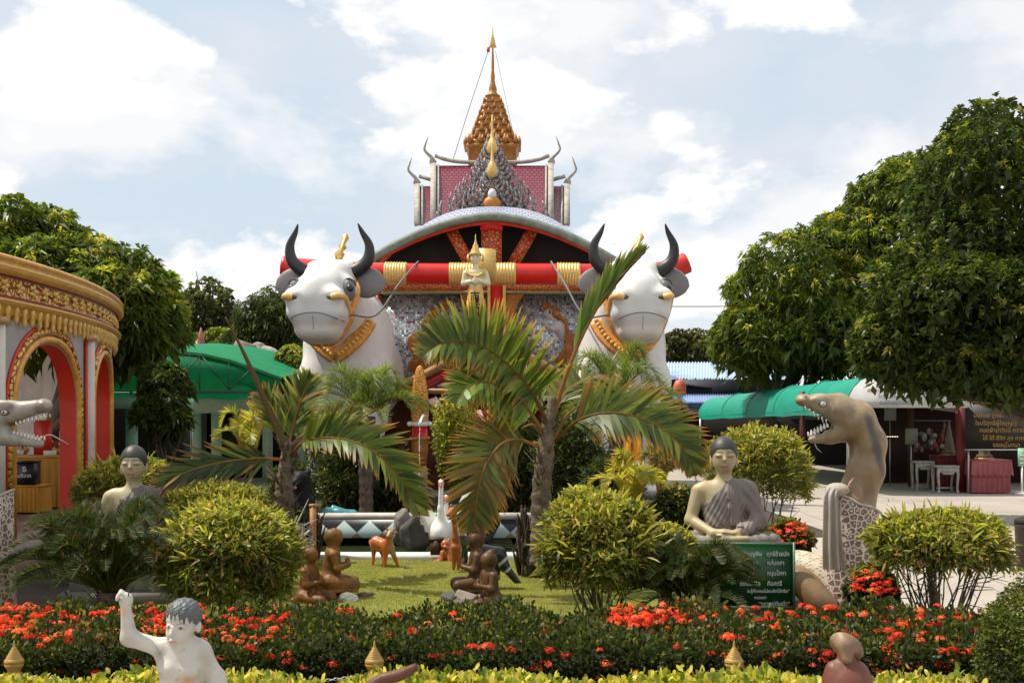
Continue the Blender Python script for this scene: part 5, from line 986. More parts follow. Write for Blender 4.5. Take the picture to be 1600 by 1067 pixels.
# red prow and gilded side shafts of the cart
PB = np.array([CX, 20.6, 0]); o = thing('cart_prow', 'curved red prow and gilded shafts low in front of the cart shrine', 'cart part', tuple(PB)); q = lambda x, y, Y=20.6: W(x, y, Y)-PB
G().prism(np.array([q(x, y)[[0, 2]] for x, y in ((712, 562), (728, 552), (745, 548), (770, 551), (795, 562), (815, 578), (825, 596), (780, 592), (748, 584), (722, 588))]), (0, 0, 0), (1, 0, 0), (0, 0, 1), -.5).build('prow_shell', M_red, o, smooth=False)
M_goldr = mat('gilt_wood', (.60, .34, .14), .4, .15, var=.3, vscale=10, col2=(.34, .10, .04), c2scale=5, c2amt=.6)
for s, p0 in ((-1, 0), (1, 0)):
    fx = (lambda x: x) if s < 0 else (lambda x: 1540-x); a = G(); a.tube([q(fx(610), 604, 22.8), q(fx(655), 590, 21.8), q(fx(702), 566, 20.8), q(fx(735), 549, 20.4)], [.07, .10, .12, .10], 10, k=16, flat=.8); a.build('gilt_shaft', M_goldr, o)
    a = G(); a.tube([q(fx(610), 612, 22.9), q(fx(660), 603, 21.9), q(fx(704), 582, 20.9)], .10, 8, k=10); a.build('lower_shaft', M_red, o)
G().tube([q(768, 560, 20.3), q(768, 580, 20.2), q(770, 600, 20.1)], [.05, .16, .10], 10, k=10).build('gilt_boss', M_goldr, o)
G().box((.0, .6, .85), (.5, .5, 1.7)).build('prow_stand', mat('stand_red', (.25, .03, .02), .5), o, smooth=False)
# tall gilded ornaments with the water spout
for px, Yn, prf, lb in ((656, 16.6, [(13, 850), (12, 735), (11, 730), (10, 728), (13, 700), (13.5, 688), (16, 686), (16.5, 682), (12, 680), (11.5, 666), (16, 664), (15.5, 659), (12.5, 657), (13.5, 640), (12, 615), (9.5, 595), (6.5, 580), (4.5, 574), (1, 571)], 'tall gilded leaf-shaped ornament with red collar spouting water, left of the pole'),
                    (775, 16.9, [(14, 830), (15, 805), (21, 790), (23, 772), (20, 752), (13, 738), (11, 715), (12, 690), (14, 660), (14.5, 640), (13, 620), (8.5, 614), (7, 600), (6, 580), (4, 565), (1, 556)], 'gilded bulbous ornament with ringed swelling behind the right palm')):
    b = W(px, 640, Yn); u = U(Yn); o = thing('gilded_ornament', lb, 'ornament', (b[0], Yn, 0), group='gilded ornaments behind the pond'); z = lambda y: CAMZ+(HY-y)*u
    pp = [(r_*u, max(0, z(y))) for r_, y in prf]
    if px == 656:
        G().lathe(pp[:4], n=20, sq=(1, .8)).build('column', mat('pink_stone', (.40, .26, .20), .6, var=.3), o); G().lathe(pp[3:8], n=20, sq=(1, .7)).build('lower_leaf', M_goldp2 if 'M_goldp2' in globals() else M_gold, o)
        G().lathe(pp[7:10], n=20, sq=(1, .7)).build('collar', M_red, o); G().lathe(pp[9:12], n=20, sq=(1.02, .72)).build('collar_rim', M_white, o); G().lathe(pp[11:], n=20, sq=(1, .5), gear=lambda a: 1+.06*np.cos(a*8)).build('leaf_blade', M_goldrel, o)
        for s in (-1, 1): G().ball((s*16*u, -.05, z(662)), .035).build('knob', M_white, o)
    else: G().lathe(pp[:7], n=24).build('ringed_base', M_goldrel, o); G().lathe(pp[6:], n=20, sq=(1, .6)).build('leaf_blade', M_goldrel, o)
b = W(655.5, 640, 15.0); g = G(); r = np.random.default_rng(2); zz = 1.55
while zz > -.1:
    l = r.uniform(.02, .07); g.ball((r.normal(0, .004), 0, zz), (.006+.004*(zz < .8), .006, l*.6), 6, 5); zz -= l*(1.1 if zz > .8 else 1.5)
g.tube([(0, 1.4, 1.55), (0, .7, 1.62), (0, 0, 1.52)], .02, 8, k=10); tag(g.build('water_jet', mat('water_drops', (.80, .84, .88), .1, spec=.8), loc=(b[0], 15.0, 0)), 'thin broken jet of water falling into the pond left of the swan', 'water jet')
# saffron cloth on a stick
Bc = W(988, 640, 15.0)*np.array([1, 1, 0]); o = thing('cloth_banner', 'saffron yellow cloth hanging from a thin pole right of the large palm', 'flag', tuple(Bc)); q = lambda x, y, d=0: W(x, y, 15)+np.array([0, d, 0])-Bc
G().tube([(0, .03, 0), (0, .03, q(0, 655)[2])], .012, 8).build('pole', M_bark, o)
P = np.zeros((14, 12, 3)); 
for i in range(14):
    s = i/13; y = 664+s*60
    for j in range(12): k = j/11*2-1; P[i, j] = q(986+4*s+k*(7+6*math.sin(s*2.8)), y+4*k*k*(s > .8)*(-1 if k < 0 else -2), .04*math.sin(k*7+s*3))
G().slab(P, (0, .006, 0)).build('cloth', mat('saffron', (.80, .46, .03), .7, var=.1, trans=.35, tcol=(1, .8, .2)), o)

# temple hall behind
HYd = 37.; HB = np.array([W(769, 0, HYd)[0], HYd, 0]); o = thing('temple_hall', 'temple hall with plum tiled roofs, grey flame gables and gold spire', 'temple', tuple(HB)); uh = U(HYd)
def q(x, y, Y=HYd): return W(x, y, Y)-HB
M_plum = tile_mat('plum_tiles', (.20, .025, .05), (.26, .04, .07), .15, .10); M_lime = mat('weathered_lime', (.38, .35, .31), .7, var=.35, vscale=5, col2=(.33, .30, .27), c2scale=3, c2amt=.7); M_grey = pattern_mat('grey_glass_inlay', (.34, .34, .345), (.14, .08, .08), 7, .4, .1, dist=.14)
sq_ = HYd-3.0
for nm, x0, x1, y0, y1, Yr in (('main_roof', 680, 858, 259, 345, HYd), ('lower_roof', 655, 883, 291, 352, HYd-.25)):
    t = np.linspace(0, 1, 10)[:, None]; a, b_, c, d = q(x0, y0, Yr), q(x1, y0, Yr), q(x0, y1, sq_), q(x1, y1, sq_); sag = np.sin(t*math.pi)*np.array([[0, 0, -.10]])
    P = np.stack([a+(c-a)*t+sag, b_+(d-b_)*t+sag], 1); G().slab(P, (0, .12, .0)).build(nm, M_plum, o, smooth=False)
    for sd, (p, r_) in ((-1, (a, c)), (1, (b_, d))):
        g = G(); g.beam(p+[sd*.05, -.12, .02], r_+[sd*.05, -.12, .0], .17, .09, up=(0, 1, .3)); g.beam(p+[-sd*.10, -.06, .0], r_+[-sd*.10, -.06, 0], .06, .05, up=(0, 1, .3)); g.build('bargeboard', M_lime, o)
        g = G(); g.tube([p+[-sd*.05, 0, -.5], p+[sd*.02, 0, .08], p+[sd*.02+sd*.10, 0, .26], p+[sd*.34, 0, .50], p+[sd*.30, 0, .72], p+[sd*.22, 0, .95]][1:], [.085, .06, .045, .034, .024, .006], 8, k=26); g.ball(p+[sd*.1, 0, .12], (.09, .08, .12)); g.build('ridge_finial', M_lime, o)
    g = G(); tt = np.linspace(0, 1, 14)[:, None]; ln = a+(b_-a)*tt+np.array([[0, 0, 1.]])*(.10+.22*(2*tt-1)**4); g.tube(ln, .065, 8); g.build('ridge', M_lime, o)
G().box((0, .9, 3.4), (4.4, 2.4, 6.9)).build('wall', mat('lime_wall', (.5, .42, .36), .7), o, smooth=False)
# porch gables
def gable(Y, apex, foot, w, n, fl, th, nm='gable'):
    g = G(); A = q(769, apex, Y)
    for s in (-1, 1):
        F = q(769+s*foot[0], foot[1], Y); t = np.linspace(0, 1, 30)[:, None]; ln = A+(F-A)*t+np.array([[s, 0, 0.]])*(-.16*np.sin(t*math.pi))
        g.tube(ln, w, 6, flat=.7)
        for i in range(n):
            p = ln[int((i+.6)/n*29)]; h = fl*(.8+.5*i/n); a1 = np.array([s*.55, 0, .85]); g.tube([p, p+a1*h*.4+[s*.02, -.02, 0], p+a1*h*.7+[-s*.02, 0, h*.1], p+np.array([s*.25, 0, 1.25])*h*.95], [w*.95, w*.95, w*.7, w*.1], 6, k=8)
        g.tube([ln[-1], ln[-1]+[s*.25, -.02, -.05], ln[-1]+[s*.42, 0, .2], ln[-1]+[s*.36, 0, .5]], [w*1.2, w*1.2, w, .02], 6, k=10)
    for s in (-1, 1): g.beam(A+[0, .06, -.1], q(769+s*foot[0]*.94, foot[1], Y)+[0, .06, 0], .20, .05, up=(0, 1, 0))
    g.build('gable_frame', M_grey, o)
tri = lambda Y, y0, hw, y1: np.array([q(769, y0, Y)[[0, 2]], q(769-hw, y1, Y)[[0, 2]], q(769+hw, y1, Y)[[0, 2]]])
for Y, y0, hw, y1 in ((34.6, 232, 56, 350), (34.2, 276, 44, 350)): G().prism(tri(Y, y0, hw, y1), (0, Y-HYd, 0), (1, 0, 0), (0, 0, 1), -.1).build('tympanum', M_redgold if y0 < 250 else mat('dark_tympanum', (.09, .03, .015), .6), o, smooth=False)
gable(34.4, 229, (60, 340), .065, 13, .46, .1); gable(33.9, 268, (40, 335), .055, 9, .40, .1); gable(34.0, 300, (66, 356), .055, 8, .38, .1)
for y, Y in ((226, 34.3), (262, 33.8)): G().lathe([(.02, 0), (.13, .05), (.17, .2), (.10, .42), (.05, .5), (.03, .85), (.005, 1.2)], c=q(769, y+16, Y), n=14).build('gable_finial', M_goldb, o)
g = G(); g.ball(q(769, 304, 33.7), (.13, .12, .17), col=(.70, .66, .66)); g.build('niche_figure_head', M_paint, o); g = G(); g.ball(q(769, 318, 33.7), (.26, .15, .22), col=(.50, .20, .04)); g.build('niche_figure_robe', M_paint, o)
# spire: redented tiers, bell, mast and tip
def redent(a): c = np.abs(np.cos(a)); s = np.abs(np.sin(a)); m = np.maximum(c, s); k = np.round(m*9)/9; return 1/np.maximum(k, .72)*.80
sz = lambda y, Y=HYd+1.2: CAMZ+(HY-y)*U(Y); us = U(HYd+1.2); SO = (0, 1.2, 0)
prof = [(44, 268), (46, 262), (46, 240), (50, 238), (50, 233), (44, 232)]; hw = 40
ys_ = np.linspace(230, 152, 9)
for i in range(8):
    a = 40-(40-12)*(i/8)**.9; b_ = 40-(40-12)*((i+1)/8)**.9; y0, y1 = ys_[i], ys_[i+1]; prof += [(a, y0), (a+1.5, y0-(y0-y1)*.25), (a-1, y0-(y0-y1)*.4), (b_+1.0, y0-(y0-y1)*.92), (b_+3, y1+.3)]
G().lathe([(r_*us*.99, sz(y)) for r_, y in prof], SO, 48, gear=redent).build('spire_tiers', M_gold, o, smooth=False)
g = G()
for i in range(9):
    rr = (48 if i == 0 else 40-(40-12)*((i-1)/8)**.9+1)*us*1.0; z0 = sz(232 if i == 0 else ys_[i-1]+1); n = max(8, int(rr*22)) ; hgt = .30-.016*i
    for k in range(n):
        a = k*2*math.pi/n; e = max(abs(math.cos(a)), abs(math.sin(a))); rad = rr/max(e, .76)*.86; p = np.array([math.cos(a)*rad, 1.2+math.sin(a)*rad, z0]); g.tube([p, p+[0, 0, hgt*.45], p+[0, 0, hgt]], [.075-.004*i, .075-.004*i, .004], 5)
g.build('antefixes', M_gold, o)
G().lathe([(11*us, sz(153)), (9*us, sz(148)), (6*us, sz(145)), (6.5*us, sz(140)), (4.2*us, sz(132)), (3.2*us, sz(126)), (3.4*us, sz(120)), (2.2*us, sz(112)), (2.2*us, sz(98)), (1.5*us, sz(84)), (1.1*us, sz(76))], SO, 16).build('spire_mast', M_gold, o)
pr_ = []
for i in range(5): pr_ += [((6.2-1.1*i)*us, sz(74-i*4.4)), ((4.2-.9*i)*us, sz(70.6-i*4.4))]
G().lathe(pr_+[(.9*us, sz(52)), (.6*us, sz(46)), (.1*us, sz(37))], SO, 16).build('spire_tip', M_goldb, o)
G().box(q(763, 78, HYd+1.1), (.10, .04, .16), col=(.6, .01, .02)).build('red_cloth', M_paint, o, smooth=False)
G().tube([q(763, 80, HYd+1.1), q(733, 170, HYd+.6), q(707, 253, HYd)], .012, 4, k=20).build('guy_cable', M_rope, o); G().tube([q(774, 80, HYd+1.1), q(800, 200, HYd+.8), q(812, 250, HYd)], .006, 4, k=20).build('guy_cable', M_rope, o)
# ---------------------------------------------------------------- round pavilion on the left
RC = np.array([-21.37, 12.82]); RW = 15.98
def phi_of(px, rad=RW):
    d = np.array([(px-800)/FPX, 1.]); a = d@d; b_ = -2*d@RC; c = RC@RC-rad*rad; t = (-b_-math.sqrt(max(b_*b_-4*a*c, 0)))/(2*a); p = d*t-RC; return math.atan2(p[1], p[0])
PO = np.array([RC[0]+RW, RC[1], 0]); o = thing('round_pavilion', 'round pavilion with gold cornice and red arches at the left', 'pavilion', tuple(PO))
def rp(rad, ph, z): return np.stack([RC[0]+rad*np.cos(ph)-PO[0], RC[1]+rad*np.sin(ph)-PO[1], np.broadcast_to(z, np.shape(ph))], -1)
Z0, ZC, ZT = .30, 2.66, 3.32
M_cream = mat('cream_plaster', (.62, .56, .50), .65, var=.15, vscale=4, col2=(.45, .40, .35)); M_goldc = mat('cornice_gold', (.74, .38, .065), .38, .15, var=.25, vscale=14, bump=.008, bscale=40, col2=(.42, .17, .03), c2scale=9, c2amt=.5); M_greyw = mat('grey_wall', (.36, .34, .33), .7, var=.15, vscale=3)
M_gorn = pattern_mat('gold_relief_cornice', (.80, .46, .09), (.16, .012, .008), 13, .35, .25, dist=.13, bump=.02); M_redd = mat('deep_red', (.20, .010, .008), .5, var=.3); M_redp = mat('red_jamb', (.58, .03, .012), .4, var=.2, vscale=3)
p0, p1 = phi_of(-260), phi_of(178)+1.5; PH = np.linspace(p0, p1, 420)
def ring(prof, name, m, smooth=True): G().grid(np.stack([rp(RW+r_, PH, z) for r_, z in prof])[:, ::-1]).build(name, m, o, smooth=smooth)
ring([(-.35, ZT-.02), (.14, ZT), (.17, ZT-.02), (.17, ZT-.05), (.13, ZT-.07), (.15, ZT-.10), (.17, ZT-.14), (.14, ZT-.18), (.10, ZT-.20)], 'cornice_top', M_goldc)
ring([(.09, ZT-.19), (.075, ZT-.205), (.075, ZT-.225)], 'cornice_fillet', M_redd)
ring([(.07, ZT-.22), (.055, ZT-.26), (.055, ZT-.40), (.07, ZT-.42)], 'relief_band', M_gorn)
ring([(.08, ZT-.415), (.08, ZT-.445)], 'cornice_fillet', M_redd)
ring([(.07, ZT-.44), (.12, ZT-.46), (.13, ZT-.49), (.09, ZT-.52), (.06, ZT-.53), (.05, ZT-.60), (.0, ZT-.66)], 'cornice_bottom', M_goldc)
for z, r_, n, w_ in ((ZT-.125, .165, 420, .016), (ZT-.475, .13, 420, .014)):
    g = G(); ph = np.linspace(p0, phi_of(178)+.05, n)
    for c in rp(RW+r_, ph, z): g.ball(c, w_, 6, 4)
    g.build('beading', M_goldb, o)
ph = np.arange(phi_of(-120), phi_of(178)+.06, .0125); g = G()
for i, a in enumerate(ph):
    c = rp(RW+.06, a, 0); l = .15 if i % 2 else .12; g.tube([c+[0, 0, ZT-.50], c+[0, 0, ZT-.57], c+[0, 0, ZT-.60], c+[0, 0, ZT-.60-l*.55], c+[0, 0, ZT-.60-l]], [.030, .042, .026, .034, .004], 6)
g.build('drop_pendants', M_goldb, o)['kind'] = 'stuff'
ph = np.arange(phi_of(-120), phi_of(178)+.06, .021); g = G()
for i, a in enumerate(ph):
    c = rp(RW+.065, a, ZT-.31); t = np.array([-math.sin(a), math.cos(a), 0]); up = np.array([0, 0, 1.]); sgn = 1 if i % 2 else -1
    for k in range(5): ang = k*1.256+(.3 if sgn > 0 else 0); d = t*math.cos(ang)+up*math.sin(ang); g.tube([c+d*.02, c+d*.06, c+d*.085+up*.01], [.022, .028, .006], 5)
    g.ball(c+np.array([math.cos(a), math.sin(a), 0])*.02, .024, 6, 4)
g.build('cornice_flowers', M_goldb, o)['kind'] = 'stuff'
g = G(); t_ = np.linspace(p0, phi_of(178)+.05, 300); zz = ZT-.31+.075*np.abs(((t_*18) % 2)-1)*2-.075; g.tube(rp(RW+.062, t_, zz), .010, 4); g.build('cornice_zigzag', M_redd, o)
# arched wall: piers, spandrels, reveals
arches = []
for x0, x1, zs, zt in ((22, 119, 1.72, 2.46), (145, 171.5, 1.80, 2.44)): arches.append((phi_of(x0), phi_of(x1), zs, zt))
da = arches[0][1]-arches[0][0]; gap = phi_of(145)-phi_of(119)
arches.insert(0, (arches[0][0]-gap-da, arches[0][0]-gap, 1.72, 2.46)); pass
def topz(a, A): c = (A[0]+A[1])/2; h = (A[1]-A[0])/2; k = np.clip(np.abs(a-c)/h, 0, 1); return A[2]+(A[3]-A[2])*np.sqrt(1-k**2.2)
TH = .20
for A in arches:
    a = (A[0]+A[1])/2-(A[1]-A[0])/2*np.cos(np.linspace(0, math.pi, 41)); tz = topz(a, A)
    G().grid(np.stack([rp(RW, a, tz), rp(RW, a, ZC)])).build('spandrel', M_greyw, o); G().grid(np.stack([rp(RW-TH, a, ZC), rp(RW-TH, a, tz)])).build('inner_spandrel', M_cream, o)
    aa = np.concatenate([[A[0]], a, [A[1]]]); zz = np.concatenate([[Z0], tz, [Z0]]); G().grid(np.stack([rp(RW, aa, zz), rp(RW-TH, aa, zz)])).build('arch_reveal', M_redp, o)
    w_ = .055/RW; 
    for off, r_, nm, m_ in ((.055, .045, 'arch_moulding', M_goldc), (.15, .04, 'arch_relief', M_gorn), (.215, .02, 'arch_edging', M_redp)):
        c = (A[0]+A[1])/2; h = (A[1]-A[0])/2; an = c+(a-c)*(1+off/RW/h); tz2 = A[2]+(tz-A[2])*(1+off/(A[3]-A[2])) ; an = np.concatenate([[an[0]], an, [an[-1]]]); tz2 = np.concatenate([[Z0], tz2, [Z0]])
        G().tube(rp(RW+.012, an, np.minimum(tz2, ZC+.02)), r_, 8).build(nm, m_, o)
prev = p0
for A in arches+[None]:
    e = A[0] if A else p1
    if e > prev:
        a = np.linspace(prev, e, 8 if A else 60); g = G(); g.grid(np.stack([rp(RW, a, Z0), rp(RW, a, ZC)])); g.build('pier', M_cream if A is None else M_greyw, o); G().grid(np.stack([rp(RW-TH, a, ZC+.3), rp(RW-TH, a, Z0)])).build('inner_wall', M_cream, o)
        c = (prev+e)/2
        if A is not None and prev != p0: G().tube(rp(RW+.045, np.array([c, c]), np.array([Z0, ZC])), .075, 12).build('column', M_cream, o); G().box(rp(RW+.03, np.array(c), .38), (.22, .22, .16)).build('column_base', M_goldr, o, smooth=False); G().box(rp(RW+.03, np.array(c), ZC-.03), (.2, .2, .08)).build('column_capital', M_goldr, o, smooth=False)
        if A is not None and prev != p0:
            for dd in (-.085, .085): G().tube(rp(RW+.03, np.array([c+dd/RW, c+dd/RW]), np.array([Z0, ZC])), .022, 6).build('column_edging', M_redp, o)
    prev = A[1] if A else e
PF = np.linspace(p0-.2, p1+.25, 60)
G().grid(np.stack([rp(RW+.35, PF, 0), rp(RW+.35, PF, .15), rp(RW+.12, PF, .16), rp(RW+.12, PF, Z0), rp(RW-7, PF, Z0)])[:, ::-1]).build('floor', mat('brown_floor', (.19, .12, .095), .35, var=.2, vscale=2), o, smooth=False)
G().grid(np.stack([rp(RW-2.6, PF, 2.95), rp(RW-.1, PF, 2.95)])).grid(np.stack([rp(RW-2.6, PF, 3.02), rp(RW+.1, PF, 3.28)])[:, ::-1]).build('ceiling', mat('ceiling_grey', (.40, .36, .34), .7), o, smooth=False)  # ceiling stops short; the unseen opening is added to light the interior

G().tube(rp(RW-2.3, np.linspace(phi_of(30), phi_of(160), 20)+.04, 2.95), .09, 8).build('ceiling_moulding', M_cream, o)
# tables and boxes inside
def skirt(name, label, c, w, d, h, col, top=None, n=26, group=None, rz=0., scallop=False):
    m = mat(name+'_cloth%d' % len(MATS), col, .75, var=.15, vscale=6); o = thing(name, label, 'table', tuple(c), rz, group=group); x = np.concatenate([np.linspace(-w/2, w/2, n), np.full(10, w/2), np.linspace(w/2, -w/2, n), np.full(10, -w/2)]); y = np.concatenate([np.full(n, -d/2), np.linspace(-d/2, d/2, 10), np.full(n, d/2), np.linspace(d/2, -d/2, 10)])
    ang = np.arange(len(x)); k = .022*np.sin(ang*1.9); nx = np.sign(x)*(np.abs(x) > w/2-.001); ny = np.sign(y)*(np.abs(y) > d/2-.001)
    P = np.stack([np.stack([x+nx*k*s, y+ny*k*s, np.full(len(x), z)], 1) for s, z in ((1.1, .02), (.9, h*.5), (.4, h-.03), (0, h))]); P = np.concatenate([P, P[:, :1]], 1); G().grid(P).build('skirt', m, o)
    G().box((0, 0, h+.012), (w+.03, d+.03, .03)).build('table_top', mat(name+'_top%d' % len(MATS), top or col, .5, var=.1), o, smooth=False)
    if scallop: P = np.stack([np.stack([x*1.03, y*1.06+0*k, np.full(len(x), z)-(.05*np.abs(np.sin(ang*.9)) if z < h-.1 else 0)], 1) for z in (h-.26, h)]); P[0, :, 0] += nx*.03; P[0, :, 1] += ny*(.03+k); P = np.concatenate([P, P[:, :1]], 1); G().grid(P).build('valance', m, o)
    return o
def at(px, py, Y, z=None): p = W(px, py, Y); return p if z is None else np.array([p[0], Y, z])
skirt('draped_table', 'long table in yellow cloth inside the round pavilion', at(80, 0, 16.6, Z0), .75, .6, .72, (.50, .24, .03)); skirt('draped_table', 'low stand in orange yellow cloth inside the pavilion, in front of the table', at(46, 0, 15.7, Z0), .44, .4, .36, (.55, .25, .03))
skirt('draped_table', 'darker yellow draped table at the left inside the pavilion', at(14, 0, 16.8, Z0), .45, .6, .70, (.36, .17, .025))
o = thing('donation_box', 'black donation box with white lettering on the low pavilion stand', 'box', tuple(at(44, 0, 15.6, Z0+.39))); G().box((0, 0, .15), (.24, .24, .30)).box((0, 0, .31), (.26, .26, .02)).build('case', mat('black_box', (.012, .012, .014), .35), o, smooth=False)
text('lettering', 'บริจาค', .07, M_lett, o, (0, -.122, .10), 'CENTER'); text('lettering', 'ธ', .12, M_lett, o, (0, -.122, .18), 'CENTER')
G().box((0, 0, .25), (.25, .05, .5)).build('red_panel', M_redp, smooth=False, loc=tuple(at(67, 0, 16.7, Z0+.75))); tag(bpy.data.objects['red_panel'], 'upright red panel on the yellow pavilion table', 'panel')
for x, Y, l in ((28, 16.6, 'white name plate at the left on the pavilion tables'), (78, 16.35, 'white name plate on the long yellow table')): tag(G().box((0, 0, .035), (.17, .03, .07)).build('name_plate', M_lett, smooth=False, loc=tuple(at(x, 0, Y, Z0+.75))), l, 'name plate')
for x, l in ((35, 'flower basket at the left on the pavilion tables'), (92, 'flower basket at the right end of the yellow table')):
    b = at(x, 0, 16.7, Z0+.75); o = thing('flower_basket', l, 'basket', tuple(b)); G().lathe([(.05, 0), (.09, .05), (.10, .09)], n=14).build('basket', M_goldr, o); g = G(); P = rng.normal(0, .05, (60, 3))*[1, 1, .6]+[0, 0, .15]; leafs(g, P, rdir(60), .05, .03, pick([(.4, .02, .03), (.5, .3, .05), (.05, .12, .02)], 60), k=1); g.build('flowers', M_leaf, o, smooth=False)
# ---------------------------------------------------------------- green net awning and mint shops behind, left
M_net = mat('green_netting', (.0, .30, .13), .7, var=.2, vscale=3, trans=.45, tcol=(.3, 1, .6), alpha=.93); M_teal = mat('teal_canvas', (.01, .34, .24), .55, var=.15, vscale=2, trans=.2, bump=.01, bscale=6)
o = thing('net_awning', 'gabled awning of green shade netting on a thin truss, left of the bulls', 'awning', tuple(at(330, 0, 24., 0))); B = at(330, 0, 24., 0); q = lambda x, y, Y=24.: W(x, y, Y)-B
top = [(150, 556), (200, 549), (250, 547), (281, 550), (320, 554), (360, 563), (400, 576), (440, 591)]
G().prism(np.array([q(x, y)[[0, 2]] for x, y in top+[(436, 600), (425, 612), (150, 612)]]), (0, 0, 0), (1, 0, 0), (0, 0, 1), -.02).build('front_net', M_net, o, smooth=False)
P = np.stack([[q(x, y, 24.)+[0, -.06, .0] for x, y in top], [q(x, y-3, 24.)+[0, 4.6, .35] for x, y in top]]); G().slab(spl if False else P, (0, 0, .02)).build('roof_net', M_net, o, smooth=False)
g = G(); z1 = q(0, 611)[2]; pts = [q(x, y)+[0, -.05, -.03] for x, y in top]; g.tube(pts, .022, 6); g.tube([q(150, 611)+[0, -.05, 0], q(425, 611)+[0, -.05, 0]], .022, 6)
for a, b_ in (((313, 554), (313, 611)), ((313, 556), (268, 606)), ((316, 556), (358, 608)), ((358, 563), (358, 611)), ((395, 575), (358, 610)), ((235, 549), (268, 608)), ((235, 549), (235, 611))): g.tube([q(*a)+[0, -.05, 0], q(*b_)+[0, -.05, 0]], .014, 5)
g.build('truss', mat('truss_green', (.02, .10, .06), .5), o)
P = np.stack([[q(x, 613)+[0, -.04, 0] for x in range(150, 440, 14)], [q(x, 624+1.5*math.sin(x))+[0, -.08, 0] for x in range(150, 440, 14)]]); G().slab(P, (0, .01, 0)).build('fringe', M_net, o)
for x in (205, 300, 392): G().tube([q(x, 611), [q(x, 0)[0], 0, 0]], .035, 8).build('post', M_steel, o)
M_mint = mat('mint_paint', (.28, .55, .38), .6, var=.12, vscale=2, col2=(.18, .38, .26)); M_mintd = mat('pale_mint', (.42, .50, .42), .7, var=.12)
o = thing('mint_shop', 'mint green shop block with dark openings behind the left awning', 'building', tuple(at(310, 0, 27, 0))); B = at(310, 0, 27, 0); q = lambda x, z, dy=0: np.array([W(x, 0, 27)[0]-B[0], dy, z])
def bx(x0, x1, z0, z1, y0, y1, name, m): a, b_ = q(x0, z0), q(x1, z1); G().box(((a[0]+b_[0])/2, (y0+y1)/2, (z0+z1)/2), (abs(b_[0]-a[0]), y1-y0, z1-z0)).build(name, m, o, smooth=False)
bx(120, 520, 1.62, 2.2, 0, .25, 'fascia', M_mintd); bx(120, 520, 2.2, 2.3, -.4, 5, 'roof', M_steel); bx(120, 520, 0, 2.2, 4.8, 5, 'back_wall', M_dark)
for x in (150, 226, 298, 330, 410, 480): bx(x, x+13, 0, 1.62, -.0, .22, 'column', M_mint if x < 240 else M_mintd)
bx(226, 232, 0, 1.6, .3, 4.8, 'side_wall', M_mintd); bx(330, 352, .0, 1.6, 1.0, 1.1, 'door', mat('dark_door', (.02, .025, .02), .5)); bx(440, 480, 0, 1.1, .1, .2, 'counter', M_mintd)
o = thing('mint_canopy', 'flat mint green concrete canopy beside the round pavilion', 'canopy', tuple(at(212, 0, 20.5, 0))); B = at(212, 0, 20.5, 0)
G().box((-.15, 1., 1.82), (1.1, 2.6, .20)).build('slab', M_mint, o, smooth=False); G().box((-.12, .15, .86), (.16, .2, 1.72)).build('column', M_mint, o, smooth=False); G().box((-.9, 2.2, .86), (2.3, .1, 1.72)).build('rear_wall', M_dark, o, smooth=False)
# small painted spirelets and rock garden seen over the awning
for px, Y, l in ((281, 31, 'pink and green spirelet left of the other above the green awning'), (314, 31, 'pink and green spirelet just right of the first above the awning')):
    b = at(px, 0, Y, 0); u = U(Y); z = lambda y: CAMZ+(HY-y)*u; o = thing('spirelet', l, 'spire', tuple(b), group='spirelets over the green awning')
    G().lathe([(9*u, 0), (9*u, z(556)), (8*u, z(552)), (8*u, z(545))], n=8).build('base', mat('faded_green%d' % px, (.18, .32, .24), .7, var=.3), o, smooth=False); G().lathe([(7*u, z(545)), (7.5*u, z(542)), (5.6*u, z(537)), (6*u, z(534)), (4.4*u, z(528)), (4.8*u, z(526)), (3*u, z(520)), (1*u, z(512))], n=8).build('spire', mat('faded_pink%d' % px, (.42, .13, .14), .7, var=.5, vscale=8), o, smooth=False)
for i, (x, y, w_, h_, c) in enumerate([(385, 562, .5, .5, (.30, .22, .19)), (398, 566, .6, .45, (.34, .32, .28)), (412, 568, .6, .40, (.42, .40, .35)), (426, 574, .5, .35, (.30, .36, .32)), (372, 566, .5, .4, (.22, .28, .20))]):
    b = W(x, y+6, 29); tag(rock('x', x, y+8, 29, w_*1.5, h_*1.6, .6, c, 40+i), ['brown topmost ornamental boulder beyond the green awning', 'grey boulder second from the left beyond the awning', 'pale middle boulder beyond the awning', 'greenish rightmost boulder beyond the awning', 'mossy leftmost boulder beyond the awning'][i], 'rock')
G().box((0, 0, 1.35), (1.9, 1.2, 2.7)).build('rock_garden_wall', M_dark, smooth=False, loc=tuple(at(400, 0, 29.6, 0))); tag(bpy.data.objects['rock_garden_wall'], 'dark base carrying the ornamental boulders beyond the awning', 'wall')
# ---------------------------------------------------------------- right: teal barrel awning, banner, market hall, blue roofs
o = thing('barrel_awning', 'long teal canvas barrel awning running back along the stalls, right', 'awning', tuple(at(1325, 0, 23, 0))); B = at(1325, 0, 23, 0)
T = np.linspace(0, 1, 16); A_ = np.linspace(0, math.pi/2, 12); P = np.zeros((16, 12, 3))
for i, t in enumerate(T):
    Y = 23+10.5*t; xb = W(1322-228*t**.72 if False else 0, 0, 1)[0]; pxl = 1322-230*t**.78; x0 = (pxl-800)/FPX*Y; zt = CAMZ+(HY-(587+34*t**.85))/FPX*Y; zb = CAMZ+(HY-(640+10*t))/FPX*Y
    for j, a in enumerate(A_): P[i, j] = (x0+(1-math.cos(a))*.55+.02*math.sin(t*30)*(j > 0), Y, zb+(zt-zb)*math.sin(a)-.02*abs(math.sin(t*math.pi*5))*math.sin(a)); P[i, j] -= B
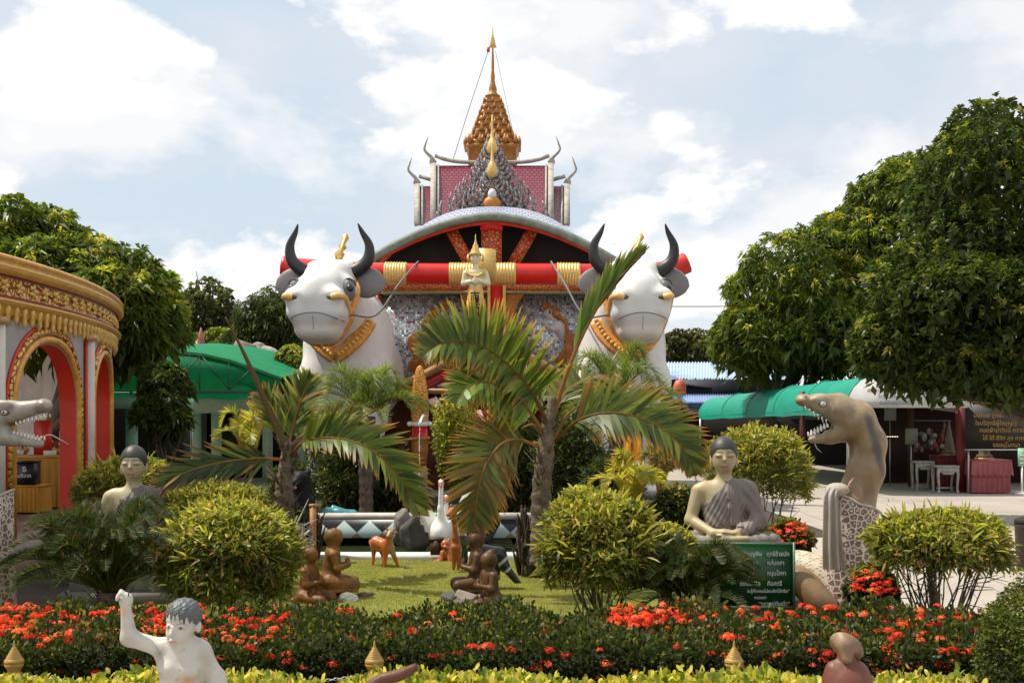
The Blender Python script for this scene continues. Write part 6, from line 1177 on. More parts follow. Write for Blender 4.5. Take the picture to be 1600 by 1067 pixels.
Pe = np.concatenate([P, P[:, -1:]+np.array([[[1.7, 0, .0]]])], 1); G().slab(Pe[::-1], (.0, 0, -.02)).build('canvas', M_teal, o)  # flat strip beyond the barrel added to darken the stalls underneath
Ps = np.stack([P[:, 0], P[:, 0]-[0, 0, .10]]); Ps[1, :, 2] += .015*np.sin(np.arange(16)*2.2); G().slab(Ps, (.012, 0, 0)).build('valance', M_teal, o)
for t in (3, 6, 9, 12): G().tube(P[t]+[0, 0, .012], .014, 5).build('seam', M_teal, o)
for t in (0, 8, 15): G().tube([P[t, 0]+[.05, .05, 0], [P[t, 0][0]+.05, P[t, 0][1]+.05, 0]], .03, 8).build('post', M_steel, o)
bz = lambda y: CAMZ+(HY-y)/FPX*22.9; bq = lambda x, y: np.array([(x-800)/FPX*22.9-B[0], bz(y)])
o2 = thing('shop_banner', 'white banner with red and blue Thai lettering at the end of the teal awning', 'banner', tuple(at(1325, 0, 22.9, 0))); B = at(1325, 0, 22.9, 0)
G().prism(np.array([bq(x, y) for x, y in ((1322, 637), (1326, 622), (1334, 606), (1345, 595), (1358, 589), (1500, 592), (1512, 637))]), (0, 0, 0), (1, 0, 0), (0, 0, 1), -.02).build('cloth', mat('banner_white', (.52, .52, .53), .7, var=.12), o2, smooth=False)
M_lr = mat('letter_red', (.42, .15, .12), .6); M_lb = mat('letter_blue', (.16, .17, .30), .6)
for s, x, y, h, m_ in (('เชิญทำบุญ', 1392, 604, .115, M_lr), ('พิธีการปล่อยสัตว์', 1382, 613, .105, M_lr), ('วัตถุมงคล', 1388, 622, .11, M_lb), ('ร่วมทำบุญวันนี้ โทร', 1400, 632, .09, M_lb)): text('lettering', s, h, m_, o2, (bq(x, y)[0], -.03, bq(x, y)[1]), 'CENTER')
o = thing('market_hall', 'dark open market hall with stalls under the right trees', 'building', tuple(at(1450, 0, 25, 0))); B = at(1450, 0, 25, 0)
G().box((3.4, 5.6, 2.15), (8.4, 12.6, .12)).build('roof', M_steel, o, smooth=False); G().box((.6, 10.5, 1.05), (14, .2, 2.1)).build('back_wall', M_dark, o, smooth=False); G().box((-5.3, 9.2, 1.0), (2.6, .2, 2.0)).build('shutter', mat('shutter_dark', (.03, .035, .05), .6), o, smooth=False)  # roof drawn forward over a near-black back wall to deepen the hall's shade
G().box((2.2, 1.8, 1.0), (6.5, .1, 2.0)).build('partition', mat('shaded_red_partition', (.03, .006, .006), .6, var=.3), o, smooth=False)  # partition red darkened; tree shade over the stalls is in the colour
for x in (-2.6, -.2, 1.0, 3.2): G().box((x, .5, 1.05), (.10, .10, 2.1)).build('post', mat('post_red', (.07, .008, .008), .5), o, smooth=False)
G().box((4.2, .2, 2.03), (7, .08, .12)).build('beam', M_dark, o, smooth=False)
G().box((0, 0, 1.0), (.22, .14, 2.0)).build('red_pillar', mat('pillar_red', (.16, .010, .010), .5, var=.25), smooth=False, loc=tuple(at(1503, 0, 23.7, 0))); tag(bpy.data.objects['red_pillar'], 'dark red pillar left of the black board with yellow lettering', 'pillar')
o = thing('donation_board', 'black board with rows of yellow Thai lettering at the far right', 'sign', tuple(at(1510, 0, 23.3, 0))); B = at(1510, 0, 23.3, 0); u = U(23.3); zz = lambda y: CAMZ+(HY-y)*u
G().box((.78, 0, (zz(626)+zz(701))/2), (1.6, .03, zz(626)-zz(701))).build('board', mat('board_black', (.010, .007, .006), .5), o, smooth=False); G().box((.78, 0, zz(702.5)), (1.62, .05, .025)).build('frame', M_steel, o, smooth=False)
M_ly = mat('letter_yellow', (.34, .19, .035), .6)
for s, y in (('ขอเชิญร่วมทำบุญ', 636), ('ปิดทอง ลูกแก้ว แปด เปิด โลก', 652), ('ใจบริสุทธิ์ผู้ใจบุญทุกท่านร่วม', 664), ('ทอดผ้าป่าวันนี้ ถวายทาน', 675), ('ได้ ใต้ ชีวิต สุข กาย ใจ', 687), ('ขออนุโมทนา', 698)): text('lettering', s, .12, M_ly, o, (.80, -.02, zz(y)), 'CENTER', xs=.95)
for x in (.05, 1.5): G().tube([(x, .02, 0), (x, .02, zz(702))], .02, 8).build('leg', M_steel, o)
skirt('skirted_table', 'pink table with gathered two-tier skirt under the black board', at(1540, 0, 23.6, 0), .78, .6, .66, (.30, .075, .085), scallop=True)  # cloth colours of both tables darkened to stand in for absent tree shade
skirt('skirted_table', 'crimson draped counter left of the red pillar', at(1484, 0, 24.4, 0), .70, .5, .72, (.13, .012, .016))
M_stool = mat('worn_white_wood', (.42, .40, .36), .7, var=.3, vscale=14, col2=(.22, .19, .16), c2scale=10)
def stool(px, Y, w, h, label):
    o = thing('side_table', label, 'table', tuple(at(px, 0, Y, 0)), group='worn white wooden side tables'); G().box((0, 0, h-.02), (w, w*.8, .045)).build('table_top', M_stool, o, smooth=False); G().box((0, -w*.36, h-.09), (w*.86, .03, .10)).box((0, -w*.36, h-.16), (w*.5, .03, .04)).build('apron', M_stool, o, smooth=False)
    for sx in (-1, 1):
        for sy in (-1, 1): G().tube([(sx*w*.42, sy*w*.34, h-.05), (sx*w*.44, sy*w*.34, h*.6), (sx*w*.40, sy*w*.34, h*.2), (sx*w*.44, sy*w*.35, 0)], [.035, .03, .022, .034], 8, k=10).build('leg', M_stool, o)
    G().box((0, 0, .10), (w*.8, .03, .03)).build('stretcher', M_stool, o, smooth=False)
stool(1477, 23.6, .46, .56, 'worn white carved side table, right one, before the crimson counter'); stool(1442, 24.3, .40, .62, 'worn white side table, left one, deeper in the shade')
def goods(px, Y, z, kind, label):
    b = at(px, 0, Y, z); r = rng
    if kind == 0:
        o = thing('tiered_offering', label, 'offering', tuple(b)); G().lathe([(.16, 0), (.17, .04), (.10, .10), (.12, .14), (.08, .24), (.09, .28), (.055, .40), (.06, .43), (.03, .56), (.01, .72)], n=14).build('tiers', mat('tier%d' % px, (.16, .12, .08), .5, var=.5, vscale=20), o, smooth=False); G().box((0, 0, -.01), (.3, .3, .02)).build('tray', M_goldb, o, smooth=False)
    elif kind == 1:
        o = thing('price_card', label, 'card', tuple(b)); G().box((0, 0, .18), (.26, .02, .34)).build('card', mat('card%d' % px, (.20, .18, .15), .7, var=.3, vscale=20), o, smooth=False); G().tube([(0, .02, -z), (0, .02, .05)], .012, 6).build('pole', M_steel, o)
    else:
        o = thing('hanging_goods', label, 'goods', tuple(b)); g = G()
        for i in range(14): p = np.array([r.uniform(-.22, .22), r.uniform(-.1, .1), r.uniform(-.3, .3)]); g.ball(p, (r.uniform(.03, .07), .03, r.uniform(.04, .12)), 8, 6, col=pick([(.30, .25, .20), (.25, .05, .04), (.12, .10, .10), (.40, .36, .3)], 1)[0])
        g.tube([(-.25, 0, .36), (.25, 0, .36)], .01, 5, col=(.2, .2, .2)); g.build('items', M_paint, o)
goods(1483, 24.6, .76, 0, 'dark tiered conical offering on the crimson counter'); goods(1468, 25.2, 1.1, 2, 'bundle of pale goods hanging behind the right side table'); goods(1446, 25.4, 1.1, 2, 'cluster of small goods hanging behind the left side table')
goods(1424, 24.6, .95, 1, 'pale price card on a thin pole in the dark stall'); goods(1391, 25.5, 1.45, 1, 'brownish price card high in the dark stall'); goods(1538, 24.0, .70, 0, 'low tiered offering on the pink skirted table')
o = thing('led_sign', 'row of small lit dots of an electronic sign in the dark stall', 'led sign', tuple(at(1392, 0, 25.2, CAMZ-(682-HY)*U(25.2)))); G().box((0, .03, 0), (.36, .04, .08)).build('case', M_dark, o, smooth=False); g = G()
for i in range(9): g.ball((-.15+i*.037, 0, 0), .010, 6, 4)
g.build('lit_dots', mat('led', (.9, .5, .4), .5, emit=(1, .65, .5, 2.5)), o)
o = thing('small_green_sign', 'small green sign on a white stand at the right edge', 'sign', tuple(at(1597, 0, 23, 0))); u = U(23); zz = lambda y: CAMZ+(HY-y)*u; G().box((0, 0, (zz(700)+zz(728))/2), (.16, .03, zz(700)-zz(728))).build('board', M_mint, o, smooth=False)
for i in range(4): G().box((0, -.018, zz(705+i*6)), (.11, .004, .02)).build('lettering', M_lett, o, smooth=False)
G().box((0, 0, zz(728)/2), (.03, .03, zz(728))).build('post', M_white, o, smooth=False); G().box((0, 0, .02), (.3, .2, .04)).build('foot', M_white, o, smooth=False)
o = thing('litter_bin', 'dark brown litter bin on the plaza at the right edge', 'bin', tuple(at(1604, 0, 12.2, 0))); G().lathe([(.08, 0), (.10, .02), (.12, .46), (.13, .48), (.11, .50)], n=20).build('body', mat('bin_brown', (.05, .03, .025), .5), o); G().lathe([(.125, .49), (.12, .54), (.04, .57)], n=20).build('lid', M_dark, o)
M_blueroof = mat('blue_sheet', (.10, .22, .50), .35, .3, var=.1); M_bluelt = mat('pale_blue_sheet', (.42, .55, .78), .35, .2, var=.1)
o = thing('blue_roofed_house', 'shed with corrugated light blue roofs behind the right bull', 'building', tuple(at(1085, 0, 36, 0))); B = at(1085, 0, 36, 0); q = lambda x, y, Y: W(x, y, Y)-B
for nm, m_, x0, x1, ya, yb_, Y0, Y1 in (('upper_roof', M_bluelt, 1030, 1240, 566, 591, 39.5, 35.5), ('lower_roof', M_bluelt, 1030, 1150, 616, 628, 35.6, 34.4)):
    X = np.linspace(x0, x1, 260); P = np.stack([[q(x, ya, Y0)*[1, 1, 1] for x in X], [q(x, yb_, Y1) for x in X]]); P[:, :, 2] += .03*np.sin(np.arange(260)*1.1); G().slab(P[::-1], (0, 0, -.02)).build(nm, m_, o)
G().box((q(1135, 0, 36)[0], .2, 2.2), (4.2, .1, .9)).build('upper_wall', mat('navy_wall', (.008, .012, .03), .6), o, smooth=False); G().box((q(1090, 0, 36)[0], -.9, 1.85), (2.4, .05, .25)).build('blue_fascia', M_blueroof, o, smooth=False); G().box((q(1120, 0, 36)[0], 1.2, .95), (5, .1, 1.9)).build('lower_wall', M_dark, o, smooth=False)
G().lathe([(.16, 0), (.17, .2), (.12, .34), (.02, .40)], n=16).build('orange_lantern', mat('lantern_orange', (.60, .13, .06), .5), loc=tuple(W(1062, 616, 30))); tag(bpy.data.objects['orange_lantern'], 'orange rounded lantern under the blue roof edge', 'lantern')
G().tube([W(700, 470, 42), W(1080, 479, 42), W(1500, 470, 42)], .018, 5, k=20, col=(.3, .3, .3)).build('power_line', M_rope); tag(bpy.data.objects['power_line'], 'thin power line crossing the sky right of the bulls', 'cable')
# ---------------------------------------------------------------- vegetation
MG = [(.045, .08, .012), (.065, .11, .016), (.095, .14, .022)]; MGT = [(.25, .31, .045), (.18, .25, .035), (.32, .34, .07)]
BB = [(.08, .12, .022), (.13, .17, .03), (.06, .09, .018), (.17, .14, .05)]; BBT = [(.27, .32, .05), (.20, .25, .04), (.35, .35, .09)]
def E(px, py, Y, rx, ry, rz): u = U(Y); return (W(px, py, Y), np.array([rx*u, ry*u, rz*u]))
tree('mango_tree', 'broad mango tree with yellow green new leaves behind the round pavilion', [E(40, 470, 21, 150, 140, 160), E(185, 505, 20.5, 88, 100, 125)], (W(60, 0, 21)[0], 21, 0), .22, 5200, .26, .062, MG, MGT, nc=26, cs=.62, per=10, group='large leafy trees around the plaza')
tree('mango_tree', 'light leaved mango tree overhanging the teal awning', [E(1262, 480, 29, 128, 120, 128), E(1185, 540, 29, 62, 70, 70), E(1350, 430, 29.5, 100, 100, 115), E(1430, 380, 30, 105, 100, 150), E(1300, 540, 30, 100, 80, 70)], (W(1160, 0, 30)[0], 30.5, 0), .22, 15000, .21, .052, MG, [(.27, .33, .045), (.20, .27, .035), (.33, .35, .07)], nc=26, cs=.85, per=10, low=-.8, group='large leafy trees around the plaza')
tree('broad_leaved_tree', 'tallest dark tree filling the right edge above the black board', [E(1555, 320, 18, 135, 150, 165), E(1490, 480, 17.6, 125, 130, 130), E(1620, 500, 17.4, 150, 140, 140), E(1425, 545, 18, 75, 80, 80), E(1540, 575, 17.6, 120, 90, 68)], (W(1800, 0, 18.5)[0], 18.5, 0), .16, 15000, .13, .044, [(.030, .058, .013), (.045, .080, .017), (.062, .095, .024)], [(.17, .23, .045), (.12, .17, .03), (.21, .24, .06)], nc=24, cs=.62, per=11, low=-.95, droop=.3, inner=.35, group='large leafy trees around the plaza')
tree('distant_tree', 'dark open crowned tree between the mango tree and the left bull', [E(325, 485, 44, 46, 50, 50), E(300, 520, 44, 35, 40, 45), E(352, 520, 44, 30, 40, 40)], (W(330, 0, 44)[0], 44, 0), .25, 1500, .22, .10, [(.030, .045, .018), (.045, .058, .022)], [(.10, .13, .05)], nc=14, cs=.6, per=9, low=-.8, droop=.3, inner=.2, group='trees beyond the awnings')
tree('distant_tree', 'dense dark feathery tree just left of the left bull', [E(430, 505, 36, 62, 60, 62), E(455, 560, 36, 60, 60, 50), E(395, 545, 36, 45, 50, 45)], (W(430, 0, 36)[0], 36, 0), .25, 3000, .24, .04, [(.025, .045, .010), (.04, .065, .014)], [(.09, .14, .03)], nc=20, cs=.6, per=12, low=-.9, droop=.5, inner=.5, group='trees beyond the awnings')
tree('distant_tree', 'light green rounded tree right behind the spirelets', [E(350, 545, 38, 44, 44, 34)], (W(350, 0, 38)[0], 38, 0), .15, 900, .22, .09, [(.07, .11, .02), (.10, .15, .03)], [(.20, .25, .05)], nc=14, cs=.45, per=9, group='trees beyond the awnings')
tree('distant_tree', 'small yellow green tree beside the left bull shoulder', [E(462, 585, 27, 32, 40, 48)], (W(462, 0, 27)[0], 27, 0), .12, 700, .16, .06, [(.10, .15, .03), (.14, .18, .04)], [(.26, .30, .07)], nc=12, cs=.3, per=9, group='trees beyond the awnings')
tree('distant_tree', 'dark low tree line clump right of the right bull', [E(1080, 545, 48, 40, 40, 36), E(1125, 560, 48, 40, 40, 40), E(1045, 548, 48, 20, 30, 30)], (W(1085, 0, 48)[0], 48, 0), .15, 1500, .25, .10, [(.035, .045, .018), (.055, .065, .025)], [(.10, .12, .04)], nc=14, cs=.6, per=9, low=-.8, group='trees beyond the awnings')
tree('distant_tree', 'tree behind the mint shops at the far left', [E(250, 560, 40, 90, 60, 50)], (W(250, 0, 40)[0], 40, 0), .2, 1200, .28, .10, MG, MGT, nc=16, cs=.8, per=9, group='trees beyond the awnings')
tree('palm_clump', 'dark tree under the mango branches in front of the mint shops', [E(245, 650, 19.0, 48, 40, 50), E(262, 600, 19.4, 40, 40, 34)], (W(250, 0, 19)[0], 19, 0), .035, 750, .18, .045, [(.035, .065, .015), (.055, .085, .02)], None, nc=10, cs=.25, per=8, low=-.9, group=None)
# round bushes of narrow bamboo-like leaves
BG = 'round clipped bushes with narrow leaves'
def B_(label, px, py, Y, r, rz, nl, L=.105, Wd=.016, nst=26, cols=BB, tops=BBT, **k): c = W(px, py, Y); u = U(Y); return bush('clipped_bush', label, c, (r*u, r*u, rz*u), 0.0, nst, nl, L, Wd, cols, tops, BG, **k)
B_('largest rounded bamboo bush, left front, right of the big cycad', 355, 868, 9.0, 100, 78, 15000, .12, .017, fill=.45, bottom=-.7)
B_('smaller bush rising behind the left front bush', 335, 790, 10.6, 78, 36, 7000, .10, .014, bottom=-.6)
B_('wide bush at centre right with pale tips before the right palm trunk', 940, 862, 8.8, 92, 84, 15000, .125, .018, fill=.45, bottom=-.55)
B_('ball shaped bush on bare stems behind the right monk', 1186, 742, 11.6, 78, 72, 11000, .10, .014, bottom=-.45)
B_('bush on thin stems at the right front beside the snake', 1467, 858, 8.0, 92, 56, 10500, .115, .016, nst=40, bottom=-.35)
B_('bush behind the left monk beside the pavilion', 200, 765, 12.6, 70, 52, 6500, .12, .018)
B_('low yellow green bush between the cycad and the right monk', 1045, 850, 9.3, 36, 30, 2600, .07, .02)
# dark shrubs behind the pond
DK = [(.022, .040, .010), (.035, .058, .014), (.05, .075, .018)]
def D_(label, px, py, Y, rx, rz, nl, L=.14, Wd=.022, cols=DK, tops=None, nst=14): c = W(px, py, Y); u = U(Y); return bush('shrub', label, c, (rx*u, rx*u*.7, rz*u), 0, nst, nl, L, Wd, cols, tops, 'shrubs behind the pond', bottom=-1, fill=.5)
D_('dark drooping shrub behind the tiled wall under the left frond', 575, 755, 17.2, 72, 66, 9000, .18, .022); D_('dark shrub under the left phoenix palm', 520, 720, 18.0, 40, 60, 2600)
D_('airy light green shrub between the gilded ornaments', 712, 680, 18.2, 36, 72, 2600, .08, .04, [(.14, .19, .03), (.20, .24, .04)], [(.32, .34, .06)]); D_('dark shrub filling the gap left of the right palm trunk', 800, 730, 16.4, 48, 80, 6000)
D_('dark shrub right of the right palm trunk', 895, 730, 15.8, 56, 74, 6500); D_('low dark shrub by the black bear', 455, 770, 15.6, 36, 46, 2600, .07, .035); D_('dark shrub under the right phoenix palm', 955, 760, 14.6, 46, 46, 3500)
D_('dark leafy shrub with pale flowers by the right monk', 1062, 800, 11.6, 40, 38, 3200, .06, .032, DK, [(.16, .20, .05)]); D_('dark shrub behind the big cycad', 120, 840, 11.2, 46, 44, 2600, .09, .02); D_('dark shrub low behind the driftwood', 440, 830, 12.6, 40, 44, 2500, .10, .02)
# feather palms with broad leaflets
PG = [(.085, .125, .018), (.13, .17, .025), (.06, .09, .015), (.19, .21, .04)]; PT = (.42, .17, .03); HH = 'bottle palms flanking the pond'
def palm(name, label, base, Y, trunk, tr, fronds, spears=(), group=None, m=None, cat='palm'):
    b = W(base, 640, Y)*np.array([1, 1, 0]); o = thing(name, label, cat, tuple(b), group=group); g = G(); q = lambda p: W(p[0], p[1], Y)+np.array([0, p[2] if len(p) > 2 else 0, 0])-b
    T = spline([q(p) for p in trunk], 40); rr = np.interp(np.linspace(0, 1, 40), np.linspace(0, 1, len(tr)), np.array(tr)*U(Y)); rr = rr*(1+.09*np.sin(np.arange(40)*2.2)); g.tube(T, rr, 16)
    for i in range(26 if len(fronds) > 5 and rr[0] > .08 else 0):
        p = T[rng.integers(16, 38)]; a = rng.uniform(0, 6.28); d = np.array([math.cos(a), math.sin(a), 0]); l = rng.uniform(.06, .2); g.tube([p+d*rr[20]*.8, p+d*(rr[20]+.02)+[0, 0, l*.5], p+d*(rr[20]+.05+l*.3)+[0, 0, l]], [.02, .014, .003], 5, flat=.4)
    g.build('trunk', m or M_ptrunk, o)
    for f in fronds:
        k = dict(f); P = [q(p) for p in k.pop('P')]; g = G(); sm = M_leaf_soft if k.pop('soft', 0) else M_leaf; frond(g, g, P, None, k.pop('n', 46), k.pop('L', .4), k.pop('w', .028), k.pop('c', PG), tipcol=k.pop('tip', PT), **k); g.build('frond', sm, o, smooth=False)
    for s in spears: g = G(); g.tube([q(p) for p in s[0]], s[1], 8, k=20, col=s[2]); g.build('spear_leaf', M_leaf_soft, o)
    return o
M_ptrunk = mat('palm_trunk', (.17, .125, .08), .85, var=.45, vscale=12, bump=.02, bscale=30, col2=(.06, .04, .025), c2scale=8, c2amt=.8)
N0 = (0, -1, .25)
palm('bottle_palm', 'bottle palm at left with a bare spear leaf, beside the black bear', 447, 11.2, [(450, 880), (447, 830), (443, 780), (446, 730), (450, 690)], [17, 16, 15, 11, 7], [
    dict(P=[(452, 715), (478, 690, -.1), (530, 683, -.3), (585, 697, -.5), (630, 735, -.6), (655, 775, -.65), (668, 805, -.7)], n=79, L=.46, w=0.042, n1=N0, both=(-1,), up=.15, side=.8, fwd=.75, grav=.35),
    dict(P=[(452, 715), (478, 690, -.1), (530, 683, -.3), (585, 697, -.5), (630, 735, -.6), (655, 775, -.65), (668, 805, -.7)], n=62, L=.30, w=0.036, n1=(0, -.5, 1), both=(1,), up=.0, side=.8, fwd=.9, grav=.5),
    dict(P=[(445, 718), (415, 714, -.3), (370, 718, -.6), (325, 732, -.9), (295, 755, -1.0)], n=46, L=.46, w=0.031, n1=N0, up=.1, side=.5, fwd=1.1, grav=.10, c=[(.05, .075, .018), (.07, .10, .02), (.035, .05, .02)], tip=(.30, .10, .05)),
    dict(P=[(450, 700), (456, 660, .1), (468, 615, .2), (482, 578, .25)], n=44, L=.36, w=0.039, n1=N0, side=.6, fwd=1., grav=.5, tip=(.5, .45, .2)),
    dict(P=[(446, 700), (432, 660, .1), (415, 630, .2), (400, 612, .25)], n=35, L=.30, w=0.039, n1=N0, side=.5, fwd=1., grav=.4), dict(P=[(450, 700), (480, 670, .3), (520, 655, .6), (560, 665, .9)], n=50, L=.36, w=0.034, n1=(0, -.3, 1), grav=.5, c=[(.16, .20, .03), (.11, .15, .03)])],
    [([(449, 705), (420, 640), (385, 560), (352, 495)], [.045, .032, .020, .004], (.13, .085, .03))], HH)
g_br = [(.16, .12, .03), (.11, .14, .03), (.20, .13, .03)]
palm('bottle_palm', 'larger bottle palm right of centre with a tall upright frond', 848, 11.0, [(850, 880), (848, 830), (846, 770), (852, 710), (858, 655), (864, 620)], [22, 19, 15, 14, 9, 5], [
    dict(P=[(862, 660), (880, 600), (905, 535), (940, 470), (980, 420), (1022, 378)], n=88, L=.52, w=0.039, n1=N0, both=(-1,), side=.30, fwd=1.3, up=.0, grav=-.05, start=.36, jit=.07, c=[(.10, .17, .025), (.15, .22, .03), (.07, .12, .02)], tip=(.35, .30, .08), r0=.026),
    dict(P=[(862, 660), (880, 600), (905, 535), (940, 470), (980, 420), (1022, 378)], n=44, L=.22, w=0.034, n1=N0, both=(1,), side=.15, fwd=1.3, up=.0, grav=-.05, start=.55, jit=.06, c=[(.10, .17, .025), (.07, .12, .02)]),
    dict(P=[(856, 665), (828, 610, -.15), (782, 562, -.35), (735, 540, -.5), (692, 545, -.65), (655, 575, -.75)], n=96, L=.50, w=0.039, n1=N0, both=(1,), up=.1, side=.95, fwd=.35, grav=.12, tip=(.50, .30, .05)),
    dict(P=[(856, 665), (828, 610, -.15), (782, 562, -.35), (735, 540, -.5), (692, 545, -.65), (655, 575, -.75)], n=88, L=.48, w=0.042, n1=(0, -.6, .8), both=(-1,), up=.0, side=.9, fwd=.6, grav=.5),
    dict(P=[(852, 680), (815, 628, -.2), (770, 600, -.4), (735, 607, -.55), (712, 640, -.65)], n=67, L=.42, w=0.047, n1=(0, -.8, .6), up=.1, side=.9, fwd=.5, grav=.35, c=[(.13, .20, .03), (.18, .24, .04)]),
    dict(P=[(846, 700), (810, 686, -.2), (780, 695, -.4), (756, 735, -.5), (746, 790, -.5), (744, 840, -.5)], n=78, L=.46, w=0.039, n1=N0, both=(1, -1), up=.0, side=.8, fwd=.5, grav=.25, c=g_br, tip=(.45, .18, .04)),
    dict(P=[(866, 690), (905, 655, -.1), (960, 645, -.25), (1020, 665, -.4), (1060, 705, -.5), (1078, 755, -.5)], n=97, L=.46, w=0.042, n1=N0, both=(-1,), up=.0, side=.8, fwd=.6, grav=.25, tip=(.50, .16, .03)),
    dict(P=[(866, 690), (905, 655, -.1), (960, 645, -.25), (1020, 665, -.4), (1060, 705, -.5), (1078, 755, -.5)], n=88, L=.40, w=0.042, n1=(0, -.7, .7), both=(1,), up=.0, side=.8, fwd=.7, grav=.5, tip=(.45, .20, .03)),
    dict(P=[(862, 650), (888, 610, .2), (925, 590, .4), (965, 600, .6)], n=50, L=.34, w=0.034, n1=(0, -.4, 1), grav=.4, c=[(.16, .15, .03), (.12, .15, .03)], tip=(.5, .25, .06)), dict(P=[(855, 660), (838, 625, .3), (815, 600, .5), (800, 585, .7)], n=44, L=.34, w=0.036, n1=N0, side=.6, fwd=.9, grav=.3)],
    [([(858, 700), (835, 665, -.05), (815, 668, -.1)], [.02, .015, .004], (.30, .17, .06)), ([(864, 690), (885, 650, -.05), (905, 632, -.1)], [.022, .016, .004], (.26, .14, .05))], HH)
# fine-leaved phoenix palms
def phoenix(label, px, py, Y, r, n, tr, cols, seed, ylow=.0):
    r_ = np.random.default_rng(seed); F = []
    for i in range(n):
        a = i*2.4+r_.uniform(-.2, .2); el = r_.uniform(-.1, 1.25); l = r*r_.uniform(.8, 1.15); dx, dy, dz = math.cos(a)*math.cos(el), math.sin(a)*math.cos(el)*U(Y)*l, math.sin(el); F.append(dict(P=[(px, py), (px+dx*l*.45, py-dz*l*.55-l*.10, dy*.45), (px+dx*l*.85, py-dz*l*.80-l*.05, dy*.85), (px+dx*l*1.15, py-dz*l*.62+l*.22, dy*1.15)], n=58, L=.28, w=.0085, c=cols, tip=None, n1=(0, 0, 1), side=.75, fwd=.8, up=.35, grav=.14, r0=.010, segs=3, rcol=(.16, .16, .04)))
    return palm('phoenix_palm', label, px, Y, [(px, 860), (px, 760), (px, py)], tr, F, group='fine leaved date palms before the bulls', m=M_bark)
phoenix('fine leaved date palm in front of the left bull', 572, 650, 16.6, 96, 36, [12, 11, 15], [(.12, .17, .03), (.17, .22, .05), (.09, .13, .025)], 3); phoenix('fine leaved date palm in front of the right bull', 965, 640, 16.8, 112, 42, [12, 12, 15], [(.12, .17, .035), (.16, .21, .05), (.09, .13, .03)], 8)
YL = [(.36, .34, .04), (.28, .30, .04), (.44, .38, .06)]
def areca(label, px, py, Y, r, n, cols, seed, L=.22):
    r_ = np.random.default_rng(seed); F = []
    for i in range(n):
        a = i*2.4+r_.uniform(-.3, .3); el = r_.uniform(.2, 1.3); l = r*r_.uniform(.8, 1.2); dx, dy, dz = math.cos(a)*math.cos(el), math.sin(a)*math.cos(el)*U(Y)*l, math.sin(el); F.append(dict(P=[(px+dx*5, py+r*.6), (px+dx*l*.4, py-dz*l*.6, dy*.4), (px+dx*l*.85, py-dz*l*.8, dy*.8), (px+dx*l*1.2, py-dz*l*.5+l*.15, dy*1.1)], n=30, L=L, w=.018, c=cols, tip=(.45, .25, .05), n1=(0, 0, 1), side=.7, fwd=.7, up=.4, grav=.3, r0=.010, segs=3, rcol=(.40, .26, .05)))
    return palm('areca_palm', label, px, Y, [(px, 640+1.7*FPX/Y), (px, py+r)], [8, 5], F, group='yellow feathery areca palms', m=M_bark)
areca('yellow feathery areca palm left of the left bottle palm', 388, 700, 12.8, 66, 11, [(.26, .28, .035), (.20, .24, .03), (.36, .33, .05)], 4, .17); areca('yellowing areca palm between the right palm and the right monk', 985, 765, 11.6, 64, 12, YL, 6, .16); areca('reddish green feathery palm under the yellow cloth', 1030, 745, 13.0, 42, 9, [(.20, .13, .04), (.14, .16, .05)], 9, .18)
# cycads
def cycad(label, px, py, Y, r, n, seed, a0=0, a1=6.28, el=(.15, 1.2)):
    r_ = np.random.default_rng(seed); F = []
    for i in range(n):
        a = a0+(a1-a0)*((i*.618) % 1); e = r_.uniform(*el); l = r*r_.uniform(.85, 1.15); dx, dy, dz = math.cos(a)*math.cos(e), math.sin(a)*math.cos(e)*U(Y)*l, math.sin(e)
        F.append(dict(P=[(px+dx*4, py), (px+dx*l*.4, py-dz*l*.55-l*.05, dy*.4), (px+dx*l*.75, py-dz*l*.85-l*.05, dy*.75), (px+dx*l*1.05, py-dz*l*.90+l*.06, dy*1.05)], n=60, L=.105, w=.0050, soft=1, c=[(.012, .028, .005), (.020, .042, .007), (.04, .065, .011)], tip=(.07, .07, .02), n1=(0, 0, 1), side=.75, fwd=.75, up=.75, grav=.12, r0=.008, segs=2, rcol=(.14, .12, .03), prof=lambda t: np.clip(np.sin(np.clip(t*.93+.07, 0, 1)*math.pi)**.4, .05, 1), start=.10, jit=.10))
    return palm('cycad', label, px, Y, [(px, 640+1.7*FPX/Y), (px, py)], [20, 16], F, group='dark cycads at the front of the garden', m=M_bark, cat='cycad')
cycad('broad dark cycad at the left front below the left monk', 170, 925, 8.9, 158, 96, 3); cycad('cycad at the right front overlapping the green sign', 1078, 945, 8.7, 112, 74, 5)
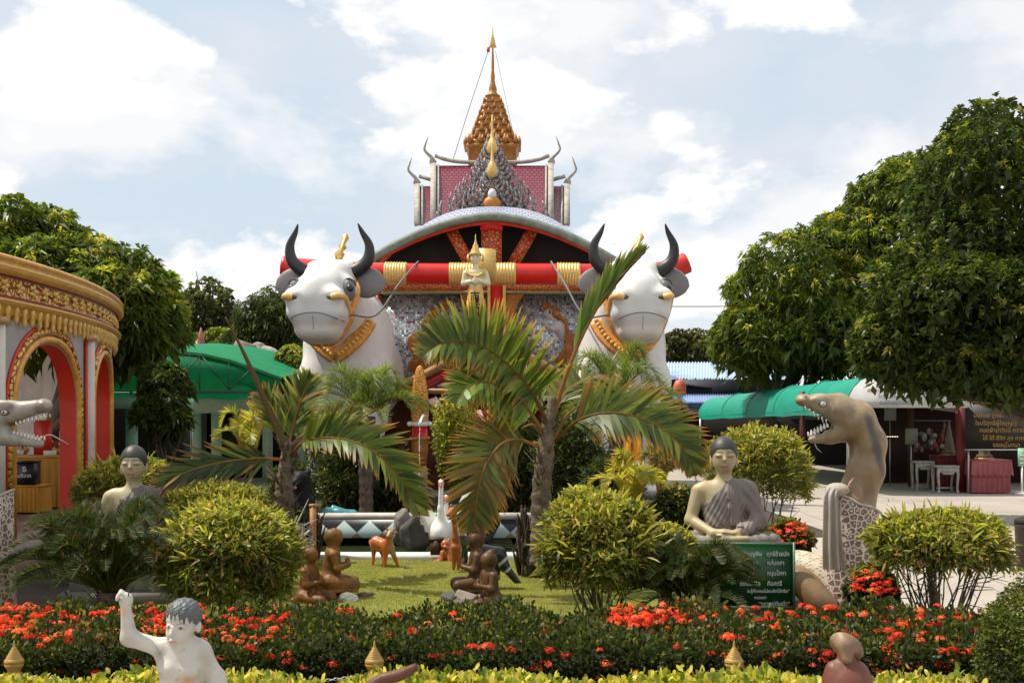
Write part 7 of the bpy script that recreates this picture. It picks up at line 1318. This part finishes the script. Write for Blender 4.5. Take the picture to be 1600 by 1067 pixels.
# clipped hedges and flowers
IX = [(.013, .026, .007), (.020, .038, .009), (.032, .05, .012)]  # greens darkened to put the shade of the hedge front into the leaves
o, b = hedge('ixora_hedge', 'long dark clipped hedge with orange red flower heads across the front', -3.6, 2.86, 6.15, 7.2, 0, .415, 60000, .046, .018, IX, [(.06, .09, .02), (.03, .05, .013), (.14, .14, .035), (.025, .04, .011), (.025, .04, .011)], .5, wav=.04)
def heads(n, x0, x1, y0=6.2, y1=7.2, face=.0):
    u = rng.uniform(size=n); X = (rng.uniform(x0, x1, n)-800)/FPX*6.7; t = u > face; Y = np.where(t, rng.uniform(y0, y1, n)**1., 6.12); Z = np.where(t, .455+rng.normal(0, .02, n), rng.uniform(.13, .44, n)); X = X*np.where(t, Y/6.7, 6.12/6.7); return np.stack([X, Y, Z], 1)
P = np.concatenate([heads(270, -60, 310, 6.25, 7.25, face=.05), heads(60, 310, 460, face=.25), heads(30, 460, 820, face=.65), heads(16, 820, 960, face=.6), heads(110, 955, 1110, 6.6, 7.3, .03), heads(60, 1110, 1260, face=.08), heads(50, 1260, 1430, face=.4), heads(60, 1380, 1540, face=.3), heads(60, 60, 1500, face=1.)])
g = G(); ixora(g, P-b, rng.uniform(.018, .038, len(P))); g.build('flower_heads', M_petal, o, smooth=False)['kind'] = 'stuff'
YH = [(.30, .34, .05), (.40, .40, .08), (.17, .25, .035), (.50, .47, .14), (.10, .16, .025)]
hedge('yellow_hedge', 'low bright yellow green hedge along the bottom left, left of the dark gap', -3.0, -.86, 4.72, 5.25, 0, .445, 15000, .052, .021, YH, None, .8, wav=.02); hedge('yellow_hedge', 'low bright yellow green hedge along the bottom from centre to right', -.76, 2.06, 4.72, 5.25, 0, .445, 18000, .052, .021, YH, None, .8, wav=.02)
c = W(1640, 1040, 5.7); bush('clipped_dome', 'dark clipped dome of tiny leaves cut off by the right edge', c, (.36, .36, .40), 0, 30, 26000, .024, .014, [(.022, .042, .012), (.035, .06, .016), (.05, .08, .02)], [(.12, .16, .03), (.08, .12, .02)], bottom=-1, fill=.25)
for px, py, Y, r, lb in ((1362, 925, 7.9, 38, 'low ixora shrub with red flowers at the foot of the snake'), (1232, 850, 10.8, 36, 'small ixora shrub with orange flowers right of the right monk'), (1092, 800, 12.2, 24, 'ixora shrub glimpsed behind the arm of the right monk')):
    c = W(px, py, Y); u = U(Y); o = bush('ixora_shrub', lb, c, (r*u, r*u*.8, r*u), 0, 8, 2600, .06, .026, IX, [(.14, .17, .03)], 'ixora shrubs among the statues', bottom=-.9)
    d = rdir(46); d[:, 2] = np.abs(d[:, 2]); d[:, 1] = -np.abs(d[:, 1]); g = G(); ixora(g, c-np.array([c[0], c[1], 0])+d*r*u*1.02, rng.uniform(.018, .036, 46)); g.build('flower_heads', M_petal, o, smooth=False)['kind'] = 'stuff'
# loose ground cover behind the pond
n = 9000; X = rng.uniform(-6.0, 3.6, n); Y = rng.uniform(15.6, 19.5, n); g = G(); leafs(g, np.stack([X, Y, np.zeros(n)], 1), nrm(rdir(n)*.6+[0, 0, 1]), rng.uniform(.08, .22, n), .03, pick(DK, n), k=1); g.build('ground_cover', M_leaf, smooth=False, kind='stuff', label='dark leafy ground cover in the bed behind the pond')

n = 700; X = rng.uniform(-3.4, 7.5, n); Y = rng.uniform(8.5, 22, n); k = (X > .29*Y+.2) | ((X > -2.9) & (X < 1.2) & (Y < 12.9)); X, Y = X[k], Y[k]; n = len(X); g = G()
leafs(g, np.stack([X, Y, np.full(n, .022)], 1), nrm(rdir(n)*[1, 1, .12]), rng.uniform(.03, .09, n), .028, pick([(.22, .15, .05), (.14, .09, .04), (.30, .26, .07)], n), Nn=np.tile([0, 0, 1.], (n, 1)), droop=.02, k=1); g.build('fallen_leaves', M_leaf_soft, smooth=False, kind='stuff', label='dry fallen leaves scattered over lawn and paving')
# ---------------------------------------------------------------- second level: pieces that belong to a part
SUB = {'lettering': ('board', 'cloth', 'case', 'robe', 'red_panel'), 'shawl_hem': ('shawl',), 'shawl_fold': ('shawl',), 'ribbon': ('shawl',), 'fringe': ('front_net',), 'valance': ('canvas', 'skirt'), 'antefixes': ('spire_tiers',), 'drop_pendants': ('cornice_bottom',), 'beading': ('cornice_top',),
       'cornice_flowers': ('relief_band',), 'cornice_zigzag': ('relief_band',), 'niche_figure_head': ('tympanum',), 'relief_brow': ('relief_skin',), 'post_cap': ('king_post',), 'roof_rim': ('roof',), 'ridge': ('main_roof',), 'flower_heads': ('foliage',), 'red_cloth': ('spire_tip',), 'collar_rim': ('collar',), 'breast_collar': (), 'lit_dots': ('case',)}
base_ = lambda o: o.name.split('.')[0]
for o in list(SC.objects):
    if o.parent and base_(o) in SUB and o.parent.type == 'EMPTY':
        for t in SUB[base_(o)]:
            c = [x for x in o.parent.children if base_(x) == t and x.matrix_basis == Matrix.Identity(4)]
            if c: o.parent = c[0]; break
